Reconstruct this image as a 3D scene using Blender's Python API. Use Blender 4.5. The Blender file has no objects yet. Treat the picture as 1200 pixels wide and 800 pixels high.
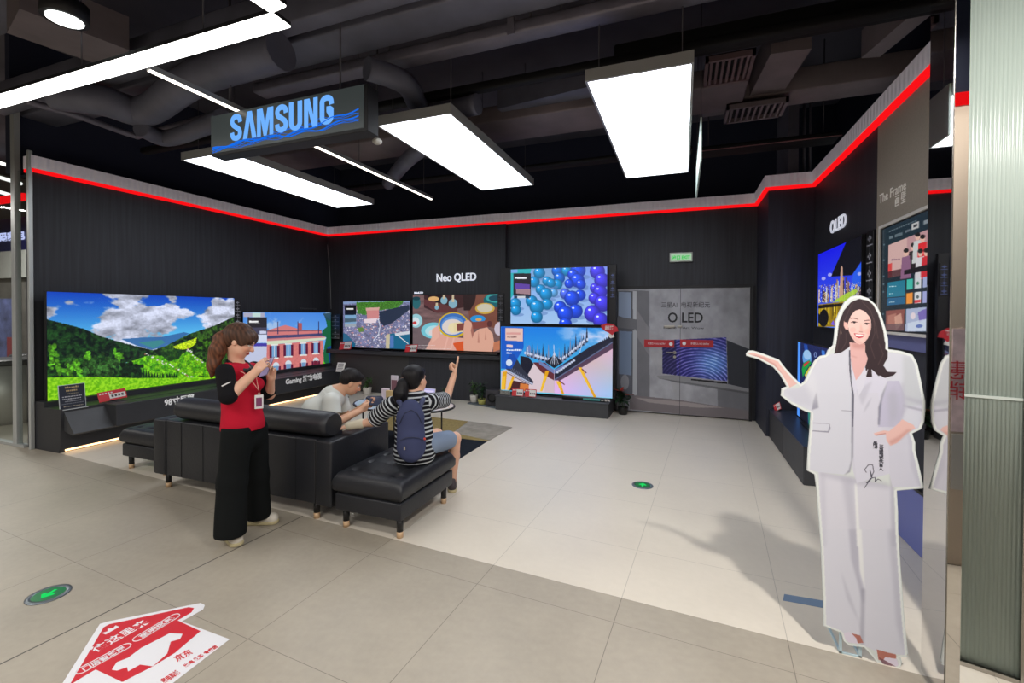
import bpy, bmesh, math, random
import numpy as np
from mathutils import Vector, Matrix
random.seed(7); RNG = np.random.default_rng(7)
SC = bpy.context.scene
COL = SC.collection
PI = math.pi

# ------------------------------------------------------------------ camera calibration (a plain pin-hole, 1200 x 800)
CF, CYAW, CPIT, CROL, CCY, CH = 530.41, math.radians(20.667), math.radians(-.708), math.radians(.243), 373.78, 1.62
_f = Vector((-math.sin(CYAW)*math.cos(CPIT), math.cos(CYAW)*math.cos(CPIT), math.sin(CPIT)))
_r = Vector((math.cos(CYAW), math.sin(CYAW), 0)); _u = _r.cross(_f)
_R = _r*math.cos(CROL)+_u*math.sin(CROL); _U = -_r*math.sin(CROL)+_u*math.cos(CROL)
cam_d = bpy.data.cameras.new('camera'); cam = bpy.data.objects.new('camera', cam_d); COL.objects.link(cam)
cam_d.sensor_width = 36; cam_d.lens = CF/1200*36; cam_d.shift_y = -(400-CCY)/1200; cam_d.clip_start = .05
cam.matrix_world = Matrix(((_R.x, _U.x, -_f.x, 0), (_R.y, _U.y, -_f.y, 0), (_R.z, _U.z, -_f.z, CH), (0, 0, 0, 1)))
SC.camera = cam

def ray(x, y):                                   # survey of the photo: where the sight line of a measured point meets a known wall or floor
    return _R*((x-600)/CF)+_U*(-(y-CCY)/CF)+_f
def WZ(x, y, z=0.):
    d = ray(x, y); t = (z-CH)/d.z; return Vector((d.x*t, d.y*t, z))
def WY(x, y, v):
    d = ray(x, y); t = v/d.y; return Vector((d.x*t, v, CH+d.z*t))
def WX(x, y, v):
    d = ray(x, y); t = v/d.x; return Vector((v, d.y*t, CH+d.z*t))

# ------------------------------------------------------------------ colours and materials
def s2l(c):
    return tuple((v/12.92 if v <= .04045 else ((v+.055)/1.055)**2.4) for v in c)
def C8(r, g, b): return s2l((r/255, g/255, b/255))
def s2l_np(a):
    a = np.clip(a, 0, 1); return np.where(a <= .04045, a/12.92, ((a+.055)/1.055)**2.4)
_M = {}
def mat(name, rgb, rough=.5, metal=0., spec=.5, emit=None, es=0., noise=None, bump=None, alpha=1., trans=0., coat=0.):
    """rgb 0-255 sRGB; noise=(scale, amount) varies the base colour; bump=(scale, strength)"""
    if name in _M: return _M[name]
    m = bpy.data.materials.new(name); m.use_nodes = True; nt = m.node_tree; b = nt.nodes['Principled BSDF']
    c = C8(*rgb); b.inputs['Base Color'].default_value = (*c, 1)
    b.inputs['Roughness'].default_value = rough; b.inputs['Metallic'].default_value = metal
    b.inputs['Specular IOR Level'].default_value = spec; b.inputs['Alpha'].default_value = alpha
    b.inputs['Transmission Weight'].default_value = trans; b.inputs['Coat Weight'].default_value = coat
    if emit: b.inputs['Emission Color'].default_value = (*C8(*emit), 1); b.inputs['Emission Strength'].default_value = es
    tc = nt.nodes.new('ShaderNodeTexCoord')
    if noise:
        n = nt.nodes.new('ShaderNodeTexNoise'); n.inputs['Scale'].default_value = noise[0]; n.inputs['Detail'].default_value = 4
        nt.links.new(tc.outputs['Object'], n.inputs['Vector'])
        r = nt.nodes.new('ShaderNodeMapRange'); r.inputs[1].default_value = .3; r.inputs[2].default_value = .7
        r.inputs[3].default_value = 1-noise[1]; r.inputs[4].default_value = 1+noise[1]
        nt.links.new(n.outputs['Fac'], r.inputs[0])
        x = nt.nodes.new('ShaderNodeMix'); x.data_type = 'RGBA'; x.blend_type = 'MULTIPLY'; x.inputs[0].default_value = 1
        x.inputs[6].default_value = (*c, 1); nt.links.new(r.outputs[0], x.inputs[7]); nt.links.new(x.outputs[2], b.inputs['Base Color'])
    if bump:
        n2 = nt.nodes.new('ShaderNodeTexNoise'); n2.inputs['Scale'].default_value = bump[0]
        nt.links.new(tc.outputs['Object'], n2.inputs['Vector'])
        bp = nt.nodes.new('ShaderNodeBump'); bp.inputs['Strength'].default_value = bump[1]; bp.inputs['Distance'].default_value = .01
        nt.links.new(n2.outputs['Fac'], bp.inputs['Height']); nt.links.new(bp.outputs[0], b.inputs['Normal'])
    _M[name] = m; return m
def emis(name, rgb, s):
    if name in _M: return _M[name]
    m = bpy.data.materials.new(name); m.use_nodes = True; nt = m.node_tree; nt.nodes.remove(nt.nodes['Principled BSDF'])
    e = nt.nodes.new('ShaderNodeEmission'); e.inputs[0].default_value = (*C8(*rgb), 1); e.inputs[1].default_value = s
    nt.links.new(e.outputs[0], nt.nodes['Material Output'].inputs[0]); _M[name] = m; return m
def attr_mat(name, glow=0., rough=.5, spec=.3):
    """colour comes from the mesh's colour attribute 'pic' (a print), or is emitted (a lit screen)"""
    if name in _M: return _M[name]
    m = bpy.data.materials.new(name); m.use_nodes = True; nt = m.node_tree; b = nt.nodes['Principled BSDF']
    a = nt.nodes.new('ShaderNodeAttribute'); a.attribute_name = 'pic'
    if glow:
        b.inputs['Base Color'].default_value = (.01, .01, .01, 1)
        nt.links.new(a.outputs['Color'], b.inputs['Emission Color']); b.inputs['Emission Strength'].default_value = glow
    else: nt.links.new(a.outputs['Color'], b.inputs['Base Color'])
    b.inputs['Roughness'].default_value = rough; b.inputs['Specular IOR Level'].default_value = spec
    _M[name] = m; return m

# ------------------------------------------------------------------ mesh building
class MB:
    def __init__(s): s.bm = bmesh.new()
    def _add(s, vs, fs, smooth=False):
        v = [s.bm.verts.new(p) for p in vs]
        for f in fs:
            try:
                q = s.bm.faces.new([v[i] for i in f]); q.smooth = smooth
            except ValueError: pass
        return v
    def box(s, x0, x1, y0, y1, z0, z1, bev=0, M=None, seg=2):
        b = bmesh.new(); bmesh.ops.create_cube(b, size=1)
        for v in b.verts: v.co = Vector(((x0+x1)/2+v.co.x*(x1-x0), (y0+y1)/2+v.co.y*(y1-y0), (z0+z1)/2+v.co.z*(z1-z0)))
        if bev: 
            r = bmesh.ops.bevel(b, geom=list(b.edges), offset=bev, segments=seg, affect='EDGES', profile=.5)
            for f in b.faces: f.smooth = seg > 1
        return s._merge(b, M)
    def _merge(s, b, M=None):
        if M is not None: bmesh.ops.transform(b, matrix=M, verts=b.verts)
        me = bpy.data.meshes.new('t'); b.to_mesh(me); b.free(); s.bm.from_mesh(me); bpy.data.meshes.remove(me); return s
    def cyl(s, p0, p1, r0, r1=None, n=16, caps=True):
        r1 = r0 if r1 is None else r1; p0 = Vector(p0); p1 = Vector(p1); d = (p1-p0).normalized()
        a = Vector((0, 0, 1)) if abs(d.z) < .9 else Vector((1, 0, 0)); u = d.cross(a).normalized(); w = d.cross(u)
        vs = []
        for p, r in ((p0, r0), (p1, r1)):
            for i in range(n):
                t = 2*PI*i/n; vs.append(p+u*math.cos(t)*r+w*math.sin(t)*r)
        v = s._add(vs, [(i, (i+1) % n, n+(i+1) % n, n+i) for i in range(n)], True)
        if caps:
            try: s.bm.faces.new(v[:n][::-1]); s.bm.faces.new(v[n:])
            except ValueError: pass
        return s
    def tube(s, pts, r, n=10):
        pts = [Vector(p) for p in pts]; rs = r if isinstance(r, (list, tuple)) else [r]*len(pts)
        vs = []; u = None
        for i, p in enumerate(pts):
            d = (pts[min(i+1, len(pts)-1)]-pts[max(i-1, 0)]).normalized()
            if u is None:
                a = Vector((0, 0, 1)) if abs(d.z) < .9 else Vector((1, 0, 0)); u = d.cross(a).normalized()
            else: u = (u-d*u.dot(d)).normalized()
            w = d.cross(u)
            for k in range(n):
                t = 2*PI*k/n; vs.append(p+u*math.cos(t)*rs[i]+w*math.sin(t)*rs[i])
        fs = [(i*n+k, i*n+(k+1) % n, (i+1)*n+(k+1) % n, (i+1)*n+k) for i in range(len(pts)-1) for k in range(n)]
        v = s._add(vs, fs, True)
        try: s.bm.faces.new(v[:n][::-1]); s.bm.faces.new(v[-n:])
        except ValueError: pass
        return s
    def lathe(s, prof, c=(0, 0, 0), n=24):
        vs = []; c = Vector(c)
        for r, z in prof:
            for k in range(n):
                t = 2*PI*k/n; vs.append(c+Vector((r*math.cos(t), r*math.sin(t), z)))
        fs = [(i*n+k, i*n+(k+1) % n, (i+1)*n+(k+1) % n, (i+1)*n+k) for i in range(len(prof)-1) for k in range(n)]
        v = s._add(vs, fs, True)
        for q in (v[:n][::-1], v[-n:]):
            try: s.bm.faces.new(q)
            except ValueError: pass
        return s
    def prism(s, pts, off):
        """pts: closed outline of 3-D points in one plane; off: extrusion vector"""
        n = len(pts); off = Vector(off); vs = [Vector(p) for p in pts]+[Vector(p)+off for p in pts]
        v = s._add(vs, [(i, (i+1) % n, n+(i+1) % n, n+i) for i in range(n)])
        s.bm.faces.new(v[:n][::-1]); s.bm.faces.new(v[n:]); return s
    def quad(s, *p): s._add(p, [tuple(range(len(p)))]); return s
    def ball(s, c, r, n=16, sc=(1, 1, 1)):
        b = bmesh.new(); bmesh.ops.create_uvsphere(b, u_segments=n, v_segments=max(6, n//2), radius=r)
        for v in b.verts: v.co = Vector((v.co.x*sc[0], v.co.y*sc[1], v.co.z*sc[2]))+Vector(c)
        for f in b.faces: f.smooth = True
        return s._merge(b)
    def build(s, name, m, parent=None, loc=None):
        bmesh.ops.recalc_face_normals(s.bm, faces=s.bm.faces)
        me = bpy.data.meshes.new(name); s.bm.to_mesh(me); s.bm.free()
        return link(name, me, m, parent, loc)
def link(name, me, m, parent=None, loc=None):
    o = bpy.data.objects.new(name, me); COL.objects.link(o)
    for q in (m if isinstance(m, (list, tuple)) else [m]): me.materials.append(q)
    if parent is not None:
        o.parent = parent
        o.matrix_parent_inverse = world_of(parent).inverted()
    if loc is not None: o.location = loc
    return o
def world_of(o):
    w = o.matrix_basis.copy() if o.parent is None else world_of(o.parent)@o.matrix_parent_inverse@o.matrix_basis
    return w
def tag(o, label, cat, group=None, kind=None):
    o['label'] = label; o['category'] = cat
    if group: o['group'] = group
    if kind: o['kind'] = kind
    return o
def thing(name, label, cat, loc=(0, 0, 0), group=None):
    """an Empty at the thing's base; parts are built in world coordinates and parented to it"""
    o = bpy.data.objects.new(name, None); COL.objects.link(o); o.location = loc; o.empty_display_size = .1
    return tag(o, label, cat, group)
def struct(name, mb, m):
    o = mb.build(name, m); o['kind'] = 'structure'; return o
def dup(root, delta, label=None, name=None):
    """a copy of a thing, its parts and their sub-parts, moved by delta"""
    def cp(o, par):
        c = o.copy(); COL.objects.link(c)
        if par is not None: c.parent = par
        for ch in o.children: cp(ch, c)
        return c
    r = cp(root, None); r.location = Vector(root.location)+Vector(delta)
    if label: r['label'] = label
    return r

def text_mesh(body, size, M, name, m, parent, ext=.004, bold=0., width=None, font_scale_x=1., align='CENTER', spacing=1.):
    """lettering as a thin solid mesh; M maps text plane (x right, y up, z out) to the world"""
    cu = bpy.data.curves.new(name, 'FONT'); cu.body = body; cu.size = size; cu.extrude = ext; cu.offset = bold
    cu.align_x = align; cu.align_y = 'CENTER'; cu.space_character = spacing; cu.resolution_u = 3
    o = bpy.data.objects.new(name, cu); COL.objects.link(o)
    dg = bpy.context.evaluated_depsgraph_get(); dg.update()
    me = bpy.data.meshes.new_from_object(o.evaluated_get(dg)); bpy.data.objects.remove(o); bpy.data.curves.remove(cu)
    n = len(me.vertices); co = np.empty(n*3); me.vertices.foreach_get('co', co); co = co.reshape(-1, 3)
    if n:
        w = co[:, 0].max()-co[:, 0].min()
        if width: co[:, 0] *= width/w
        co[:, 0] *= font_scale_x
        if align == 'CENTER': co[:, 0] -= (co[:, 0].max()+co[:, 0].min())/2
        co[:, 1] -= (co[:, 1].max()+co[:, 1].min())/2
        Mn = np.array(M); co = co@Mn[:3, :3].T+Mn[:3, 3]
        me.vertices.foreach_set('co', co.ravel())
    me.update(); return link(name, me, m, parent)
def frame_M(o, right, up):
    r = Vector(right).normalized(); u = Vector(up).normalized(); n = r.cross(u); o = Vector(o)
    return Matrix(((r.x, u.x, n.x, o.x), (r.y, u.y, n.y, o.y), (r.z, u.z, n.z, o.z), (0, 0, 0, 1)))
# ------------------------------------------------------------------ the shell
XL, XJ, XR, YB, YJ, YF = -7.18, 1.05, 1.58, 7.75, 6.83, 3.0       # left wall, jog, right wall, back wall, jog face, front of the left wall
XM = 1.035                                                          # mirror face of the column
TH = math.radians(-3.42); OX, OY = 1.09, 2.54                       # threshold between mall tiles and showroom tiles
def UV(u, v, z=0): return Vector((OX+u*math.cos(TH)-v*math.sin(TH), OY+u*math.sin(TH)+v*math.cos(TH), z))

def floor_mat(name, rgb, v0, dv, var, rough, strong):
    m = bpy.data.materials.new(name); m.use_nodes = True; nt = m.node_tree; N = nt.nodes; L = nt.links; b = N['Principled BSDF']
    tc = N.new('ShaderNodeTexCoord'); mp = N.new('ShaderNodeMapping'); mp.vector_type = 'TEXTURE'
    mp.inputs['Location'].default_value = (OX, OY, 0); mp.inputs['Rotation'].default_value = (0, 0, TH)
    L.new(tc.outputs['Object'], mp.inputs[0]); sp = N.new('ShaderNodeSeparateXYZ'); L.new(mp.outputs[0], sp.inputs[0])
    def M(op, a, b2=None, c=None):
        n = N.new('ShaderNodeMath'); n.operation = op
        for i, q in enumerate((a, b2, c)):
            if q is None: continue
            if isinstance(q, (int, float)): n.inputs[i].default_value = q
            else: L.new(q, n.inputs[i])
        return n.outputs[0]
    u, v = sp.outputs[0], sp.outputs[1]
    def seam(x, x0, d, w):
        f = M('FRACT', M('DIVIDE', M('SUBTRACT', x, x0), d)); e = M('MULTIPLY', M('MINIMUM', f, M('SUBTRACT', 1., f)), d)
        return M('LESS_THAN', e, w/2)
    left = M('LESS_THAN', u, -3.918)
    su = M('MULTIPLY', seam(u, -.59, .815, .0035), M('GREATER_THAN', u, -3.5) if strong else 1.); su2 = seam(u, -4.70, .815, .0035)
    sv = seam(v, v0, dv, .0030); sv2 = seam(v, v0-.04, dv*.95, .003)
    if strong:
        seams = M('MAXIMUM', M('ADD', M('MULTIPLY', su, M('SUBTRACT', 1., left)), M('MULTIPLY', su2, left)), M('ADD', M('MULTIPLY', sv, M('SUBTRACT', 1., left)), M('MULTIPLY', sv2, left)))
        joint = M('LESS_THAN', M('ABSOLUTE', M('ADD', u, 3.918)), .005)
        seams = M('MAXIMUM', M('MULTIPLY', seams, .55), M('MULTIPLY', joint, .85))
    else: seams = M('MULTIPLY', M('MAXIMUM', su, sv), .35)
    n = N.new('ShaderNodeTexNoise'); n.inputs['Scale'].default_value = 1.6; n.inputs['Detail'].default_value = 8; n.inputs['Roughness'].default_value = .62
    L.new(mp.outputs[0], n.inputs['Vector'])
    n2 = N.new('ShaderNodeTexNoise'); n2.inputs['Scale'].default_value = 26; n2.inputs['Detail'].default_value = 3; L.new(mp.outputs[0], n2.inputs['Vector'])
    f = M('ADD', M('MULTIPLY', M('SUBTRACT', n.outputs['Fac'], .5), var), M('MULTIPLY', M('SUBTRACT', n2.outputs['Fac'], .5), var*.35)); f = M('ADD', f, 1.)
    f = M('MULTIPLY', f, M('SUBTRACT', 1., seams))
    x = N.new('ShaderNodeVectorMath'); x.operation = 'SCALE'; x.inputs[0].default_value = C8(*rgb); L.new(f, x.inputs['Scale']); L.new(x.outputs[0], b.inputs['Base Color'])
    r = M('ADD', M('MULTIPLY', n.outputs['Fac'], .16), rough-.08); L.new(r, b.inputs['Roughness']); b.inputs['Specular IOR Level'].default_value = .5
    return m
m_mall = floor_mat('mall_tile', (161, 153, 139), -.225, .875, .52, .42, True)
m_store = floor_mat('showroom_tile', (212, 204, 190), .57, .80, .2, .34, False)
# showroom floor: between the threshold and the walls; mall floor: everything else
c = [UV(-8.37, 0), UV(.02, 0), Vector((XR+.35, 2.52, 0)), Vector((XR+.35, YB+.2, 0)), Vector((XL-.12, YB+.2, 0))]
struct('floor', MB().prism([Vector((p.x, p.y, -.02)) for p in c], (0, 0, .02)), m_store)
c2 = [Vector((-16, -9, 0)), Vector((9, -9, 0)), Vector((9, 2.52, 0)), Vector((XR+.35, 2.52, 0)), UV(.02, 0), UV(-8.37, 0), Vector((XL-.12, 12, 0)), Vector((-16, 12, 0))]
struct('floor', MB().prism([Vector((p.x, p.y, -.02)) for p in c2], (0, 0, .0195)), m_mall)

def wood_black(name, rgb, axis='z'):
    m = mat(name, rgb, .55, 0, .35); nt = m.node_tree; b = nt.nodes['Principled BSDF']
    tc = nt.nodes.new('ShaderNodeTexCoord'); mp = nt.nodes.new('ShaderNodeMapping'); mp.inputs['Scale'].default_value = (14, 14, .5)
    n = nt.nodes.new('ShaderNodeTexNoise'); n.inputs['Scale'].default_value = 2.2; n.inputs['Detail'].default_value = 5
    nt.links.new(tc.outputs['Object'], mp.inputs[0]); nt.links.new(mp.outputs[0], n.inputs['Vector'])
    r = nt.nodes.new('ShaderNodeMapRange'); r.inputs[1].default_value = .3; r.inputs[2].default_value = .7; r.inputs[3].default_value = .75; r.inputs[4].default_value = 1.25
    nt.links.new(n.outputs['Fac'], r.inputs[0])
    x = nt.nodes.new('ShaderNodeVectorMath'); x.operation = 'SCALE'; x.inputs[0].default_value = C8(*rgb); nt.links.new(r.outputs[0], x.inputs['Scale']); nt.links.new(x.outputs[0], b.inputs['Base Color'])
    return m
m_wall = wood_black('black_wood_panel', (46, 47, 53))
m_wall2 = wood_black('blue_black_panel', (42, 44, 56))
m_dark = mat('ceiling_black', (84, 82, 92), .7, 0, .3, noise=(1.2, .25))
m_dark2 = mat('upper_black', (50, 54, 72), .8, 0, .2)
ZT0, ZT1, ZC = 3.27, 3.45, 5.0
struct('wall_left', MB().box(XL-.12, XL, YF, YB+.12, 0, ZT1), m_wall)
struct('wall_back', MB().box(XL, XJ+.02, YB, YB+.12, 0, ZT1), m_wall)
struct('wall_jog', MB().box(XJ, XR+.2, YJ, YB+.12, 0, ZT1), m_wall2)
struct('wall_right', MB().box(XR, XR+.14, 2.9, YJ, 0, ZT1), m_wall)
# dark void above the walls
struct('wall_upper_back', MB().box(-16, 4, YB+.9, YB+1.0, 3.3, ZC), m_dark2)
struct('wall_upper_left', MB().box(XL-.55, XL-.45, YF, YB+1, 3.3, ZC), m_dark2)
struct('wall_upper_right', MB().box(XR+.7, XR+.8, 2.9, YB+1, 3.3, ZC), m_dark2)
struct('ceiling', MB().box(-16, 9, -9, 12, ZC, ZC+.1), m_dark)
# ribbed light-grey cove band with the red glowing line under it
m_rib = mat('ribbed_band_added_glow', (236, 230, 236), .45, 0, .4, emit=(196, 188, 200), es=.10)  # faint emission added because the lamps leave the band too dark
nt = m_rib.node_tree; tc = nt.nodes.new('ShaderNodeTexCoord'); w = nt.nodes.new('ShaderNodeTexWave'); w.inputs['Scale'].default_value = 5.2; w.bands_direction = 'DIAGONAL'
mp = nt.nodes.new('ShaderNodeMapping'); mp.inputs['Scale'].default_value = (1.7, 1.7, 0); nt.links.new(tc.outputs['Object'], mp.inputs[0]); nt.links.new(mp.outputs[0], w.inputs[0])
bp = nt.nodes.new('ShaderNodeBump'); bp.inputs['Strength'].default_value = .6; bp.inputs['Distance'].default_value = .015
nt.links.new(w.outputs['Fac'], bp.inputs['Height']); nt.links.new(bp.outputs[0], nt.nodes['Principled BSDF'].inputs['Normal'])
m_red = emis('red_led_line', (250, 18, 24), 1.0)
T = .05
path = [Vector((XL-.12, YF-.02)), Vector((XL+T, YF-.02)), Vector((XL+T, YB-T)), Vector((XJ-T, YB-T)), Vector((XJ-T, YJ-T)), Vector((XR-T, YJ-T)), Vector((XR-T, 2.75))]
def band(p, q, z0, z1, o0, o1, mb):
    d = (q-p).normalized(); n = Vector((d.y, -d.x))                 # n points into the room
    A, B = p+n*0, q+n*0
    mb.prism([Vector((*(p+n*o0), z0)), Vector((*(q+n*o0), z0)), Vector((*(q+n*o1), z0)), Vector((*(p+n*o1), z0))], (0, 0, z1-z0))
def offs(path, o):
    out = []
    for i, p in enumerate(path):
        ds = []
        if i > 0: d = (path[i]-path[i-1]).normalized(); ds.append(Vector((d.y, -d.x)))
        if i < len(path)-1: d = (path[i+1]-path[i]).normalized(); ds.append(Vector((d.y, -d.x)))
        n = ds[0] if len(ds) == 1 else (ds[0]+ds[1])
        out.append(p+n*o)
    return out
def ribbon(path, o0, o1, z0, z1, k0=0, k1=None):
    A = offs(path, o0)[k0:k1]; B = offs(path, o1)[k0:k1]; n = len(A); mb = MB()
    vs = [Vector((*p, z0)) for p in A]+[Vector((*p, z0)) for p in B]+[Vector((*p, z1)) for p in A]+[Vector((*p, z1)) for p in B]
    fs = []
    for i in range(n-1):
        fs += [(i, i+1, n+i+1, n+i), (2*n+i, 2*n+i+1, 3*n+i+1, 3*n+i), (i, i+1, 2*n+i+1, 2*n+i), (n+i, n+i+1, 3*n+i+1, 3*n+i)]
    fs += [(0, n, 3*n, 2*n), (n-1, 2*n-1, 4*n-1, 3*n-1)]
    mb._add(vs, fs); return mb
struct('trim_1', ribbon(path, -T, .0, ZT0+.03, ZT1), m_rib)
struct('trim_2', ribbon(path, -T, -.005, ZT0-.008, ZT0+.03), m_red)
# frosted, fluted glass beside the column, and the clear glazing at the far left
m_frost = mat('fluted_frosted_glass', (174, 188, 180), .3, 0, .6, trans=.12, alpha=1)
g0, g1 = WZ(1122, 775), WZ(1280, 828)
def fluted(p, q, z0, z1, pitch, amp, th):
    d = (q-p); Ln = d.length; d.normalize(); n = Vector((d.y, -d.x, 0)); k = int(Ln/pitch*6); mb = MB(); vs = []; fs = []
    for i in range(k+1):
        s = Ln*i/k; a = amp*abs(math.sin(PI*s/pitch))
        for o, z in ((n*a, z0), (n*a, z1), (-n*th, z0), (-n*th, z1)): vs.append(p+d*s+o+Vector((0, 0, z)))
    for i in range(k):
        a, b = 4*i, 4*i+4
        fs += [(a, b, b+1, a+1), (a+2, a+3, b+3, b+2), (a+1, b+1, b+3, a+3), (a, a+2, b+2, b)]
    mb._add(vs, fs, True); return mb
struct('window_1', fluted(g0, g1, 0.0, 4.2, .014, .0025, .008), m_frost)
m_alu = mat('brushed_aluminium', (186, 190, 190), .35, .35, .5)
m_glass = bpy.data.materials.new('clear_glass'); m_glass.use_nodes = True; nt = m_glass.node_tree; nt.nodes.remove(nt.nodes['Principled BSDF'])
tr_, gl_, mx_, fr_ = (nt.nodes.new(k) for k in ('ShaderNodeBsdfTransparent', 'ShaderNodeBsdfGlossy', 'ShaderNodeMixShader', 'ShaderNodeFresnel'))
tr_.inputs[0].default_value = (.93, .96, .95, 1); gl_.inputs['Roughness'].default_value = .02; mx_.inputs[0].default_value = .06; nt.nodes.remove(fr_)
nt.links.new(tr_.outputs[0], mx_.inputs[1]); nt.links.new(gl_.outputs[0], mx_.inputs[2]); nt.links.new(mx_.outputs[0], nt.nodes['Material Output'].inputs[0])
# ------------------------------------------------------------------ ceiling lamps
m_panel_l = emis('panel_diffuser_light', (236, 242, 250), 8.0)
m_line_l = emis('linear_lamp_light', (255, 254, 248), 5.0)
m_track_l = emis('track_lamp_light', (255, 246, 232), 4.0)
m_grey_al = mat('grey_lamp_frame', (176, 178, 178), .4, .3, .5)
m_box0 = mat('lamp_housing_black', (28, 28, 32), .5)
m_wire = mat('hanging_wire', (84, 82, 88), .5, .4, .5)
LP = [((-5.50, -4.74, 3.60, 6.15), 'leftmost of the three big glowing ceiling panels, running behind the blue logo sign'),
      ((-2.735, -1.94, 3.58, 5.98), 'middle one of the three big glowing ceiling panels'),
      ((-.715, .06, 3.455, 6.10), 'rightmost and steepest looking of the three big glowing ceiling panels')]
for (x0, x1, y0, y1), lb in LP:
    t = thing('ceiling_light_panel', lb, 'ceiling light', ((x0+x1)/2, (y0+y1)/2, 3.4), 'glowing rectangular ceiling panels')
    z0, z1, e = 3.395, 3.485, .018; mb = MB()
    mb.box(x0, x1, y0, y0+e, z0, z1).box(x0, x1, y1-e, y1, z0, z1).box(x0, x0+e, y0+e, y1-e, z0, z1).box(x1-e, x1, y0+e, y1-e, z0, z1)
    mb.box(x0+e, x1-e, y0+e, y1-e, z1-.02, z1)
    mb.build('frame', m_grey_al, t)
    MB().box(x0+e, x1-e, y0+e, y1-e, z0+.006, z0+.012).build('diffuser', m_panel_l, t)
    for sx in (x0+.08, x1-.08):
        for sy in (y0+.15, y1-.15): MB().cyl((sx, sy, z1-.01), (sx, sy, ZC), .004, n=6).build('hanging_wire', m_wire, t)
# wide linear lamp over the threshold, and the one meeting it at the corner
t = thing('linear_lamp', 'long wide white linear lamp running along the shop front from the left edge', 'linear lamp', (-4.6, 2.1, 3.4), 'wide white linear lamps')
a0, a1, b0, b1 = WZ(-60, 130.5, 3.4), WZ(-60, 143, 3.4), WZ(322, 18, 3.4), WZ(337, 30, 3.4)
def bar(mb, p, q, w, z0, z1, e=0):
    p = Vector((p.x, p.y, 0)); q = Vector((q.x, q.y, 0)); d = (q-p).normalized(); n = Vector((-d.y, d.x, 0))*w/2
    mb.prism([p+n+Vector((0, 0, z0)), p-n+Vector((0, 0, z0)), q-n+Vector((0, 0, z0)), q+n+Vector((0, 0, z0))], (0, 0, z1-z0)); return mb
P, Q = WZ(-60, 137, 3.4), WZ(330, 24.5, 3.4)
bar(MB(), P, Q, .135, 3.4, 3.41).build('diffuser', m_line_l, t); bar(MB(), P, Q, .14, 3.41, 3.435).build('housing', m_box0, t)
for k in (.2, .5, .83):
    m = P.lerp(Q, k); MB().cyl((m.x, m.y, 3.43), (m.x, m.y, ZC), .005, n=6).build('hanging_wire', m_wire, t)
t = thing('linear_lamp', 'short piece of wide white linear lamp cut off by the top edge of the picture', 'linear lamp', (-2.3, 1.9, 3.4), 'wide white linear lamps')
P2, Q2 = WZ(337, 19, 3.4), WZ(275, -22, 3.4)
d = (Q2-P2).normalized(); P2 = P2+d*.06; Q2 = P2+d*1.0
bar(MB(), P2, Q2, .13, 3.4, 3.41).build('diffuser', m_line_l, t); bar(MB(), P2, Q2, .14, 3.41, 3.435).build('housing', m_box0, t)
MB().cyl((*(P2.lerp(Q2, .6).xy), 3.43), (*(P2.lerp(Q2, .6).xy), ZC), .005, n=6).build('hanging_wire', m_wire, t)
t = thing('track_lamp', 'thin warm white lamp line running back behind the blue logo sign', 'linear lamp', (-3.77, 4.2, 3.4))
MB().box(-3.788, -3.752, 2.24, 6.33, 3.43, 3.438).build('diffuser', m_track_l, t); MB().box(-3.792, -3.748, 2.235, 6.335, 3.438, 3.48).build('housing', m_grey_al, t)
for y in (2.9, 4.6, 6.1): MB().cyl((-3.77, y, 3.47), (-3.77, y, ZC), .004, n=6).build('hanging_wire', m_wire, t)
# the lit logo sign
t = thing('hanging_sign', 'hanging dark box sign with a glowing blue brand name and blue wave', 'sign', (-3.17, 2.98, 3.03))
m_sign = mat('dark_sign_face', (62, 66, 66), .35, 0, .5); m_box = mat('sign_box_black', (33, 33, 37), .5, 0, .4)
MB().box(-4.03, -2.30, 2.905, 3.04, 3.035, 3.40, bev=.004, seg=1).build('box', m_box, t)
MB().box(-4.025, -2.335, 2.90, 2.906, 3.06, 3.395).build('display_face', mat('sign_display', (40, 44, 44), .3, 0, .5, emit=(62, 68, 68), es=.6), t)
m_blue = emis('sign_blue_letters', (112, 178, 255), 1.0)
def stroke(cl, w):
    L, R_ = [], []
    for i, p in enumerate(cl):
        a = Vector(cl[max(i-1, 0)]); b = Vector(cl[min(i+1, len(cl)-1)]); d = (b-a).normalized(); n = Vector((-d.y, d.x))*w/2; L.append(Vector(p)+n); R_.append(Vector(p)-n)
    return [tuple(q) for q in L]+[tuple(q) for q in reversed(R_)]
def arc(cx, cy, rx, ry, a0, a1, n=8): return [(cx+rx*math.cos(math.radians(a0+(a1-a0)*i/n)), cy+ry*math.sin(math.radians(a0+(a1-a0)*i/n))) for i in range(n+1)]
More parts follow.
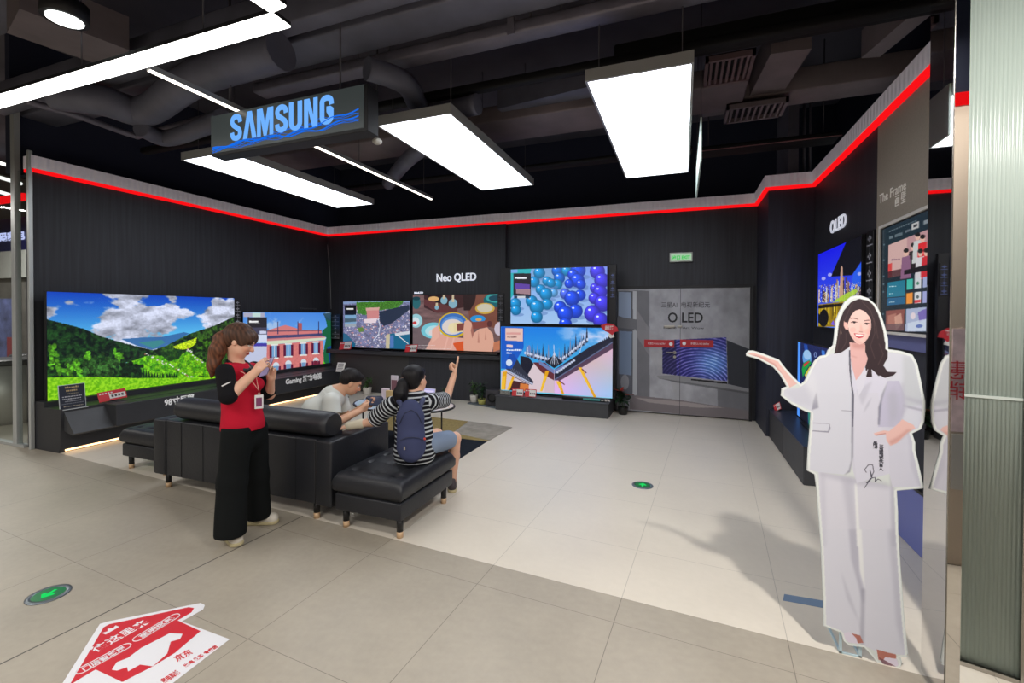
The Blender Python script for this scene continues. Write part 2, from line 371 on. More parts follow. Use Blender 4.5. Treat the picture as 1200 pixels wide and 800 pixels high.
SG = {'S': (stroke([(.51, .68)]+arc(.30, .76, .20, .145, 0, 180, 10)+[(.10, .70), (.14, .61), (.30, .51), (.46, .40), (.50, .31)]+arc(.30, .24, .20, .145, 0, -180, 10)+[(.09, .32)], .195), .66),
      'A': ([(0, 0), (.23, 1), (.45, 1), (.68, 0), (.47, 0), (.34, .66), (.21, 0)], .72),
      'M': ([(0, 0), (0, 1), (.27, 1), (.40, .42), (.53, 1), (.80, 1), (.80, 0), (.62, 0), (.62, .66), (.47, 0), (.33, 0), (.18, .66), (.18, 0)], .90),
      'U': (arc(.30, .25, .30, .265, 180, 360, 12)+[(.60, 1), (.40, 1)]+arc(.30, .25, .10, .10, 0, -180, 8)+[(.20, 1), (0, 1)], .70),
      'N': ([(0, 0), (0, 1), (.24, 1), (.42, .36), (.42, 1), (.60, 1), (.60, 0), (.37, 0), (.18, .64), (.18, 0)], .70),
      'G': (stroke([(.51, .66)]+arc(.30, .76, .20, .145, 0, 180, 10)+arc(.30, .24, .20, .145, 180, 360, 10)+[(.50, .40), (.50, .50), (.47, .51), (.30, .51)], .195), .60)}
mb = MB(); ux = 0; tot = sum(SG[c][1] for c in 'SAMSUNG'); kx = 1.15/tot; kz = .235
for ch in 'SAMSUNG':
    o_, adv = SG[ch]; mb.prism([(-3.775+(ux+x)*kx, 2.8985, 3.135+z*kz+.0*(ux+x)) for x, z in o_], (0, -.003, 0)); ux += adv
mb.build('lettering', m_blue, t)
m_bluew = emis('sign_blue_wave', (22, 110, 235), 1.0)
for j in range(7):
    mb = MB(); ph = j*.9; pts = []
    x = -4.0
    while x < -2.36:
        s = (x+4.02)/1.66
        z = 3.085+.035*math.sin(s*7+ph)*(.4+.6*s)+.09*s*(1 if j % 2 else .7)+.012*math.sin(s*31+j)
        pts.append((x, 2.8975, min(z, 3.33))); x += .03
    mb.tube(pts, .0018+.0035*(j < 2), 5); mb.build('wave_line', m_bluew, t)
for x in (-3.88, -2.62): MB().cyl((x, 2.97, 3.40), (x, 2.97, ZC), .007, n=8).build('hanging_rod', m_wire, t)
# round downlight, sensors, thin hanging board
p = WZ(76, 23, 3.75)
t = thing('downlight', 'round bright downlight in the dark ceiling above the left corner', 'downlight', p)
MB().cyl(p, p+Vector((0, 0, .12)), .135, n=28).build('housing', m_box, t); MB().cyl(p-Vector((0, 0, .003)), p+Vector((0, 0, .002)), .105, n=28).build('lens', emis('downlight_lens', (245, 250, 246), 6), t)
MB().cyl(p+Vector((0, 0, .12)), (p.x, p.y, ZC), .01, n=8).build('stem', m_wire, t)
p = WZ(442, 165, 3.35)
t = thing('ceiling_sensor', 'small round white sensor hanging in the dark ceiling right of the logo sign', 'sensor', p)
MB().lathe([(.03, .02), (.05, 0), (.045, -.02), (.02, -.035), (.001, -.037)], p, 18).build('cap', mat('sensor_white', (190, 186, 176), .4), t)
MB().cyl(p+Vector((0, 0, .01)), (p.x, p.y, ZC), .008, n=8).build('stem', m_wire, t)
a, b = WZ(813, 150, 3.35), WZ(812, 150, 3.35)
t = thing('hanging_board', 'thin greenish board hanging edge-on right beside the rightmost ceiling panel', 'sign board', (.17, 5.2, 2.9))
MB().box(.135, .15, 4.5, 5.9, 3.02, 3.42).build('board', mat('board_green_white', (188, 205, 196), .4), t)
[MB().tube([(.143, y, 3.42), (.143, y, ZC)], .004, 6).build('hanging_wire', m_wire, t) for y in (4.6, 5.8)]

# ------------------------------------------------------------------ ducts, trays and pipes under the dark ceiling
m_duct = mat('dark_duct', (100, 101, 116), .5, .1, .5, noise=(2.2, .22), bump=(6, .25))
m_rail = mat('dark_steel_rail', (116, 113, 126), .45, .3, .5, noise=(5, .15))
m_brown = mat('brown_grey_beam', (122, 112, 116), .6, .1, .4, noise=(3, .15))
m_blk = mat('black_tray', (15, 15, 18), .7, 0, .3)
def beam_x(name, label, cat, px, pa, pb, z, h, x0, x1, m, slant=0, grp='ducts and trays running across the dark ceiling'):
    ya, yb = WZ(px, pa, z).y, WZ(px, pb, z).y
    if ya > yb: ya, yb = yb, ya
    o = MB().box(x0, x1, ya, yb, z, z+h, bev=min(.02, (yb-ya)*.2)).build(name, m)
    return tag(o, label, cat, grp), ya, yb
beam_x('air_duct', 'broad dark air duct crossing the ceiling right above the blue logo sign', 'air duct', 450, 21, 57, 4.0, .34, -7.6, 2.25, m_duct)
beam_x('air_duct', 'dark air duct along the very top edge, nearer than the broad one above the sign', 'air duct', 450, -6, 14, 3.95, .3, -7.6, 2.25, m_duct)
o, ya, yb = beam_x('cable_tray', 'lighter grey steel tray rising from the logo sign towards the top right', 'cable tray', 620, 34, 50, 3.9, .1, -4.2, 4.6, m_rail)
for px in (600,):
    p = WZ(px, 40, 3.9); MB().box(p.x-.03, p.x+.03, ya-.02, ya, 3.88, 4.4).box(p.x-.03, p.x+.03, ya-.25, ya, 4.35, 4.4).build('bracket', m_rail, o)
for px in (415, 623, 662, 705):
    p = WZ(px, 30, 4.0); MB().cyl((p.x, (ya+yb)/2, 3.99), (p.x, (ya+yb)/2, ZC), .009, n=6).build('hanging_rod', m_wire, o)
beam_x('pipe', 'black pipe crossing the ceiling behind the grey steel tray', 'pipe', 640, 90, 97, 3.8, .08, -7, 3.5, m_blk)
beam_x('air_duct', 'low brownish duct between the middle and right glowing panels', 'air duct', 640, 133, 160, 3.95, .2, -6.6, .6, m_brown)
beam_x('pipe', 'thin black pipe low behind the middle glowing panel', 'pipe', 650, 193, 199, 3.75, .05, -6.8, .1, m_blk)
beam_x('cable_tray', 'wide black tray in front of the brown beams at the top right', 'cable tray', 950, 26, 44, 3.9, .14, -.6, 4.4, m_blk)
beam_x('ceiling_beam', 'brown grey beam across the ceiling above the far end of the red line, at right', 'beam', 950, 104, 121, 4.0, .25, .2, 3.9, m_brown, grp='brown beams at the upper right')
o, ya, yb = beam_x('cable_tray', 'thin black tray with a pale lower edge near the back wall at right', 'cable tray', 900, 168, 178, 3.75, .06, .15, 1.75, m_blk)
for x in (.3, 1.6): MB().cyl((x, (ya+yb)/2, 3.8), (x, (ya+yb)/2, ZC), .008, n=6).build('hanging_rod', m_wire, o)
MB().box(.15, 1.75, ya-.006, ya, 3.742, 3.752).build('edge_strip', mat('pink_edge', (150, 104, 108), .5), o)
# brown beam running towards the back
pa, pb = WZ(927, 60, 4.02), WZ(897, 112, 4.02)
tag(bar(MB(), pa, pb, .33, 4.02, 4.3).build('ceiling_beam', m_brown), 'brown grey beam running towards the back wall at the upper right', 'beam', 'brown beams at the upper right')
pa, pb = WZ(1080, 20, 4.02), WZ(1020, 70, 4.02)
tag(bar(MB(), pa, pb, .16, 4.04, 4.3).build('ceiling_beam', m_brown), 'narrow slanting beam at the upper right close to the dark column', 'beam', 'brown beams at the upper right')
c0, c1 = WZ(1010, 45, 4.3), WZ(1000, 20, 4.3)
tag(MB().box(.9, 4.2, 2.6, 3.95, 4.44, 4.5).build('ceiling_board', mat('grey_board', (140, 136, 136), .7)), 'dull grey board filling the ceiling at the upper right', 'ceiling board')
# louvred vents
def vent(px, py, z, w, l, lb, n=7, m=m_brown):
    p = WZ(px, py, z); t = thing('ceiling_vent', lb, 'vent', p)
    f = .03; x0, x1, y0, y1 = p.x-w/2, p.x+w/2, p.y-l/2, p.y+l/2
    MB().box(x0, x1, y0, y0+f, z-.02, z+.03).box(x0, x1, y1-f, y1, z-.02, z+.03).box(x0, x0+f, y0, y1, z-.02, z+.03).box(x1-f, x1, y0, y1, z-.02, z+.03).build('frame', m, t)
    for i in range(n):
        x = x0+f+(i+.5)*(w-2*f)/n; MB().box(x-.012, x+.012, y0+f, y1-f, z-.015, z+.02).build('slat', m, t)
    MB().box(x0, x1, y0, y1, z+.03, z+.04).build('backing', m_blk, t)
    return t
vent(853, 82, 3.98, .42, .5, 'louvred vent with pale upright slats right of the rightmost glowing panel', m=mat('vent_pale', (112, 92, 96), .5))
vent(884, 131, 3.9, .6, .42, 'dark grille below the brown beam near the back wall', n=9)
# bent ducts on the left
def tubeduct(name, label, pts, r, m=m_duct, cat='air duct'):
    P = [Vector(p) for p in pts]; out = []
    for i in range(len(P)-1):                                       # Catmull-Rom through the bends
        a, b, c, d = P[max(i-1, 0)], P[i], P[i+1], P[min(i+2, len(P)-1)]
        for k in range(8):
            s = k/8; out.append(.5*((2*b)+(c-a)*s+(2*a-5*b+4*c-d)*s*s+(-a+3*b-3*c+d)*s**3))
    out.append(P[-1]); return tag(MB().tube(out, r, 14).build(name, m), label, cat, 'ducts and trays running across the dark ceiling')
tubeduct('air_duct', 'fat bent flexible duct behind the left end of the long linear lamp', [WZ(60, 110, 3.78), WZ(120, 118, 3.78), WZ(170, 130, 3.78), WZ(230, 92, 3.78), WZ(330, 60, 3.78)], .15)
tubeduct('air_duct', 'lower bent duct curving above the leftmost glowing panel', [WZ(165, 150, 3.6), WZ(195, 162, 3.6), WZ(235, 150, 3.6), WZ(262, 138, 3.6)], .09)
tubeduct('pipe', 'long thin pipe bending above the left black wall', [WZ(30, 118, 3.8), WZ(95, 137, 3.8), WZ(155, 158, 3.8), WZ(170, 157, 3.8), WZ(260, 132, 3.8)], .035, m_rail, 'pipe')
tag(bar(MB(), WZ(15, 25, 4.0), WZ(140, 70, 4.0), .55, 4.0, 4.3).build('air_duct', m_brown), 'flat brownish duct at the top left beside the round downlight', 'air duct')
tag(bar(MB(), WZ(-40, 30, 4.38), WZ(60, -12, 4.38), .4, 4.38, 4.65).build('air_duct', m_duct), 'dark duct crossing the extreme top left corner', 'air duct')
tubeduct('air_duct', 'round duct bending down between the sign and the middle glowing panel', [WZ(430, 80, 3.75), WZ(475, 98, 3.75), WZ(500, 132, 3.7), WZ(560, 122, 3.7)], .10)
tubeduct('air_duct', 'flexible duct running down behind the left linear lamp line to the back corner', [WZ(505, 165, 3.7), WZ(475, 190, 3.7), WZ(455, 215, 3.7)], .10)
tag(bar(MB(), WZ(700, 118, 4.0), WZ(595, 142, 4.0), .5, 4.05, 4.3).build('air_duct', m_duct), 'flat dark duct behind the gap between the two right glowing panels', 'air duct')
tag(bar(MB(), WZ(930, 160, 4.0), WZ(915, 190, 4.0), .12, 3.5, 4.9).build('ceiling_post', m_rail), 'dark upright post standing over the jog of the back wall', 'post')
tag(MB().cyl((1.55, 7.3, 3.45), (1.55, 7.3, ZC), .02, n=8).cyl((1.62, 7.3, 3.45), (1.62, 7.3, ZC), .015, n=8).build('hanging_chain', m_rail), 'pair of thin hangers reaching down to the cove above the jog', 'hanger')
# ------------------------------------------------------------------ pictures for lit screens and prints, drawn as colours on a fine mesh
def vnoise(h, w, sx, sy, seed):
    r = np.random.default_rng(seed); gh, gw = int(h/sy)+3, int(w/sx)+3; g = r.random((gh, gw))
    y = np.arange(h)/sy; x = np.arange(w)/sx; iy = y.astype(int); ix = x.astype(int); fy = (y-iy)[:, None]; fx = (x-ix)[None]
    fy = fy*fy*(3-2*fy); fx = fx*fx*(3-2*fx); a = g[iy][:, ix]; b = g[iy][:, ix+1]; c = g[iy+1][:, ix]; d = g[iy+1][:, ix+1]
    return (a*(1-fx)+b*fx)*(1-fy)+(c*(1-fx)+d*fx)*fy
def fbm(h, w, s, seed, o=4, asp=1.):
    out = 0; amp = 1; tot = 0
    for i in range(o): out = out+amp*vnoise(h, w, max(s*asp/2**i, 1), max(s/2**i, 1), seed+i*17); tot += amp; amp *= .55
    return out/tot
class Pic:
    """canvas of W x H cells; quad = where its four corners were measured (TL, TR, BR, BL), so shapes can be given in those units"""
    def __init__(s, W, H, quad=None, base=(0, 0, 0), ss=2):
        s.W, s.H, s.ss = W, H, ss; s.w, s.h = W*ss, H*ss; s.a = np.ones((s.h, s.w, 3))*np.array(base)/255.
        s.Y, s.X = np.mgrid[0:s.h, 0:s.w]
        if quad is None: quad = [(0, 0), (W, 0), (W, H), (0, H)]
        A = []; B = []
        for (x, y), (u, v) in zip(quad, [(0, 0), (s.w, 0), (s.w, s.h), (0, s.h)]):
            A += [[x, y, 1, 0, 0, 0, -u*x, -u*y], [0, 0, 0, x, y, 1, -v*x, -v*y]]; B += [u, v]
        s.Hm = np.append(np.linalg.solve(np.array(A, float), np.array(B, float)), 1).reshape(3, 3)
    def m(s, p):
        p = np.atleast_2d(np.array(p, float)); q = np.c_[p, np.ones(len(p))]@s.Hm.T; return q[:, :2]/q[:, 2:]
    def pmask(s, pts, mapped=False):
        P = np.array(pts, float) if mapped else s.m(pts); M = np.zeros((s.h, s.w), bool)
        x0, y0 = np.floor(P.min(0)).astype(int); x1, y1 = np.ceil(P.max(0)).astype(int)+1
        x0, y0 = max(x0, 0), max(y0, 0); x1, y1 = min(x1, s.w), min(y1, s.h)
        if x1 <= x0 or y1 <= y0: return M
        X = s.X[y0:y1, x0:x1]+.5; Y = s.Y[y0:y1, x0:x1]+.5; c = np.zeros(X.shape, bool)
        for i in range(len(P)):
            (ax, ay), (bx, by) = P[i], P[i-1]
            if ay == by: continue
            c ^= ((ay > Y) != (by > Y)) & (X < (bx-ax)*(Y-ay)/(by-ay)+ax)
        M[y0:y1, x0:x1] = c; return M
    def fill(s, M, col, al=1.):
        col = np.array(col, float); col = col/255. if col.ndim == 1 else col[M]/255.
        if isinstance(al, np.ndarray): al = al[M][:, None]
        s.a[M] = s.a[M]*(1-al)+col*al
    def poly(s, pts, col, al=1., rough=0, seed=0):
        P = s.m(pts)
        if rough:
            Q = []; r = np.random.default_rng(seed)
            for i in range(len(P)):
                a, b = P[i], P[(i+1) % len(P)]; n = max(2, int(np.hypot(*(b-a))/(rough*2)))
                for k in range(n): Q.append(a+(b-a)*k/n+r.normal(0, rough*.5, 2))
            P = Q
        M = s.pmask(P, True); s.fill(M, col, al); return M
    def ell(s, cx, cy, rx, ry, col, al=1., rot=0, a0=0, a1=2*PI):
        t = np.linspace(a0, a1, 40); c, d = math.cos(rot), math.sin(rot)
        return s.poly(np.c_[cx+rx*np.cos(t)*c-ry*np.sin(t)*d, cy+rx*np.cos(t)*d+ry*np.sin(t)*c], col, al)
    def line(s, pts, w, col, al=1.):
        P = s.m(pts); w = w*s.ss/2
        for a, b in zip(P[:-1], P[1:]):
            d = b-a; L = np.hypot(*d)
            if L < 1e-6: continue
            d = d/L; n = np.array([-d[1], d[0]])*w; e = d*w*.5; s.fill(s.pmask([a-e+n, b+e+n, b+e-n, a-e-n], True), col, al)
    def rect(s, x0, y0, x1, y1, col, al=1.): return s.poly([(x0, y0), (x1, y0), (x1, y1), (x0, y1)], col, al)
    def scribble(s, x0, y0, x1, y1, col, n=8, al=1., rows=1, seed=0):
        """rows of tiny word-like marks, for print too small to read"""
        r = np.random.default_rng(seed)
        for j in range(rows):
            ya = y0+(y1-y0)*(j+.15)/rows; yb = y0+(y1-y0)*(j+.8)/rows; x = x0
            while x < x1:
                w = (x1-x0)/n*(.5+r.random()*.5); s.rect(x, ya+(yb-ya)*.3*r.random(), min(x+w*.8, x1), yb, col, al); x += w
    def out(s):
        return s.a.reshape(s.H, s.ss, s.W, s.ss, 3).mean((1, 3))
def pic_mesh(name, pic, M, w, h, m, parent, mask=None):
    """a W x H cell sheet centred on M (x right, y up) carrying the picture in colour attribute 'pic'"""
    img = s2l_np(pic.out()); H, W = img.shape[:2]
    yy, xx = np.mgrid[0:H+1, 0:W+1]; co = np.zeros(((H+1)*(W+1), 3)); co[:, 0] = (xx.ravel()/W-.5)*w; co[:, 1] = (.5-yy.ravel()/H)*h
    Mn = np.array(M); co = co@Mn[:3, :3].T+Mn[:3, 3]
    j, i = np.mgrid[0:H, 0:W]; a = (j*(W+1)+i).ravel(); f = np.c_[a+W+1, a+W+2, a+1, a]; ccol = img.reshape(-1, 3)
    if mask is not None: k = mask.ravel(); f = f[k]; ccol = ccol[k]
    me = bpy.data.meshes.new(name); n = len(f)
    me.vertices.add(len(co)); me.vertices.foreach_set('co', co.ravel())
    me.loops.add(n*4); me.loops.foreach_set('vertex_index', f.ravel().astype(np.int32))
    me.polygons.add(n); me.polygons.foreach_set('loop_start', np.arange(n, dtype=np.int32)*4)
    me.update(calc_edges=True)
    at = me.color_attributes.new('pic', 'FLOAT_COLOR', 'CORNER'); d = np.ones((n, 4, 4)); d[:, :, :3] = ccol[:, None, :]; at.data.foreach_set('color', d.ravel())
    if mask is not None:
        b = bmesh.new(); b.from_mesh(me); bmesh.ops.delete(b, geom=[v for v in b.verts if not v.link_faces], context='VERTS'); b.to_mesh(me); b.free()
    return link(name, me, m, parent)

def pic_valley():
    T = lambda x, y: (50+x/5, 330+y/5)
    p = Pic(300, 164, [(55, 343), (275, 349), (275, 437), (55, 468)])
    P = lambda pts, c, al=1., rough=0, seed=0: p.poly([T(*q) for q in pts], c, al, rough, seed)
    h, w = p.h, p.w; Yn = p.Y/h; Xn = p.X/w
    sky = np.stack([10+90*Yn*2, 66+140*np.clip(Yn*2, 0, 1), 186+60*np.clip(Yn*2, 0, 1)], -1); p.a[:] = sky/255
    f = fbm(h, w, 60, 3, 5, 1.7)+.24*np.exp(-((Xn-.42)/.3)**2-((Yn-.22)/.17)**2)+.22*np.exp(-((Xn-.93)/.12)**2-((Yn-.17)/.14)**2)-.35*np.exp(-((Xn-.74)/.09)**2-((Yn-.07)/.08)**2)-.28*np.exp(-((Xn-.5)/.07)**2-((Yn-.08)/.06)**2)-.3*np.exp(-((Xn-.08)/.1)**2-((Yn-.28)/.12)**2)
    cl = np.clip((f-.475)/.06, 0, 1); g = fbm(h, w, 26, 9, 5, 2.); shade = np.clip(1-(g-.42)*1.1, .45, 1.05)
    for k, c in enumerate((208, 214, 236)): p.a[:, :, k] = p.a[:, :, k]*(1-cl)+cl*c/255*shade*(.93+.14*fbm(h, w, 4, 31, 2))
    P([(460, 332), (580, 322), (700, 318), (830, 290), (860, 297), (740, 370), (640, 392), (560, 372)], (52, 105, 165), .95)
    P([(560, 350), (700, 335), (720, 350), (650, 385)], (60, 150, 120), .6)
    nz = fbm(h, w, 10, 21, 4); nz2 = fbm(h, w, 5, 4, 3)
    def tex(pts, c0, c1, rough=1.2, seed=1, sc=nz, lo=.35, hi=.65):
        M = p.pmask(p.m([T(*q) for q in pts]), True) if not rough else P(pts, c0, 1, rough, seed)
        t = np.clip((sc-lo)/(hi-lo), 0, 1)[..., None]; C = np.array(c0)*(1-t)+np.array(c1)*t; p.fill(M, C)
    tex([(20, 222), (120, 245), (240, 275), (350, 320), (460, 350), (560, 375), (660, 398), (600, 450), (20, 530)], (5, 22, 16), (26, 66, 26))
    tex([(620, 405), (720, 370), (860, 300), (1000, 255), (1130, 198), (1130, 580), (900, 580), (700, 500)], (8, 28, 14), (52, 96, 28), seed=2)
    tex([(470, 475), (620, 425), (700, 425), (800, 480), (960, 565), (500, 575)], (58, 140, 16), (120, 196, 22), seed=3)
    tex([(740, 460), (800, 430), (850, 395), (960, 465), (1000, 545), (840, 530)], (60, 136, 16), (128, 196, 22), seed=4)
    tex([(760, 375), (905, 320), (900, 355), (860, 385), (800, 390)], (170, 200, 10), (190, 220, 30), seed=5)
    tex([(680, 410), (800, 385), (830, 400), (800, 440), (740, 460)], (14, 50, 18), (40, 80, 20), seed=6)
    tex([(880, 370), (930, 320), (1000, 330), (1000, 400), (930, 390)], (10, 30, 12), (60, 110, 20), seed=6)
    tex([(20, 470), (100, 440), (250, 445), (420, 455), (560, 480), (560, 560), (20, 570)], (8, 30, 14), (36, 90, 26), seed=7)
    r = np.random.default_rng(5)
    for x, y, c in [(60, 400, 1), (60, 450, 1), (150, 470, 0), (200, 480, 1), (270, 440, 1), (290, 470, 0), (350, 470, 0), (390, 460, 0), (440, 430, 1), (430, 480, 0), (470, 510, -1), (510, 500, -1), (150, 520, 1), (210, 515, 1), (380, 510, 0), (90, 510, 1), (250, 500, 0), (330, 520, 0), (560, 520, -1)]:
        base = [(8, 34, 16), (44, 86, 34), (74, 140, 26)][c+1]
        for k in range(16): p.ell(*T(x+r.normal(0, 13), y+r.normal(0, 18)), 1.3+r.random()*1.5, 1.4+r.random()*1.5, np.clip(np.array(base)*(.6+.8*r.random()), 0, 255))
    for x in list(range(560, 720, 16))+list(range(730, 800, 14)): P([(x, 490+r.random()*20 if x < 640 else 520), (x+9, 552), (x-9, 552)], (10, 44, 18))
    for pts in ([(610, 412), (680, 455), (740, 475), (830, 530), (900, 550), (945, 560)], [(850, 382), (880, 430), (960, 465)]):
        for (a, b), (c2, d) in zip(pts[:-1], pts[1:]):
            for k in range(9): t = r.random(); p.ell(*T(a+(c2-a)*t+r.normal(0, 6), b+(d-b)*t+r.normal(0, 4)), 1.0, .7, (215, 220, 215) if r.random() < .7 else (150, 90, 80))
    fine = fbm(h, w, 3, 77, 2); hill = p.pmask(p.m([T(20, 222), T(350, 320), T(650, 395), T(1130, 198), T(1130, 580), T(20, 580)]), True); p.a[hill] *= (.55+.9*fine[hill])[:, None]
    tex([(20, 555), (300, 548), (560, 555), (900, 548), (1130, 530), (1130, 800), (20, 800)], (98, 176, 10), (152, 218, 34), .6, 8, nz2)
    return p
def pic_mansion():
    T = lambda x, y: (270+x/8.9, 350+y/8.9)
    p = Pic(240, 136, [(284, 366.5), (388, 367), (388, 428), (284, 443)]); h, w = p.h, p.w
    P = lambda pts, c, al=1., rough=0, seed=0: p.poly([T(*q) for q in pts], c, al, rough, seed)
    Yn = p.Y/h; p.a[:] = np.stack([72+60*Yn, 135+60*Yn, 222+20*Yn], -1)/255
    cl = np.clip((fbm(h, w, 50, 5)-.6)*4, 0, .5)[..., None]; p.a[:] = p.a*(1-cl)+cl*.9
    P([(380, 330), (480, 300), (570, 275), (660, 300), (745, 325), (950, 325), (955, 410), (375, 470)], (206, 120, 120))
    P([(700, 255), (745, 255), (745, 330), (700, 330)], (170, 84, 84))
    P([(372, 385), (960, 358), (985, 385), (372, 415)], (66, 66, 108)); P([(372, 420), (990, 390), (985, 402), (372, 440)], (196, 128, 132))
    P([(372, 440), (1000, 402), (985, 425), (372, 478)], (206, 216, 190)); P([(372, 330), (950, 325), (952, 335), (372, 345)], (120, 80, 96))
    P([(372, 478), (968, 430), (975, 720), (372, 800)], (207, 118, 116))
    M = P([(372, 478), (968, 430), (975, 720), (372, 800)], (207, 118, 116)); nz = fbm(h, w, 6, 2, 3); p.a[M] *= (.92+.16*nz[M])[:, None]
    for x in (492, 702, 920): P([(x-4, 240), (x+4, 240), (x+5, 370), (x-5, 370)], (50, 46, 90))
    for x, y, s in ((455, 548, 1.), (602, 535, .95), (758, 522, .9), (890, 510, .85)):
        a = 54*s; b = 60*s
        P([(x-a, y-b), (x-a*.5, y-b-2), (x-a*.5, y+b), (x-a, y+b+2)], (92, 22, 56)); P([(x+a*.5, y-b-3), (x+a, y-b-5), (x+a, y+b-4), (x+a*.5, y+b-2)], (92, 22, 56))
        P([(x-a*.5, y-b-4), (x+a*.5, y-b-8), (x+a*.5, y+b), (x-a*.5, y+b)], (116, 160, 205)); P([(x-a*.7, y-b-16), (x+a*.7, y-b-20), (x+a*.7, y-b-5), (x-a*.7, y-b-2)], (225, 225, 220))
        P([(x-a*.8, y+b), (x+a*.8, y+b-4), (x+a*.8, y+b+10), (x-a*.8, y+b+14)], (225, 225, 220)); p.line([T(x, y-b), T(x, y+b)], .8, (230, 230, 230))
    for x, y, s in ((472, 725, 1.), (602, 705, .98), (762, 690, .92), (892, 672, .88)):
        a = 50*s; p.ell(*T(x, y-38), 33*s/8.9, 34*s/8.9, (205, 215, 225)); P([(x-a, y-30), (x-a*.55, y-30), (x-a*.55, y+60), (x-a, y+60)], (92, 22, 56)); P([(x+a*.55, y-32), (x+a, y-32), (x+a, y+50), (x+a*.55, y+52)], (92, 22, 56))
        P([(x-a*.5, y-34), (x+a*.5, y-36), (x+a*.5, y+60), (x-a*.5, y+60)], (112, 150, 190) if x < 880 else (110, 34, 56))
    P([(985, 180), (1060, 230), (1060, 700), (975, 720), (968, 560), (1000, 400), (955, 380), (960, 330), (1010, 290)], (24, 96, 62), 1, 1.5, 3); P([(970, 640), (1010, 690), (1000, 720), (972, 722)], (90, 200, 20)); P([(1010, 500), (1062, 480), (1062, 700), (1040, 700)], (20, 60, 150), .8, 1)
    P([(965, 160), (1062, 150), (1062, 235), (1000, 225)], (40, 70, 84), .9, 1)
    P([(130, 150), (350, 150), (350, 195), (130, 195)], (168, 168, 190)); P([(225, 150), (310, 150), (310, 193), (225, 193)], (190, 215, 210))
    P([(172, 195), (375, 198), (375, 300), (172, 300)], (36, 32, 38)); P([(190, 232), (285, 232), (285, 250), (190, 250)], (240, 240, 240)); P([(190, 258), (300, 258), (300, 263), (190, 263)], (190, 190, 190))
    P([(172, 300), (375, 300), (375, 372), (172, 372)], (66, 64, 86)); P([(300, 335), (370, 335), (370, 365), (300, 365)], (200, 205, 230)); P([(172, 372), (375, 372), (375, 455), (172, 455)], (205, 215, 238)); P([(172, 460), (375, 460), (375, 492), (172, 492)], (70, 60, 160)); P([(130, 492), (375, 492), (370, 640), (130, 720)], (190, 196, 222))
    return p
def pic_city():
    T = lambda x, y: (380+x*220/1200, 300+y*220/1200)
    p = Pic(200, 122, [(403, 353.5), (481, 354), (481, 409), (403, 406)]); h, w = p.h, p.w
    P = lambda pts, c, al=1., rough=0, seed=0: p.poly([T(*q) for q in pts], c, al, rough, seed)
    n = np.random.default_rng(2).random((h//2, w//2)).repeat(2, 0).repeat(2, 1); n2 = fbm(h, w, 20, 3)
    p.a[:] = (np.array([96, 98, 128])*(.55+.9*(n*.7+n2*.6))[..., None])/255
    r = np.random.default_rng(8)
    for k in range(420): x, y = 130+r.random()*415, 320+r.random()*260; p.rect(*T(x, y), *T(x+3+r.random()*9, y+2+r.random()*7), (220, 214, 226) if r.random() < .6 else (196, 140, 140), .9)
    P([(120, 295), (550, 290), (550, 305), (330, 300), (120, 310)], (128, 150, 190)); 
    M = P([(210, 300), (520, 292), (470, 340), (360, 350), (270, 380), (215, 370)], (60, 110, 36), 1, 3, 2); p.a[M] *= (.6+.9*n[M])[:, None]
    P([(355, 360), (470, 335), (545, 320), (548, 350), (440, 430), (385, 450), (360, 420)], (34, 44, 66), 1, 1.5, 3)
    P([(275, 345), (355, 340), (355, 405), (280, 405)], (200, 130, 128)); P([(270, 335), (360, 332), (355, 350), (272, 352)], (206, 160, 150)); P([(262, 405), (345, 400), (335, 430), (262, 430)], (224, 206, 214))
    P([(125, 490), (150, 500), (205, 560), (200, 585), (125, 585)], (22, 92, 126)); P([(425, 495), (550, 500), (550, 600), (400, 596)], (20, 96, 132), 1); P([(455, 495), (550, 480), (548, 500), (460, 512)], (200, 205, 214))
    P([(400, 505), (425, 497), (422, 590), (398, 590)], (190, 180, 150)); p.line([T(470, 505), T(540, 560)], 2, (225, 225, 230)); P([(425, 510), (448, 506), (448, 585), (425, 587)], (90, 120, 190), .8, 1)
    p.line([T(350, 400), T(362, 450), T(352, 500), T(320, 540)], 2.2, (206, 210, 226)); P([(215, 460), (250, 455), (262, 480), (230, 488)], (90, 130, 50), .9, 1)
    P([(136, 317), (210, 317), (210, 378), (136, 378)], (14, 14, 18)); P([(148, 336), (192, 336), (192, 345), (148, 345)], (235, 235, 235)); P([(136, 378), (210, 378), (210, 432), (136, 432)], (120, 160, 196)); P([(136, 400), (210, 400), (210, 420), (136, 425)], (70, 90, 100)); P([(136, 432), (210, 432), (210, 452), (136, 452)], (150, 160, 170))
    return p
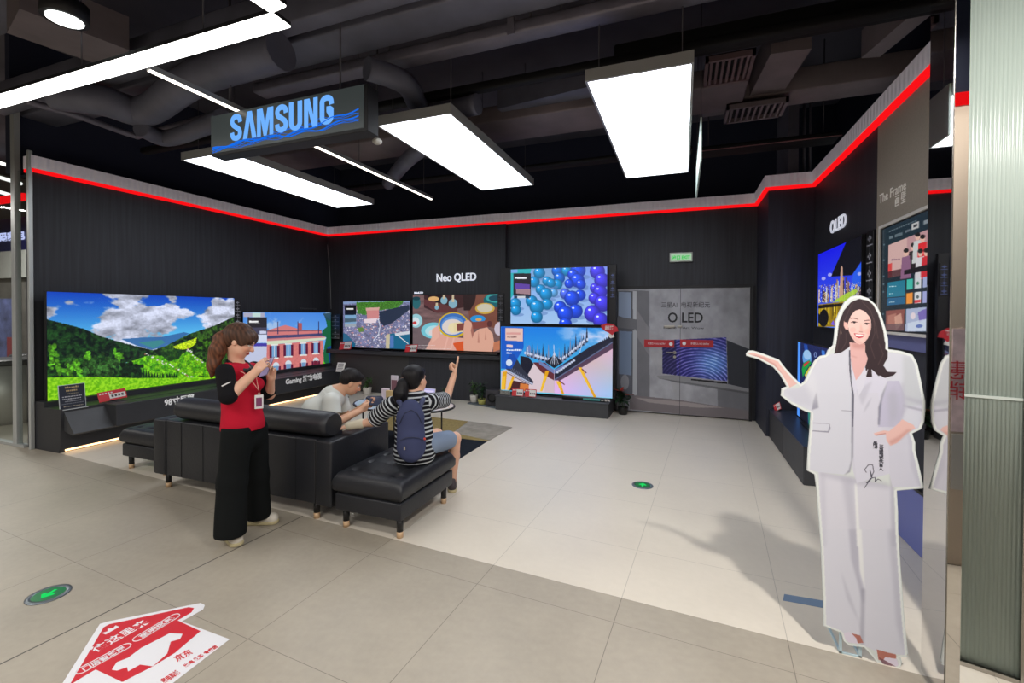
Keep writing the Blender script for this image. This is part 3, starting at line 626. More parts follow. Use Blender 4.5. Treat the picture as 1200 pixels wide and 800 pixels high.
def pic_pottery():
    T = lambda x, y: (380+x*220/1200, 300+y*220/1200)
    p = Pic(240, 145, [(484.5, 346), (588, 345), (588, 414), (484.5, 409)], (110, 84, 84)); h, w = p.h, p.w
    P = lambda pts, c, al=1., rough=0, seed=0: p.poly([T(*q) for q in pts], c, al, rough, seed)
    E = lambda x, y, rx, ry, c, al=1., rot=0: p.ell(*T(x, y), rx*.1833, ry*.1833, c, al, rot)
    n = fbm(h, w, 18, 5, 4, 4.); p.a *= (.7+.6*n)[..., None]
    P([(900, 240), (1140, 240), (1140, 480), (930, 420)], (116, 66, 50), .8); P([(560, 460), (760, 420), (700, 620), (560, 620)], (104, 92, 100), .7)
    P([(640, 250), (900, 245), (890, 330), (720, 365), (640, 330)], (58, 32, 34)); P([(660, 250), (760, 250), (760, 300), (690, 300)], (30, 16, 22)); E(700, 275, 34, 16, (216, 170, 110)); P([(885, 245), (970, 245), (960, 300), (930, 350), (890, 350)], (40, 24, 26)); P([(640, 275), (850, 335), (850, 360), (720, 365), (640, 310)], (92, 50, 52))
    for x, y, s in ((765, 285, 1), (822, 305, 1.25), (720, 330, .6)): E(x, y, 22*s, 24*s, (126, 168, 186)); P([(x-6, y-50*s), (x+6, y-50*s), (x+8, y-10), (x-8, y-10)], (196, 180, 150))
    E(592, 300, 26, 40, (36, 96, 104)); E(592, 272, 24, 12, (20, 60, 70)); E(590, 415, 40, 44, (146, 196, 206)); E(585, 420, 26, 28, (206, 220, 226)); E(582, 428, 12, 10, (190, 60, 60))
    E(1090, 285, 75, 45, (22, 92, 102)); E(1095, 270, 64, 30, (52, 156, 156)); E(1095, 272, 46, 20, (18, 66, 84)); E(1025, 338, 62, 36, (196, 160, 70)); E(1025, 335, 50, 27, (196, 190, 170)); E(980, 405, 48, 24, (36, 140, 206)); E(985, 410, 20, 9, (214, 160, 90)); E(1118, 470, 32, 44, (196, 186, 202)); E(1132, 400, 14, 50, (80, 170, 190))
    E(700, 478, 78, 52, (112, 190, 206)); E(705, 482, 58, 36, (170, 214, 222)); E(700, 492, 30, 20, (214, 204, 206))
    P([(650, 600), (690, 520), (735, 450), (745, 500), (820, 520), (900, 530), (900, 615), (640, 605)], (214, 160, 146)); P([(820, 560), (900, 545), (905, 618), (850, 615)], (208, 84, 40))
    for x in (790, 830): p.line([T(x, 520), T(x-20, 600)], 4, (224, 172, 158))
    E(825, 443, 96, 82, (206, 170, 32)); E(825, 440, 86, 72, (58, 108, 180)); E(822, 448, 74, 60, (90, 140, 206)); E(820, 455, 66, 50, (214, 204, 200)); E(822, 462, 30, 32, (226, 212, 170)); P([(826, 430), (880, 425), (885, 490), (828, 490)], (222, 206, 160))
    P([(845, 435), (1060, 415), (1070, 455), (850, 485)], (124, 66, 60)); E(1055, 438, 16, 20, (84, 44, 46))
    P([(690, 470), (728, 445), (740, 470), (735, 520), (690, 560)], (222, 170, 154)); 
    P([(895, 420), (920, 410), (940, 430), (950, 500), (990, 470), (1040, 460), (1075, 500), (1085, 560), (1070, 622), (890, 614), (888, 480)], (214, 162, 142)); P([(945, 440), (955, 500), (945, 530), (935, 480)], (160, 104, 92)); P([(985, 480), (992, 560), (978, 560)], (176, 120, 106), .8); P([(1030, 480), (1036, 540), (1024, 540)], (176, 120, 106), .7); P([(1080, 560), (1135, 540), (1138, 600), (1080, 620)], (206, 124, 86), .8)
    for k, y in enumerate((570, 582, 594)): p.scribble(*T(590, y), *T(600+(210 if k else 110), y+6), (225, 220, 220), 14, .7, seed=k)
    return p
def pic_balls():
    T = lambda x, y: (570+x*.15, 290+y*.15)
    p = Pic(220, 124, [(600, 316), (712, 312.5), (711, 381), (600, 379)]); h, w = p.h, p.w; Yn, Xn = p.Y/h, p.X/w
    p.a[:] = np.stack([120+40*Yn, 165+30*Yn, 235+0*Yn], -1)/255; p.a[:, :, 1] -= np.clip(Xn-.55, 0, 1)*.2*(1-Yn)
    P = lambda pts, c, al=1.: p.poly([T(*q) for q in pts], c, al)
    P([(200, 170), (360, 165), (350, 200), (200, 400)], (30, 170, 180)); P([(360, 165), (660, 155), (560, 330), (360, 340)], (120, 160, 196), .6)
    def ball(x, y, r, c):
        c = np.array(c); p.ell(*T(x+r*.4, y+r*.9), r*.17, r*.05, (96, 130, 190), .6)
        for k in range(6): s = 1-k*.12; p.ell(*T(x-r*.06*k, y-r*.08*k), r*.15*s, r*.15*s, np.clip(c*(.72+.085*k), 0, 255))
        p.ell(*T(x-r*.35, y-r*.45), r*.025, r*.018, (225, 240, 255))
    cy, md, bl, vi = (20, 140, 205), (16, 104, 214), (26, 74, 226), (66, 58, 224)
    for b in [(420, 200, 45, cy), (560, 185, 46, md), (630, 185, 40, cy), (380, 270, 44, cy), (480, 265, 38, cy), (575, 240, 44, md), (720, 180, 60, bl), (870, 190, 60, vi), (560, 290, 40, cy), (510, 280, 36, cy), (680, 215, 44, bl), (715, 260, 56, bl), (650, 285, 36, bl), (740, 290, 40, bl), (905, 260, 60, vi), (850, 320, 40, vi), (430, 330, 40, cy), (530, 355, 34, (90, 160, 220)), (620, 365, 42, (70, 100, 220)), (470, 365, 50, cy), (890, 350, 55, vi), (845, 400, 46, vi), (735, 375, 44, bl), (672, 400, 60, bl), (360, 420, 46, cy), (480, 445, 44, cy), (910, 440, 66, vi), (235, 440, 44, cy), (400, 465, 56, cy), (240, 490, 40, cy), (580, 470, 50, bl), (700, 500, 55, bl), (620, 520, 62, bl), (830, 520, 66, vi), (400, 545, 46, cy), (620, 600, 50, bl), (890, 570, 60, vi)]: ball(*b)
    P([(220, 205), (355, 203), (355, 385), (220, 375)], (20, 18, 34)); P([(230, 232), (320, 232), (320, 248), (230, 246)], (230, 230, 240)); P([(235, 280), (345, 290), (345, 330), (235, 330)], (90, 60, 160)); P([(240, 325), (350, 325), (350, 370), (240, 360)], (190, 150, 160), .8); P([(225, 378), (345, 378), (345, 398), (225, 398)], (30, 60, 90)); P([(250, 380), (312, 380), (312, 398), (250, 398)], (200, 205, 214)); P([(200, 175), (252, 172), (252, 200), (200, 200)], (110, 160, 225))
    return p
def pic_temple():
    T = lambda x, y: (540+x*.18333, 370+y*.18333)
    p = Pic(260, 158, [(587.5, 382.5), (717, 384.5), (717, 463), (587.5, 455.5)]); h, w = p.h, p.w; Yn, Xn = p.Y/h, p.X/w
    p.a[:] = np.stack([22+60*Yn+90*np.clip(Xn-.55, 0, 1), 124+70*Yn+50*np.clip(Xn-.5, 0, 1), 226+0*Xn], -1)/255
    cl = np.clip((fbm(h, w, 40, 6, 4, 2.)-.5)*4, 0, 1)*np.clip(Xn*2.2-.8, 0, 1)*np.clip(1.4-Yn*2.4, 0, 1); p.a[:] = p.a*(1-cl[..., None])+cl[..., None]*np.array([.72, .8, .95])
    P = lambda pts, c, al=1., rough=0, seed=0: p.poly([T(*q) for q in pts], c, al, rough, seed)
    # walls
    M = P([(600, 400), (965, 200), (965, 505), (600, 480)], (200, 176, 186)); t = np.clip((p.X/w-.5)*2, 0, 1); g = np.clip(Yn*1.4-.3, 0, 1)
    C = np.stack([226-70*t*g, 178+16*t*g, 158+78*np.maximum(t*.6, g)], -1); p.fill(M, C)
    P([(430, 290), (520, 300), (600, 390), (600, 480), (440, 470)], (214, 196, 204)); P([(540, 330), (600, 400), (600, 480), (540, 475)], (206, 184, 196))
    P([(262, 345), (300, 330), (440, 420), (440, 472), (262, 460)], (206, 192, 204)); P([(330, 400), (420, 420), (440, 470), (310, 465)], (70, 34, 40)); P([(385, 420), (440, 425), (440, 470), (380, 466)], (206, 120, 60))
    P([(385, 250), (440, 260), (470, 300), (430, 370), (385, 330)], (24, 26, 44)); P([(320, 240), (345, 240), (400, 330), (470, 410), (460, 430), (290, 340), (295, 280)], (44, 48, 66), 1, 1., 2)
    for k in range(10): p.line([T(300+k*15, 300+k*10), T(318+k*15, 345+k*9)], 1.2, (110, 116, 140))
    p.line([T(290, 335), T(465, 425)], 3, (176, 186, 214)); p.line([T(290, 350), T(440, 428)], 1.5, (40, 34, 50))
    P([(465, 290), (540, 290), (600, 340), (600, 400), (570, 385), (520, 350)], (96, 40, 52)); P([(600, 400), (965, 165), (965, 205), (640, 400)], (84, 60, 84)); P([(600, 335), (830, 190), (965, 130), (965, 170), (600, 400)], (30, 34, 54))
    P([(500, 275), (600, 335), (700, 285), (690, 300), (600, 360), (505, 300)], (108, 124, 176))
    p.line([T(604, 395), T(965, 165)], 2.4, (92, 104, 140)); r = np.random.default_rng(3)
    for k in range(9): x = 620+k*13; p.ell(*T(x, 350-k*9), 1.6, 1.2, (190, 200, 226))
    for k in range(34):
        x = 425+k*11.5; yb = 300-abs(k-15)*3.2 if k < 20 else 285-(k-20)*9; hgt = (60+35*r.random())*(.8 if k % 3 else 1.3)
        P([(x-8, yb), (x, yb-hgt), (x+8, yb)], (38, 42, 64) if k % 2 else (120, 134, 170)); p.ell(*T(x+r.normal(0, 4), yb-20), 1.1, 1.6, (196, 206, 230))
    for k in range(12): x = 820+k*12; yb = 232-k*8; P([(x-8, yb), (x-2, yb-28), (x+10, yb-5)], (28, 30, 50))
    P([(545, 290), (600, 240), (655, 290), (600, 325)], (24, 28, 44)); 
    for k in range(5): p.line([T(575+k*13, 300), T(600, 225)], 1, (190, 200, 224))
    p.ell(*T(440, 205), 2, 4, (110, 130, 190)); p.line([T(597, 180), T(600, 300)], 1.2, (206, 214, 235)); p.line([T(430, 195), T(436, 250)], 1.2, (206, 214, 235)); p.line([T(775, 175), T(760, 230)], 1.2, (206, 214, 235))
    for q in ([(262, 460), (272, 350), (300, 345), (290, 460)], [(300, 460), (335, 375), (350, 378), (318, 462)], [(512, 466), (545, 340), (568, 342), (525, 468)], [(612, 405), (640, 405), (665, 486), (650, 484)], [(752, 320), (772, 318), (866, 500), (850, 502)]): P(q, (222, 160, 22), 1, .8, 1); P([((a*3+q[0][0])/4, (b*3+q[0][1])/4) for a, b in q], (246, 200, 60), .7)
    p.line([T(775, 330), T(802, 352)], 2.4, (96, 36, 44)); p.line([T(630, 400), T(665, 425)], 2.4, (96, 36, 44))
    p.line([T(600, 330), T(602, 480)], 1, (190, 170, 190))
    P([(262, 70), (405, 76), (405, 200), (330, 330), (262, 330)], (18, 78, 190), .85); P([(288, 78), (400, 80), (400, 160), (288, 155)], (226, 190, 180)); P([(295, 105), (385, 106), (385, 120), (295, 118)], (200, 120, 120), .5); p.scribble(*T(300, 128), *T(360, 140), (120, 80, 80), 6)
    P([(296, 180), (335, 182), (335, 200), (296, 198)], (226, 200, 205)); p.scribble(*T(296, 206), *T(392, 222), (235, 240, 250), 7); p.scribble(*T(296, 226), *T(330, 240), (235, 240, 250), 3); p.ell(*T(313, 293), 3.6, 3.8, (206, 220, 240))
    return p
def pic_nightcity():
    T = lambda x, y: (950+x*80/492, 270+y*80/492)
    p = Pic(120, 150, [(959, 300), (1010, 281.5), (1010, 392), (959, 383)]); h, w = p.h, p.w; Yn = p.Y/h; Xn = p.X/w
    P = lambda pts, c, al=1., rough=0, seed=0: p.poly([T(*q) for q in pts], c, al, rough, seed)
    p.a[:] = np.stack([20+50*Yn, 24+90*Yn, 226+0*Yn], -1)/255
    P([(260, 100), (372, 60), (372, 250), (300, 350), (150, 350), (160, 320)], (8, 8, 20)); P([(310, 340), (372, 255), (372, 480), (290, 480)], (36, 90, 226))
    for x, y in ((140, 335), (95, 358), (355, 345)): p.ell(*T(x, y), 2.4, 2, (190, 190, 240), .8)
    r = np.random.default_rng(3)
    for k in range(70):
        x = 60+r.random()*310; hh = 40+120*math.exp(-((x-225)/60)**2)*r.random()+60*r.random(); c = [(44, 30, 50), (150, 110, 90), (210, 180, 150), (80, 60, 70), (190, 196, 216)][k % 5]; P([(x, 530), (x, 520-hh), (x+9, 520-hh), (x+9, 530)], c)
    for k in range(300): x, y = 62+r.random()*305, 400+r.random()*130; p.rect(*T(x, y), *T(x+4, y+5), [(250, 220, 160), (255, 255, 230), (120, 80, 60)][k % 3])
    P([(218, 290), (226, 275), (232, 290), (240, 520), (210, 520)], (190, 150, 130)); P([(160, 530), (250, 480), (330, 450), (345, 470), (260, 540)], (170, 210, 50), .85, 1.2, 4)
    P([(60, 540), (380, 530), (380, 720), (60, 700)], (150, 120, 16)); 
    for k in range(50): x = 62+r.random()*310; p.line([T(x, 545), T(x, 600+90*r.random())], 1.4, [(226, 196, 20), (60, 40, 10), (150, 130, 30), (250, 226, 90)][k % 4])
    P([(60, 545), (240, 545), (240, 565), (60, 570)], (24, 16, 14)); p.ell(*T(100, 640), 5.5, 10, (12, 10, 14)); P([(60, 670), (60, 600), (130, 690)], (14, 12, 16)); P([(150, 690), (170, 660), (180, 700)], (120, 90, 220))
    return p
def pic_menu():
    T = lambda x, y: (1020+x/5, 240+y/5)
    p = Pic(100, 210, [(1033.5, 269.5), (1140, 238), (1140, 398), (1033.5, 386)], (22, 38, 48)); h, w = p.h, p.w
    P = lambda pts, c, al=1., rough=0, seed=0: p.poly([T(*q) for q in pts], c, al, rough, seed)
    p.a *= (1.1-.3*p.Y/h)[..., None]
    for k in range(12): P([(110+k*14, 158-k*4), (120+k*14, 155-k*4), (120+k*14, 163-k*4), (110+k*14, 166-k*4)], (90, 104, 112))
    P([(112, 192), (132, 187), (132, 202), (112, 208)], (96, 110, 118)); P([(146, 183), (192, 172), (192, 190), (146, 200)], (86, 100, 108)); P([(208, 165), (238, 157), (238, 172), (208, 180)], (90, 100, 110)); P([(246, 132), (290, 120), (290, 158), (246, 168)], (176, 176, 176)); P([(256, 138), (280, 132), (280, 148), (256, 154)], (60, 60, 64)); P([(315, 122), (340, 116), (340, 138), (315, 144)], (120, 128, 134))
    P([(345, 110), (372, 103), (372, 124), (345, 132)], (96, 108, 118))
    for y in (235, 325, 420, 465, 510, 640): p.ell(*T(80, y), 1., 1.2, (88, 110, 120))
    P([(108, 240), (352, 170), (600, 110), (600, 400), (352, 405), (108, 432)], (176, 136, 140)); P([(108, 240), (220, 208), (220, 420), (108, 432)], (196, 160, 156)); P([(108, 350), (130, 345), (130, 428), (108, 432)], (200, 40, 40), .8); P([(108, 395), (352, 360), (352, 405), (108, 432)], (60, 30, 36), .8)
    for x, y, cc in ((258, 262, (36, 26, 30)), (283, 205, (190, 190, 190)), (312, 220, (206, 34, 44)), (215, 290, (130, 90, 120)), (300, 300, (200, 196, 200)), (335, 300, (190, 40, 50)), (370, 240, (60, 60, 90)), (410, 240, (200, 190, 190))):
        P([(x-24, y+28), (x+24, y+22), (x+32, y+150), (x-32, y+155)], cc); p.ell(*T(x, y+4), 2.9, 3.9, (214, 172, 156)); p.ell(*T(x, y-9), 3.1, 2.6, (28, 22, 26))
    P([(205, 395), (352, 370), (352, 406), (205, 420)], (22, 16, 22)); p.scribble(*T(125, 320), *T(180, 335), (120, 90, 110), 3)
    P([(105, 458), (212, 450), (212, 542), (103, 545)], (28, 112, 136)); P([(105, 550), (212, 546), (212, 588), (103, 592)], (34, 92, 130)); p.scribble(*T(115, 478), *T(160, 486), (190, 220, 225), 3); p.scribble(*T(115, 520), *T(140, 527), (190, 220, 225), 2); p.scribble(*T(115, 570), *T(150, 577), (190, 220, 225), 3)
    for k, c in enumerate([(60, 176, 160), (196, 200, 204), (150, 160, 196), (120, 170, 196)]): P([(222+k*48, 450-k*4), (260+k*48, 446-k*4), (260+k*48, 505-k*3), (222+k*48, 508-k*3)], c)
    for k, c in enumerate([(226, 140, 50), (206, 206, 208), (150, 156, 200), (180, 120, 120)]): P([(221+k*48, 528-k*2), (259+k*48, 525-k*2), (259+k*48, 588), (221+k*48, 590)], c)
    P([(270, 570), (306, 568), (306, 585), (270, 587)], (200, 50, 60)); p.ell(*T(288, 475), 1.6, 2, (70, 120, 96)); p.ell(*T(288, 552), 1.6, 2, (80, 90, 90))
    P([(98, 622), (212, 618), (210, 742), (96, 742)], (130, 74, 66)); P([(110, 650), (160, 640), (160, 742), (110, 742)], (166, 110, 96)); P([(150, 660), (190, 640), (200, 700), (160, 742)], (206, 160, 140), .8); P([(96, 700), (210, 700), (210, 742), (96, 742)], (90, 70, 76), .7)
    P([(220, 618), (450, 608), (450, 755), (218, 748)], (160, 170, 196)); P([(290, 640), (345, 620), (345, 680), (300, 700)], (100, 80, 160), .8, 1); P([(230, 700), (340, 680), (340, 748), (230, 748)], (196, 206, 220), .8, 1); p.ell(*T(262, 660), 3, 4, (214, 200, 206)); p.ell(*T(300, 720), 4, 2, (90, 110, 170))
    return p
def pic_sport():
    T = lambda x, y: (920+x*.15, 380+y*.15)
    p = Pic(90, 140, [(934.5, 400), (972, 404.5), (972, 497), (934.5, 486)], (22, 34, 84)); h, w = p.h, p.w
    P = lambda pts, c, al=1., rough=0, seed=0: p.poly([T(*q) for q in pts], c, al, rough, seed)
    P([(98, 130), (120, 136), (120, 740), (98, 720)], (80, 150, 250)); P([(150, 145), (180, 150), (190, 220), (160, 215)], (26, 70, 160)); P([(290, 175), (312, 178), (318, 240), (296, 238)], (60, 120, 210))
    p.ell(*T(178, 250), 5.5, 9.5, (92, 150, 214)); p.ell(*T(180, 225), 4.6, 5.4, (150, 190, 228)); p.ell(*T(245, 215), 1.6, 3, (150, 170, 220), .8); p.ell(*T(245, 215), .9, 2, (30, 50, 110))
    P([(135, 340), (150, 290), (200, 260), (215, 280), (180, 330), (145, 400)], (22, 150, 60)); P([(150, 300), (195, 268), (200, 275), (155, 320)], (200, 40, 50)); P([(160, 380), (200, 310), (225, 300), (220, 350), (190, 420)], (206, 200, 60)); P([(180, 400), (220, 350), (260, 350), (260, 480), (170, 480)], (60, 50, 90)); P([(190, 600), (240, 620), (240, 780), (200, 770)], (40, 130, 110)); P([(120, 600), (190, 640), (190, 760), (120, 740)], (10, 12, 26)); p.ell(*T(140, 742), 1.2, 1.4, (120, 130, 40)); p.ell(*T(170, 760), 1.2, 2, (120, 120, 240))
    return p
# ------------------------------------------------------------------ televisions
m_bezel = mat('tv_bezel_black', (14, 14, 16), .35, 0, .5); m_scr = attr_mat('lit_screen', 1.0, .25, .4); m_stand = mat('tv_stand_dark', (34, 34, 38), .4, .3, .5)
def tv(label, M, w, h, pic, stand=0, th=.045, mount=0, sd=(-.13, .12), group='televisions in the showroom', gap=.008):
    """M: frame centred on the screen face, x right, y up, z towards the viewer"""
    t = thing('television', label, 'television', M@Vector((0, -h/2, -th)), group)
    b = MB(); b.box(-w/2-gap, w/2+gap, -h/2-gap-.006, h/2+gap, -th, -.003, bev=.003, seg=1, M=M); b.build('casing', m_bezel, t)
    f = MB(); e = gap
    for x0, x1, y0, y1 in ((-w/2-e, w/2+e, h/2, h/2+e), (-w/2-e, w/2+e, -h/2-e-.006, -h/2), (-w/2-e, -w/2, -h/2, h/2), (w/2, w/2+e, -h/2, h/2)): f.box(x0, x1, y0, y1, -.004, .003, M=M)
    f.build('bezel', m_bezel, t)
    pic_mesh('screen', pic, M, w, h, m_scr, t)
    if stand: 
        s = MB(); s.box(-.22, .22, -h/2-stand, -h/2-stand+.012, sd[0], sd[1], bev=.004, seg=1, M=M).box(-.07, .07, -h/2-stand+.01, -h/2+.02, -th-.01, -th+.02, M=M); s.build('stand', m_stand, t)
    if mount: MB().box(-.3, .3, -.15, .15, -th-mount, -th, M=M).build('wall_mount', m_stand, t)
    return t
def LW(y, z, x): return frame_M((x, y, z), (0, 1, 0), (0, 0, 1))        # on the left wall, facing +X
def BW(x, z, y): return frame_M((x, y, z), (1, 0, 0), (0, 0, 1))        # on the back wall, facing -Y
def RW(y, z, x): return frame_M((x, y, z), (0, -1, 0), (0, 0, 1))       # on the right wall, facing -X
tv('huge wall television showing a green alpine valley under clouds', LW(4.24, 1.21, -7.0), 2.38, 1.29, pic_valley(), mount=.134)
tv('television showing a pink brick mansion, on the left wall nearest the back corner', LW(6.62, 1.05, -7.0), 2.06, 1.14, pic_mansion(), mount=.134)
tv('television showing an aerial view of a harbour city', BW(-5.82, 1.385, 7.6), 1.63, .95, pic_city(), .045)
tv('television showing hands painting a blue pottery bowl', BW(-4.0, 1.445, 7.6), 1.88, 1.05, pic_pottery(), .045, sd=(-.13, .05))
tv('television showing blue and violet balls, topmost of the stacked pair', BW(-1.97, 1.915, 7.35), 1.655, .935, pic_balls())
tv('big television showing temple roofs with golden brackets, on the low plinth', BW(-2.0, .835, 7.3), 1.92, 1.12, pic_temple(), .035, sd=(-.05, .06))
tv('television showing a night city skyline in yellow and blue, on the right wall', RW((WX(959, 300, 1.53).y+WX(1010, 281, 1.53).y)/2, (2.33+1.50)/2, 1.53), abs(WX(959, 300, 1.53).y-WX(1010, 281, 1.53).y), .87, pic_nightcity(), th=.05)
ya, yb = WX(1033.5, 300, 1.52).y, WX(1140, 300, 1.52).y
tf = tv('television with a pale frame showing an app menu, on the beige panel', RW((ya+yb)/2, (WX(1033.5, 269.5, 1.52).z+WX(1033.5, 386, 1.52).z)/2, 1.52), ya-yb, WX(1033.5, 269.5, 1.52).z-WX(1033.5, 386, 1.52).z, pic_menu())
MF = RW((ya+yb)/2, (WX(1033.5, 269.5, 1.52).z+WX(1033.5, 386, 1.52).z)/2, 1.512); fw, fh = ya-yb+.016, WX(1033.5, 269.5, 1.52).z-WX(1033.5, 386, 1.52).z+.02
f = MB()
for q in ((-fw/2-.022, fw/2+.022, fh/2, fh/2+.022), (-fw/2-.022, fw/2+.022, -fh/2-.022, -fh/2), (-fw/2-.022, -fw/2, -fh/2, fh/2), (fw/2, fw/2+.022, -fh/2, fh/2)): f.box(*q, -.05, .008, M=MF)
f.build('outer_frame', mat('pale_frame', (206, 202, 196), .4), tf)
ya, yb = WX(934.5, 440, 1.33).y, WX(972, 440, 1.33).y
tv('small low television with a blue and green picture behind the outstretched arm', RW((ya+yb)/2, (WX(934.5, 400, 1.33).z+WX(934.5, 486, 1.33).z)/2, 1.33), ya-yb, WX(934.5, 400, 1.33).z-WX(934.5, 486, 1.33).z, pic_sport(), .008, sd=(-.1, .06))

# black backing boards the stacked pair hangs on, and the raised wall section of the back wall
m_board = mat('satin_black_board', (27, 27, 31), .4, 0, .4)
tag(MB().box(-3.02, -1.0, 7.40, 7.46, .25, 2.42, bev=.004, seg=1).box(-2.9, -1.12, 7.46, YB-.001, .3, 2.36).build('display_tower', m_board), 'black boxed-out wall carrying the two stacked televisions', 'display wall')
struct('wall_back_panel', MB().box(-5.0, -3.02, 7.66, YB, 1.0, ZT0-.02), m_wall)
# spec boards beside the screens
m_spec = mat('spec_board_black', (22, 22, 26), .3, 0, .5); m_ink = mat('pale_print', (150, 150, 158), .6)
def spec_board(label, M, w, h, icons, th=.012, ink=None):
    t = thing('spec_board', label, 'information board', M@Vector((0, -h/2, 0)), 'narrow black information boards beside the screens')
    MB().box(-w/2, w/2, -h/2, h/2, -th, 0, bev=.002, seg=1, M=M).build('board', m_spec, t)
    b = MB(); r = random.Random(int(w*1000+h*77)); n = icons; b.box(-.0012, .0012, -h*.45, h*.45, 0, .0008, M=M)
    for i in range(n):
        y = h/2-h*(i+.5)/n; s = min(w*.3, h/n*.28)
        b.box(-s, s, y, y+s*.5, 0, .001, M=M).box(-s*.25, s*.25, y-s*.5, y+s*.9, 0, .001, M=M).box(-w*.4, w*.4, y-s*1.25, y-s*1.0, 0, .001, M=M)
    b.build('print', ink or m_ink, t); return t
spec_board('narrow black information board between the alpine valley and pink mansion screens', LW(5.505, 1.62, -7.02), .12, .42, 4, th=.16)
spec_board('black information board in the left back corner beside the mansion screen', BW(-6.86, 1.33, 7.62), .24, .52, 6)
spec_board('narrow information board between the pottery screen and the stacked pair', BW(-3.0, 1.73, 7.385), .12, .5, 4, ink=mat('pale_print_dim', (90, 90, 98), .6))
spec_board('narrow information board at the right edge of the blue balls screen', BW(-1.06, 2.08, 7.385), .085, .42, 4, ink=mat('blue_print', (90, 104, 160), .6))
y0 = WX(1017, 320, 1.545).y
spec_board('tall black information board between the skyline screen and the beige panel', RW(y0, 1.98, 1.555), .17, .78, 5, th=.025)

# brand and range lettering on the walls
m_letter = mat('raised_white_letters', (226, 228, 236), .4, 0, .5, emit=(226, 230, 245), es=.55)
def letters(body, label, M, size, width, m=None, bold=.0, sp=1., ext=.006):
    t = thing('wall_lettering', label, 'lettering', M@Vector((0, -size/2, 0)))
    text_mesh(body, size, M, 'letters', m or m_letter, t, ext, bold, width, spacing=sp); return t
letters('Neo QLED', 'white raised Neo QLED lettering above the pottery screen', BW(-4.02, 2.29, 7.65), .2, .84, bold=.004)
a = WX(973, 262, 1.57); b = WX(991, 262, 1.57)
letters('OLED', 'white raised OLED lettering on the right wall', RW((a.y+b.y)/2, (WX(981, 252, 1.57).z+WX(981, 273, 1.57).z)/2, 1.572), .2, a.y-b.y, bold=.002)
m_soft = mat('soft_white_letters', (214, 208, 200), .5, 0, .4, emit=(220, 214, 206), es=.12)
a = WX(1027, 225, 1.54); b = WX(1056, 220, 1.54)
t = letters('The Frame', 'slim white lettering on the beige panel above the framed screen', RW((a.y+b.y)/2, (WX(1040, 219, 1.54).z+WX(1040, 233, 1.54).z)/2, 1.566), .11, (a.y-b.y)*1.05, m_soft, ext=.002)
c1_, c2_ = WX(1045, 233, 1.54), WX(1056, 230, 1.54)
text_mesh('画 壁', .1, RW((c1_.y+c2_.y)/2, c1_.z-.02, 1.566), 'letters', m_soft, t, .002, width=(c1_.y-c2_.y)*1.1)
text_mesh('MiniLED', .05, BW(-4.84, 2.02, 7.65), 'letters', m_letter, thing('wall_lettering', 'tiny white lettering just over the left corner of the pottery screen', 'lettering', (-4.84, 7.65, 2.0)), .003, .002, .2)
text_mesh('Gaming', .05, LW(7.2, 1.70, -7.17), 'letters', mat('dim_letters', (70, 70, 76), .6), thing('wall_lettering', 'tiny dim lettering on the left wall above the mansion screen', 'lettering', (-7.17, 7.2, 1.68)), .003, .002, .45)
# ------------------------------------------------------------------ left console with its warm light line
m_con = mat('console_charcoal', (48, 49, 53), .5, 0, .4, noise=(5, .08)); m_con2 = mat('console_charcoal_light', (60, 61, 64), .5, 0, .4, noise=(6, .08))
t = thing('wall_console', 'long charcoal console along the left wall with a sloping ledge', 'console', (-6.9, 5.3, 0))
MB().prism([(XL, YF, .035), (-6.64, YF, .035), (-6.62, YF, .5), (XL, YF, .5)], (0, 4.7, 0)).build('plinth', m_con, t)
MB().prism([(-6.64, YF+.03, .49), (-6.44, YF+.03, .235), (-6.46, YF+.03, .215), (-6.64, YF+.03, .25)], (0, 4.55, 0)).build('sloping_ledge', m_con2, t)
MB().box(-6.72, -6.40, 3.42, 7.55, .235, .495, bev=.006, seg=1).build('raised_front', m_con, t)
MB().box(XL+.001, -6.95, YF, YB-.01, .5, .56).build('wall_rail', m_con, t)
m_warm = emis('warm_plinth_light', (255, 206, 150), 3.2)
MB().box(-6.655, -6.642, YF+.05, YB-.15, .012, .032).build('light_strip', m_warm, t); MB().box(XL, -6.66, YF, YB-.1, 0, .035).build('plinth_base', m_con, t)
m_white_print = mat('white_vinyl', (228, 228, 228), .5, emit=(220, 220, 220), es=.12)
def vinyl(body, label, M, size, width, m=None, bold=.004, name='vinyl_lettering'):
    t = thing(name, label, 'lettering', M@Vector((0, -size/2, 0))); text_mesh(body, size, M, 'letters', m or m_white_print, t, .0015, bold, width); return t
a, b = WX(193, 470, -6.395), WX(228, 466, -6.395)
vinyl('98寸巨幕', 'white numerals and characters on the left console, half hidden by the sofa back', LW((a.y+b.y)/2, .425, -6.3993), .11, b.y-a.y)
a, b = WX(335, 449, -6.395), WX(377, 438, -6.395)
vinyl('Gaming 游戏电视', 'white Gaming lettering on the console behind the seated man', LW((a.y+b.y)/2, (WX(356, 444, -6.395).z), -6.3993), .12, b.y-a.y)

# back console: ledge under the aerial and pottery screens
t = thing('wall_console', 'black wall ledge under the aerial city and pottery screens', 'console', (-5, 7.6, 0))
MB().box(-7.0, -5.0, 7.5, YB-.001, .78, .86, bev=.006, seg=1).box(-5.0, -3.03, 7.46, YB-.001, .78, .86, bev=.006, seg=1).build('ledge', m_con, t)
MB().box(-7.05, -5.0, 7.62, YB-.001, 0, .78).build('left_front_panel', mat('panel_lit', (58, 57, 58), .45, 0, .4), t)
MB().box(-5.0, -3.03, 7.55, YB-.001, 0, .78).build('right_front_panel', m_wall, t)
MB().box(-3.9, -3.1, 7.47, 7.53, .861, .90, bev=.01).build('soundbar', m_bezel, t)
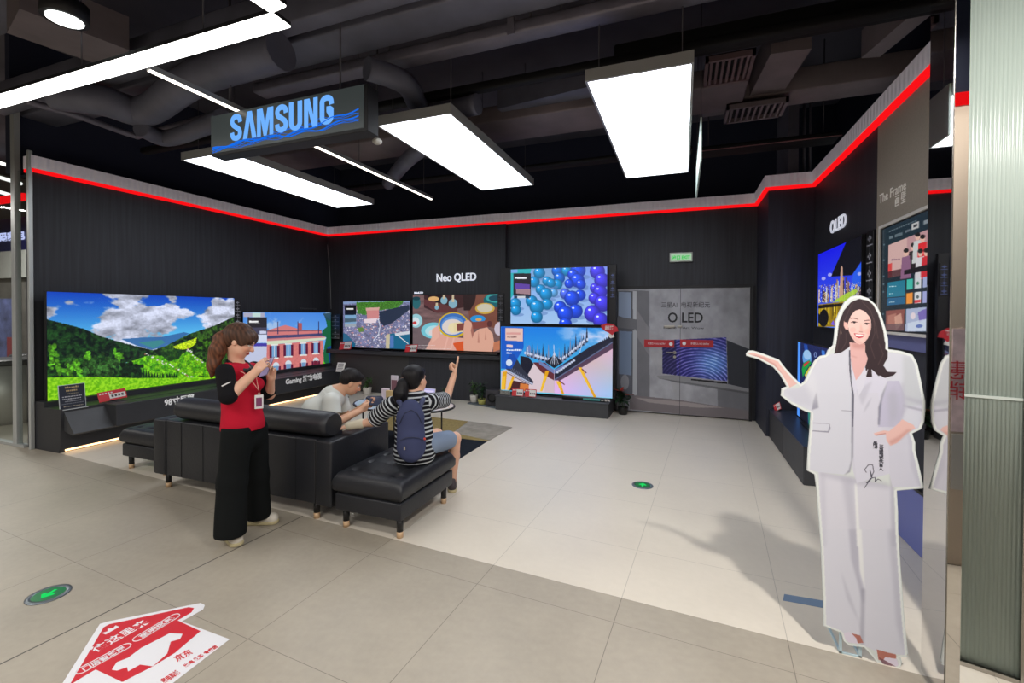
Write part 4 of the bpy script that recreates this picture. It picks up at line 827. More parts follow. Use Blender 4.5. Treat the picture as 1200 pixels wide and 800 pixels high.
# low plinth of the stacked pair
t = thing('display_plinth', 'low dark grey plinth on the floor under the temple roof screen', 'plinth', (-2, 7.2, 0))
MB().box(-2.95, -1.06, 7.035, 7.60, .0, .225, bev=.006, seg=1).build('body', m_con2, t)
MB().box(-2.96, -1.05, 7.03, 7.345, .225, .237, bev=.003, seg=1).build('top_board', mat('plinth_top', (74, 75, 80), .4, 0, .4), t)
# right-hand benches and beige panel
t = thing('display_bench', 'low black bench along the right wall behind the cutout', 'bench', (1.3, 5.9, 0))
for y0, y1 in ((4.99, 5.93), (5.935, 6.80)): MB().box(1.085, 1.57, y0, y1, 0, .36, bev=.006, seg=1).build('bench_unit', m_con2 if y0 < 5.5 else m_con, t)
MB().box(1.08, 1.575, 4.985, 6.805, .36, .372, bev=.003, seg=1).build('top_board', mat('bench_top_blue_black', (52, 58, 74), .35, 0, .5), t)
t = thing('display_bench', 'periwinkle blue low bench end seen between the cutout legs and the mirror column', 'bench', (1.55, 3.9, 0))
MB().box(1.50, 1.575, 3.0, 4.6, 0.0, .42, bev=.006, seg=1).build('front_panel', mat('periwinkle_panel', (104, 112, 176), .45), t); MB().box(1.495, 1.577, 2.99, 4.61, .42, .44).build('top_board', m_bezel, t)
y1, y0 = WX(1024, 300, 1.55).y, WX(1150, 300, 1.55).y
m_lin = mat('beige_fabric_panel', (150, 140, 128), .8, 0, .2, noise=(60, .06))
tag(MB().box(1.567, 1.579, 3.0, y1, WX(1068, 387, 1.567).z, ZT0-.02).build('backdrop', m_lin), 'tall beige fabric-like panel behind the framed app-menu screen', 'panel')
tag(MB().box(1.55, 1.58, 3.0, y1-.1, WX(1068, 411, 1.55).z, WX(1068, 388, 1.55).z).build('panel_shelf', mat('shelf_screen_glow', (96, 100, 146), .5)), 'thin shelf below the framed app-menu screen', 'shelf')  # lilac glow of the screen is put into the base colour

# ------------------------------------------------------------------ painted double door
def pic_door():
    T = lambda x, y: (710+x*.275, 280+y*.275)
    p = Pic(230, 240, [(722, 337), (881, 334), (874, 491), (722, 483)], (120, 120, 124)); h, w = p.h, p.w; Yn = p.Y/h; Xn = p.X/w
    n = fbm(h, w, 40, 6, 4, .8); p.a *= (.9+.28*n)[..., None]; p.a *= (1.08-.25*np.abs(Xn-.45))[..., None]
    P = lambda pts, c, al=1., rough=0, seed=0: p.poly([T(*q) for q in pts], c, al, rough, seed)
    P([(105, 210), (185, 215), (185, 690), (125, 680), (125, 215)], (70, 70, 74), .6); P([(40, 215), (118, 215), (118, 690), (40, 700)], (64, 66, 72), .9)
    P([(48, 218), (104, 220), (104, 345), (48, 328)], (120, 132, 152)); P([(52, 395), (108, 398), (106, 590), (52, 585)], (98, 112, 134)); P([(56, 590), (108, 590), (108, 690), (56, 690)], (78, 80, 88)); p.ell(*T(78, 620), 5, 9, (130, 130, 134), .7)
    P([(112, 215), (128, 215), (128, 352), (112, 350)], (150, 152, 156)); P([(112, 392), (130, 394), (130, 675), (112, 672)], (140, 142, 146)); P([(40, 330), (170, 350), (168, 392), (40, 380)], (88, 88, 92))
    P([(130, 300), (300, 560), (310, 600), (220, 560), (130, 420)], (136, 134, 136), .35); P([(310, 600), (330, 690), (300, 700), (270, 600)], (130, 130, 132), .5)
    P([(515, 430), (612, 470), (612, 640), (515, 620)], (36, 38, 44), .9); P([(470, 640), (612, 650), (612, 770), (470, 750)], (74, 74, 78), .6)
    P([(100, 675), (300, 690), (480, 715), (612, 730), (612, 775), (100, 735)], (98, 92, 94)); P([(120, 685), (340, 700), (500, 720), (380, 722), (180, 705)], (140, 132, 130), .7)
    P([(215, 590), (300, 585), (612, 640), (612, 656), (300, 612), (225, 602)], (112, 112, 114)); P([(225, 600), (612, 652), (612, 662), (300, 618)], (60, 60, 62), .6)
    # the printed television
    q = [(240, 435), (513, 418), (513, 608), (240, 580)]; M = P(q, (44, 40, 86)); cx, cy = p.m([T(395, 655)])[0]; R_ = np.hypot((p.X-cx), (p.Y-cy)*1.05); sw = (np.sin(R_*.55+fbm(h, w, 60, 3)*4)*.5+.5)**3*fbm(h, w, 14, 8)*1.6
    lit = np.exp(-((p.X-p.m([T(455, 530)])[0][0])/60)**2-((p.Y-p.m([T(455, 530)])[0][1])/60)**2); C = np.stack([30+90*sw+40*lit, 28+84*sw+80*lit, 92+90*sw+80*lit], -1); p.fill(M, C)
    P([(240, 435), (300, 431), (300, 585), (240, 580)], (26, 24, 50), .55)
    P([(360, 600), (513, 612), (513, 620), (360, 606)], (14, 14, 16))
    return p
td = thing('double_door', 'grey printed double door with OLED lettering and a printed television', 'door', (-.03, 7.7, 0))
DW, DH, DX, DZ = 1.98, 2.03, -.035, 1.025
pd = pic_door(); arr = pd.a.copy(); half = pd.W*pd.ss//2; wsp = DW/2
for k, nm in ((0, 'left_leaf'), (1, 'right_leaf')):
    q = Pic(pd.W//2, pd.H); q.a = np.clip(arr[:, k*half:(k+1)*half]*1.22, 0, 1); xc = DX-DW/4+k*DW/2
    lf = MB().box(xc-DW/4+.003, xc+DW/4-.003, 7.70, 7.735, .02, DH).build('door_leaf', m_con, td)
    pic_mesh('print', q, BW(xc, DZ, 7.698), DW/2-.006, DH-.02, attr_mat('printed_film', 0, .5), lf)
MB().box(DX-DW/2-.04, DX-DW/2, 7.69, YB, 0, DH+.05).box(DX+DW/2, DX+DW/2+.04, 7.69, YB, 0, DH+.05).box(DX-DW/2, DX+DW/2, 7.69, YB, DH+.005, DH+.05).build('frame', m_board, td)
m_inkd = mat('dark_print', (30, 30, 34), .6); m_metal = mat('satin_metal', (170, 166, 158), .35, .8)
text_mesh('三星AI  电视新纪元', .1, BW(WY(803, 357, 7.695).x, WY(803, 357, 7.695).z, 7.696), 'lettering', m_inkd, td, .001, width=.72)
text_mesh('O LED', .22, BW(WY(803, 373, 7.695).x, WY(803, 372, 7.695).z, 7.696), 'lettering', m_inkd, td, .001, .004, width=.52)
text_mesh('Frame    Art Wow', .05, BW(WY(801, 384, 7.695).x, WY(801, 384, 7.695).z, 7.696), 'lettering', m_inkd, td, .001, width=.6)
m_redst = mat('red_sticker', (176, 34, 44), .5); m_wh = mat('white_paint', (220, 220, 222), .5)
for xa, xb in ((755, 790), (797, 836)):
    a, b = WY(xa, 398, 7.69), WY(xb, 408, 7.69); s = MB().box(a.x, b.x, 7.690, 7.697, b.z+.01, a.z+.005).build('red_sticker', m_redst, td)
    cx = b.x-.05 if xa < 780 else a.x+.06; MB().cyl((cx, 7.6895, (a.z+b.z)/2+.005), (cx, 7.6865, (a.z+b.z)/2+.005), .028, n=20).build('round_mark', m_wh, s)
    text_mesh('非请勿入 NO ENTRY', .04, BW((a.x+b.x)/2+(-.04 if xa < 780 else .05), (a.z+b.z)/2+.006, 7.6885), 'lettering', m_wh, s, .0006, width=.27)
p = WY(789, 413, 7.66); MB().tube([(p.x-.11, 7.655, p.z), (p.x+.02, 7.655, p.z), (p.x+.02, 7.695, p.z)], .011).cyl((p.x+.02, 7.695, p.z), (p.x+.02, 7.675, p.z), .025).build('handle', m_metal, td)
MB().cyl((p.x+.02, 7.695, p.z-.07), (p.x+.02, 7.68, p.z-.07), .022).build('lock', m_metal, td)
p = WY(786, 382.5, 7.68); MB().box(p.x-.1, p.x+.06, 7.675, 7.697, p.z-.02, p.z+.02, bev=.004).box(p.x+.1, p.x+.17, 7.675, 7.697, p.z-.012, p.z+.02, bev=.004).build('latch', m_metal, td)
# exit sign
t = thing('exit_sign', 'small white and green lit exit sign above the painted door', 'exit sign', (-.03, 7.72, 2.46))
MB().box(-.205, .14, 7.70, YB-.001, 2.455, 2.605, bev=.006).build('housing', mat('exit_housing', (190, 196, 188), .4), t)
MB().box(-.185, .12, 7.697, 7.70, 2.475, 2.585).build('lit_face', emis('exit_face', (170, 205, 172), .9), t)
text_mesh('出口 EXIT', .07, BW(-.03, 2.525, 7.6955), 'lettering', emis('exit_green', (60, 205, 90), .9), t, .001, .003, width=.26)
# ------------------------------------------------------------------ mirror-clad column at the right
m_mirror = mat('polished_mirror_steel', (232, 230, 228), .02, 1., .5)
m_edge = mat('mirror_edge_steel', (170, 166, 160), .25, 1.)
cf = WX(1085, 400, XM).y; cn = WX(1113, 400, XM).y; ce = WY(1130.5, 400, cn).x
t = thing('mirror_column', 'tall slim mirror-clad column right behind the cardboard cutout', 'column', (XM+.03, cn+.1, 0))
MB().box(XM+.004, ce-.002, cn+.004, cf, 0, 4.95).build('core', m_edge, t)
MB().box(XM, XM+.004, cn, cf, 0.0, 4.95).build('mirror_side', m_mirror, t)
MB().box(XM, ce, cn-.004, cn, 0.0, 4.95).build('mirror_front', m_mirror, t)
MB().cyl((XM, cn-.003, 0), (XM, cn-.003, 4.95), .003, n=8).build('corner_trim', m_edge, t)
# steel post at the outer right edge of the frosted glass
d = (g1-g0).normalized(); pe = WZ(1196, 800); k = (Vector((pe.x, pe.y, 0))-Vector((g0.x, g0.y, 0))).dot(d); q = g0+d*k
n = Vector((d.y, -d.x, 0))
tag(MB().prism([q+n*.03-d*.006, q+n*.03+d*.03, q-n*.05+d*.03, q-n*.05-d*.006], (0, 0, 4.2)).build('glass_post', m_edge), 'steel post standing in front of the fluted frosted glass at the right edge', 'post')
tag(MB().prism([g0+n*.007+Vector((0, 0, 1.245)), g1+n*.007+Vector((0, 0, 1.245)), g1+n*.003+Vector((0, 0, 1.245)), g0+n*.003+Vector((0, 0, 1.245))], (0, 0, .012)).build('glass_strip', mat('pale_strip', (196, 204, 198), .4)), 'thin pale horizontal strip across the fluted frosted glass', 'strip')
tag(MB().prism([g0+n*.02, g1+n*.02, g1-n*.02, g0-n*.02], (0, 0, .02)).build('floor_rail', m_edge), 'thin metal rail at the foot of the fluted frosted glass', 'rail')

m_sr0 = mat('poster_red_ink', (190, 36, 50), .5); m_steel = mat('ribbed_steel', (176, 174, 168), .4, .45, .5)
# ------------------------------------------------------------------ glazing and the neighbouring shops at the far left
p1, p2 = WY(20.5, 400, 3.0), WY(37, 400, 2.98)
t = thing('glazing_post', 'silver post at the far left, nearer the picture edge', 'post', (p1.x, 3.0, 0), 'silver posts of the glazing at the far left')
MB().box(p1.x-.05, p1.x+.03, 2.97, 3.03, 0, 4.3, bev=.004, seg=1).build('post_body', m_alu, t)
t = thing('glazing_post', 'slim silver post at the front end of the left black wall', 'post', (p2.x, 3.0, 0), 'silver posts of the glazing at the far left')
MB().box(p2.x-.02, p2.x+.02, 2.955, 2.995, 0, ZT1+.05, bev=.004, seg=1).build('post_body', m_alu, t)
s = MB().box(-12, XL-.13, 2.99, 3.0, .03, 3.3).build('window_2', m_glass); s['kind'] = 'structure'
s = MB().box(-12, XL-.125, 2.965, 3.03, 0, .03).build('trim_3', m_alu); s['kind'] = 'structure'
# beyond: another shop front
m_lt = mat('pale_shop_wall', (150, 146, 138), .7)
struct('wall_far_left', MB().box(-15.9, -15.8, -9, 12, 0, ZC), m_lt)
struct('wall_far_back', MB().box(-16, XL-.5, 11.5, 11.6, 0, ZC), m_lt)
struct('wall_behind', MB().box(-16, 9, -9.0, -8.9, 0, ZC), mat('mall_far_wall', (150, 142, 130), .7))
struct('wall_far_right', MB().box(8.9, 9, -9, 12, 0, ZC), m_lt)
YG = 5.2
t = thing('shop_front', 'pale shop bulkhead with a dark blue fascia seen through the left glazing', 'shop front', (-13, YG, 0))
a, b = WY(-30, 263, YG), WY(60, 287, YG)
MB().box(a.x-.6, -11.2, YG, YG+.08, b.z-.05, a.z+.03).build('fascia', mat('fascia_blue', (24, 26, 74), .4, 0, .5), t)
text_mesh('数码家电 专卖', .2, BW(WY(20, 276, YG-.01).x, WY(20, 276, YG-.01).z, YG-.012), 'lettering', emis('fascia_letters', (200, 206, 255), 1.1), t, .004, .006, width=2.1)
MB().box(a.x-.6, -11.2, YG, YG+.1, WY(20, 325, YG).z, b.z-.05).build('bulkhead', mat('bulkhead_grey', (172, 172, 168), .6), t)
a = WY(10, 232, YG-.3); MB().box(a.x-2, a.x+.5, YG-.3, YG-.2, a.z-.06, a.z+.06).build('red_light_line', m_red, t)
MB().ball((a.x+1.9, YG+.3, a.z+.3), .9, 20, (1, .3, .6)).build('white_ceiling_bowl', mat('bowl_white', (190, 192, 194), .5), t)
for i in range(3):
    y = 226-i*17; MB().tube([WY(-30, y-10, YG-.2), WY(24, y+6, YG-.2)], .035, 8).build('lamp_line', emis('shop_lamp_line', (250, 250, 246), 1.4), t)
MB().box(-15.7, -11.3, YG+.1, YG+.2, 0, WY(20, 325, YG).z).build('back_panel', mat('shop_back', (108, 104, 100), .6, noise=(3, .3)), t)
# merchandise poster panels and cylindrical steel counters behind the glass
a, b = WY(-10, 350, 4.6), WY(19, 445, 4.6)
tag(MB().box(a.x-.4, b.x+.05, 4.6, 4.64, 0, a.z).build('poster_panel', mat('poster_blue', (72, 78, 118), .6, noise=(6, .5))), 'dark blue patterned poster panel behind the left glazing', 'poster')
a, b = WY(8, 395, 4.5), WY(19, 447, 4.5)
tag(MB().box(a.x, b.x+.05, 4.5, 4.53, 0, a.z).build('poster_panel', mat('poster_red', (118, 40, 48), .6)), 'dark red poster strip behind the left glazing', 'poster')
m_steel = mat('ribbed_steel', (140, 138, 134), .28, .9, .5)
for px, r, yb, lb in ((6, .42, 3.62, 'round brushed steel bin at the left picture edge behind the glazing'), (31, .2, 4.15, 'round brushed steel bin between the two silver posts')):
    p = WY(px, 400, yb); t = thing('steel_bin', lb, 'bin', (p.x, yb, 0), 'brushed steel bins behind the glazing')
    hz = .92; MB().lathe([(r*.96, 0), (r*.96, .04), (r, .05), (r, hz-.08)], (p.x, yb, 0), 40).build('drum', m_steel, t)
    MB().lathe([(r*1.02, hz-.08), (r*1.02, hz-.02), (r*.9, hz), (.01, hz)], (p.x, yb, 0), 40).build('lid', mat('bin_lid', (60, 60, 62), .4, .5), t)

# beige pillar of the mall passage, right of the viewer; the mirror front shows it
VR = 3.75; YP = 2*cn-VR
t = thing('mall_pillar', 'beige mall pillar beside the viewer, seen only in the narrow mirror front', 'pillar', (1.9, YP-.3, 0))
zz = lambda y: WY(1121, y, VR).z
MB().box(1.35, 2.5, YP-.6, YP, .0, zz(124), bev=.01).build('shaft', mat('pillar_beige', (176, 162, 146), .6), t)
MB().box(1.34, 2.51, YP-.61, YP+.01, zz(124), zz(110)).build('red_light_line', m_red, t); MB().box(1.35, 2.5, YP-.6, YP, zz(110), 4.6).build('dark_head', m_dark2, t)
MB().box(1.63, 2.2, YP+.001, YP+.01, zz(505), zz(385)).build('poster', mat('poster_pale', (206, 186, 190), .5, noise=(9, .35)), t)
text_mesh('优惠\n促销', .13, frame_M((1.72, YP+.012, zz(445)), (-1, 0, 0), (0, 0, 1)), 'poster_print', m_sr0, t, .001, .0); MB().box(1.63, 2.2, YP+.001, YP+.02, zz(572), zz(508)).build('steel_plate', m_steel, t)
# ------------------------------------------------------------------ floor markers, tape, sticker
m_mgreen = mat('marker_green', (10, 92, 48), .3, 0, .5, emit=(10, 120, 60), es=.25); m_mglow = emis('marker_glow', (40, 235, 110), .85); m_mring = mat('marker_ring', (116, 124, 132), .3, .6)
def marker(c, r, ang, lb):
    t = thing('floor_marker', lb, 'floor light', c, 'round green arrow lights set in the floor')
    MB().lathe([(r, .0005), (r*.99, .004), (r*.74, .0055), (r*.73, .003)], c, 40).build('ring', m_mring, t)
    MB().cyl((c.x, c.y, .0005), (c.x, c.y, .0045), r*.735, n=36).build('lens', m_mgreen, t)
    u = Vector((math.cos(ang), math.sin(ang), 0)); v = Vector((-u.y, u.x, 0)); o = Vector((c.x, c.y, .0048))
    pts = [(-.5, .1), (.0, .1), (-.14, .34), (.08, .42), (.52, 0), (.08, -.42), (-.14, -.34), (.0, -.1), (-.5, -.1)]
    MB().prism([o+(u*a+v*b)*r*.85 for a, b in pts], (0, 0, .001)).build('arrow', m_mglow, t)
cA, cB = WZ(57, 696.5), WZ(753, 568.5)
marker(cA, .098, math.atan2(-.9, .35), 'round green arrow light in the mall floor near the left edge')
marker(cB, .098, math.atan2(1, 0.), 'round green arrow light in the pale showroom floor')
m_tape = mat('blue_grey_tape', (112, 134, 160), .5)
a, b, c2, d2 = WZ(919, 696), WZ(966, 704), WZ(966, 712.5), WZ(917.5, 703.5)
tag(MB().prism([Vector((q.x, q.y, .0005)) for q in (a, b, c2, d2)], (0, 0, .0012)).build('floor_tape', m_tape), 'strip of blue-grey tape on the floor left of the cutout', 'tape')
# house-shaped sticker
a = WZ(118, 730); tip = WZ(215, 722)
SP = [(66, 812), (117, 731), (127, 728), (235, 706.5), (240, 709), (238, 714), (213, 728), (269, 749), (195, 806), (150, 840), (90, 830)]
SPi = [(77, 812), (121, 734), (129, 732), (222, 711.5), (227, 713), (225, 717), (203, 727.5), (236, 741), (145, 800), (132, 806), (119, 794), (112, 784), (90, 795)]
st = thing('floor_sticker', 'red and white arrow-shaped floor sticker with Chinese lettering, at the lower left', 'sticker', WZ(150, 770))
def flat(pts, z, h, m, nm, par): return MB().prism([Vector((*WZ(*q).xy, z)) for q in pts], (0, 0, h)).build(nm, m, par)
m_sw = mat('sticker_white', (222, 222, 226), .45); m_sr = mat('sticker_red', (196, 30, 44), .45)
flat(SP, .0003, .0008, m_sw, 'white_sheet', st)
flat([(76, 812), (121.5, 735), (128, 731.5), (221, 711.5), (227.5, 712.5), (224.5, 717.5), (208, 727), (235, 739.5), (205, 765), (179, 781), (143, 799), (112, 784.5), (86, 800), (80, 812)], .0012, .0005, m_sr, 'red_print', st)
flat([(134, 788), (162, 771), (178, 781), (144, 799)], .0018, .0003, m_sr, 'red_print', st)
# lettering laid on the floor, reading along the sticker's own direction
e1 = (WZ(222, 716)-WZ(86, 800)); e1.z = 0; e1.normalize(); e2 = Vector((-e1.y, e1.x, 0))
def ftext(body, px, py, size, width, m, nm='lettering', z=.0019):
    p = WZ(px, py); return text_mesh(body, size, frame_M((p.x, p.y, z), e1, e2), nm, m, st, .0002, .0015, width)
def ftext2(body, p, q, h, m, nm='lettering', z=.0022):
    A, B = WZ(*p), WZ(*q); A.z = B.z = z; d = (B-A).normalized(); n = Vector((-d.y, d.x, 0)); return text_mesh(body, h, frame_M((A+B)/2, d, n), nm, m, st, .0002, .0012, (B-A).length)
ftext2('往这里来', (108, 763), (172, 727.5), .070, m_sw)
def pill(p, q, r, th, m):
    P, Q = WZ(*p), WZ(*q); P.z = Q.z = .0022; d = (Q-P).normalized(); n = Vector((-d.y, d.x, 0)); L = []
    for k in range(13): t = PI/2+PI*k/12; L.append(P+d*math.cos(t)*r+n*math.sin(t)*r)
    for k in range(13): t = -PI/2+PI*k/12; L.append(Q+d*math.cos(t)*r+n*math.sin(t)*r)
    mb = MB(); mb.tube(L+[L[0], L[1]], th, 5); return mb.build('outline', m, st)
pill((97, 785), (146, 758.5), .024, .0025, m_sw); pill((163, 747.5), (204, 723), .024, .0025, m_sw)
ftext2('门店智慧屏', (97, 785), (146, 758.5), .036, m_sw); ftext2('至明区域', (164, 747), (203, 723.5), .036, m_sw)
# plain pale rounded panel where the sticker has its picture
pl = [(131, 785), (137, 776), (150, 771), (166, 759), (186, 749), (199, 742), (214, 743), (211, 749), (200, 752), (196, 766), (179, 781), (164, 779), (150, 787), (149, 782), (137, 786)]
flat(pl, .0019, .0003, m_sw, 'pale_blank_shape', st)
fl = mat('sticker_red2', (206, 52, 60), .5)
ftext2('京东', (205, 773), (224, 763), .06, fl); ftext2('家电 数码 专卖店', (216, 781), (254, 757), .03, fl); ftext2('家电商城', (190, 799), (209, 787), .045, fl)
mk = WZ(132, 739); MB().prism([Vector((mk.x, mk.y, .0019))+e1*a_+e2*b_ for a_, b_ in ((-.03, .0), (-.03, .03), (-.012, .018), (0, .04), (.012, .018), (.03, .03), (.03, 0))], (0, 0, .0003)).build('crown_mark', m_sw, st)

# ------------------------------------------------------------------ rug of three pieces
def rug(name, pts, m, lb, z=0., h=.008):
    return tag(MB().prism([Vector((*WZ(*q).xy, z)) for q in pts], (0, 0, h)).build(name, m), lb, 'rug', 'flat rug pieces before the sofa')
m_mus = mat('rug_mustard', (146, 128, 84), .95, 0, .1, noise=(30, .14), bump=(120, .5)); m_rgrey = mat('rug_grey_pattern', (150, 143, 132), .95, 0, .1, noise=(7, .2), bump=(120, .4)); m_rblk = mat('rug_charcoal', (34, 38, 46), .95, 0, .1, noise=(40, .2), bump=(120, .5))
R1, R2, R3, R4, R5, R6 = (-2.254, 6.0), (-2.29, 5.29), (-2.312, 4.43), (-2.985, 6.09), (-2.905, 5.47), (-4.25, 6.15)
def rugw(pts, m, lb, z, h): return tag(MB().prism([Vector((*q, z)) for q in pts], (0, 0, h)).build('rug', m), lb, 'rug', 'flat rug pieces before the sofa')
rugw([(-4.3, 6.17), (-2.99, 6.09), (-2.9, 5.42), (-2.30, 5.27), (-2.30, 5.22), (-4.28, 5.22)], m_mus, 'mustard rug piece under the round coffee table', .0, .007)
rugw([R4, R1, (-2.293, 5.275), (-2.895, 5.425)], m_rgrey, 'pale grey patterned rug piece at the far right corner', .0, .008)
rugw([(-4.25, 5.215), (-2.30, 5.215), (-2.315, 4.0), (-4.25, 4.0)], m_rblk, 'charcoal rug piece beside the ottoman', 0., .006)
# ------------------------------------------------------------------ organic modelling: smooth-blended tapered limbs, meshed as one skin
def V3(*a): return np.array(a, float)
def nrm(v): v = np.array(v, float); return v/max(np.linalg.norm(v), 1e-9)
class Cone:
    """tapered limb from a to b; flat=(direction, factor): thinner along that direction"""
    def __init__(s, a, b, ra, rb=None, k=.03, flat=None, sub=False):
        s.a, s.b = np.array(a, float), np.array(b, float); s.ra, s.rb = ra, (ra if rb is None else rb); s.k = k; s.sub = sub
        s.flat = None if flat is None else (nrm(flat[0]), flat[1])
        R = max(s.ra, s.rb)+k+.012; s.lo = np.minimum(s.a, s.b)-R; s.hi = np.maximum(s.a, s.b)+R
    def t(s, P):
        ba = s.b-s.a; L = ba@ba
        return np.clip(((P-s.a)@ba)/L, 0, 1) if L > 1e-12 else np.zeros(P.shape[:-1])
    def d(s, P):
        Q = P-s.a
        if s.flat is not None: Q = Q+(Q@s.flat[0])[..., None]*s.flat[0]*(1/s.flat[1]-1)
        ba = s.b-s.a
        if s.flat is not None: ba = ba+(ba@s.flat[0])*s.flat[0]*(1/s.flat[1]-1)
        L = ba@ba; h = np.clip((Q@ba)/L, 0, 1) if L > 1e-12 else np.zeros(Q.shape[:-1])
        R = Q-h[..., None]*ba; return np.sqrt(np.einsum('...i,...i', R, R))-(s.ra+(s.rb-s.ra)*h)
class Ell:
    """ellipsoid with axes ux, uy, uz (rows) and radii"""
    def __init__(s, c, r, axes=None, k=.03, sub=False):
        s.c = np.array(c, float); s.r = np.array(r, float); s.A = np.eye(3) if axes is None else np.array([nrm(q) for q in axes]); s.k = k; s.sub = sub
        R = s.r.max()+k+.012; s.lo, s.hi = s.c-R, s.c+R
    def t(s, P): return np.zeros(P.shape[:-1])
    def d(s, P):
        Q = (P-s.c)@s.A.T; k0 = np.sqrt(((Q/s.r)**2).sum(-1)); k1 = np.sqrt(((Q/s.r**2)**2).sum(-1)); return k0*(k0-1)/np.maximum(k1, 1e-6)
def skin_mesh(prims, res=.005, cut=None):
    add = [p for p in prims if not p.sub]; lo = np.min([p.lo for p in add], 0)-res*2; hi = np.max([p.hi for p in add], 0)+res*2
    n = np.ceil((hi-lo)/res).astype(int)+1; D = np.full(n, .2, np.float32)
    for p in prims:
        i0 = np.maximum(np.floor((p.lo-lo)/res).astype(int), 0); i1 = np.minimum(np.ceil((p.hi-lo)/res).astype(int)+1, n)
        if (i1 <= i0).any(): continue
        g = [lo[a]+res*np.arange(i0[a], i1[a]) for a in range(3)]; G = np.stack(np.meshgrid(*g, indexing='ij'), -1)
        d = p.d(G).astype(np.float32); S = D[i0[0]:i1[0], i0[1]:i1[1], i0[2]:i1[2]]; k = max(p.k, 1e-4)
        if p.sub: h = np.clip(.5-.5*(S+d)/k, 0, 1); S[:] = S*(1-h)+(-d)*h+k*h*(1-h)
        else: h = np.clip(.5+.5*(S-d)/k, 0, 1); S[:] = S*(1-h)+d*h-k*h*(1-h)
    if cut is not None:
        G = np.stack(np.meshgrid(*[lo[a]+res*np.arange(n[a]) for a in range(3)], indexing='ij'), -1)
        D = np.maximum(D, cut(G).astype(np.float32))
    I = D < 0
    # surface nets
    c = np.zeros(np.array(D.shape)-1, np.int8); corner = [(i, j, k) for i in (0, 1) for j in (0, 1) for k in (0, 1)]
    sl = lambda o, A=I: A[o[0]:A.shape[0]-1+o[0], o[1]:A.shape[1]-1+o[1], o[2]:A.shape[2]-1+o[2]]
    for o in corner: c += sl(o)
    act = (c > 0) & (c < 8); idx = np.argwhere(act); num = np.full(act.shape, -1, np.int64); num[act] = np.arange(len(idx))
    vals = np.stack([D[idx[:, 0]+o[0], idx[:, 1]+o[1], idx[:, 2]+o[2]] for o in corner], 1); pos = np.zeros((len(idx), 3)); cnt = np.zeros(len(idx))
    for a in range(8):
        for b in range(a+1, 8):
            da = np.array(corner[b])-np.array(corner[a])
            if np.abs(da).sum() != 1: continue
            va, vb = vals[:, a], vals[:, b]; m = (va < 0) != (vb < 0); t = np.where(m, va/np.where(m, va-vb, 1), 0)
            pos += np.where(m[:, None], np.array(corner[a])+t[:, None]*da, 0); cnt += m
    V = lo+res*(idx+pos/cnt[:, None]); F = []
    for ax in range(3):
        o = [0, 0, 0]; o[ax] = 1; A = I[tuple(slice(0, -1) if q == ax else slice(1, -1) for q in range(3))]; B = I[tuple(slice(1, None) if q == ax else slice(1, -1) for q in range(3))]
        e = np.argwhere(A != B); e2 = e.copy()
        for q in range(3):
            if q != ax: e2[:, q] += 1
        u, v = [(1, 2), (2, 0), (0, 1)][ax]
        def cell(du, dv): w = e2.copy(); w[:, u] -= du; w[:, v] -= dv; return num[w[:, 0], w[:, 1], w[:, 2]]
        q = np.stack([cell(1, 1), cell(0, 1), cell(0, 0), cell(1, 0)], 1); s = A[tuple(e.T)]; q[~s] = q[~s][:, ::-1]; F.append(q)
    F = np.concatenate(F); F = F[(F >= 0).all(1)]
    return V, F
def np_mesh(name, V, F, m, parent, color=None, smooth=True):
    me = bpy.data.meshes.new(name); n = len(F)
    me.vertices.add(len(V)); me.vertices.foreach_set('co', np.ascontiguousarray(V, np.float32).ravel())
    me.loops.add(n*4); me.loops.foreach_set('vertex_index', F.ravel().astype(np.int32)); me.polygons.add(n); me.polygons.foreach_set('loop_start', np.arange(n, dtype=np.int32)*4)
    me.update(calc_edges=True)
    if smooth: me.polygons.foreach_set('use_smooth', np.ones(n, bool))
    if color is not None:
        at = me.color_attributes.new('pic', 'FLOAT_COLOR', 'POINT'); d = np.ones((len(V), 4), np.float32); d[:, :3] = s2l_np(color/255.); at.data.foreach_set('color', d.ravel())
    return link(name, me, m, parent)
def relax(V, F, it=1):
    for _ in range(it):
        acc = np.zeros_like(V); cn = np.zeros(len(V))
        for a in range(4):
            b = (a+1) % 4; np.add.at(acc, F[:, a], V[F[:, b]]); np.add.at(acc, F[:, b], V[F[:, a]]); np.add.at(cn, F[:, a], 1); np.add.at(cn, F[:, b], 1)
        V = V*.5+.5*acc/np.maximum(cn, 1)[:, None]
    return V
def blob(name, prims, m, parent, res=.005, color=None, cut=None, it=1, bumpf=None):
    V, F = skin_mesh(prims, res, cut)
    if it: V = relax(V, F, it)
    if bumpf is not None: V = bumpf(V)
    return np_mesh(name, V, F, m, parent, None if color is None else color(V))
class Figure:
    """positions a person at the sight line of measured points, at the person's own distance (ax, ay)"""
    def __init__(s, ax, ay):
        s.c = V3(ax, ay, 0); s.los = nrm((ax, ay, 0)); s.right = V3(s.los[1], -s.los[0], 0); s.dist = math.hypot(ax, ay); s.up = V3(0, 0, 1)
    def P(s, px, py, d=0.):
        r = ray(px, py); r = np.array(r); t = (s.dist+d)/(r@s.los); return V3(0, 0, CH)+r*t
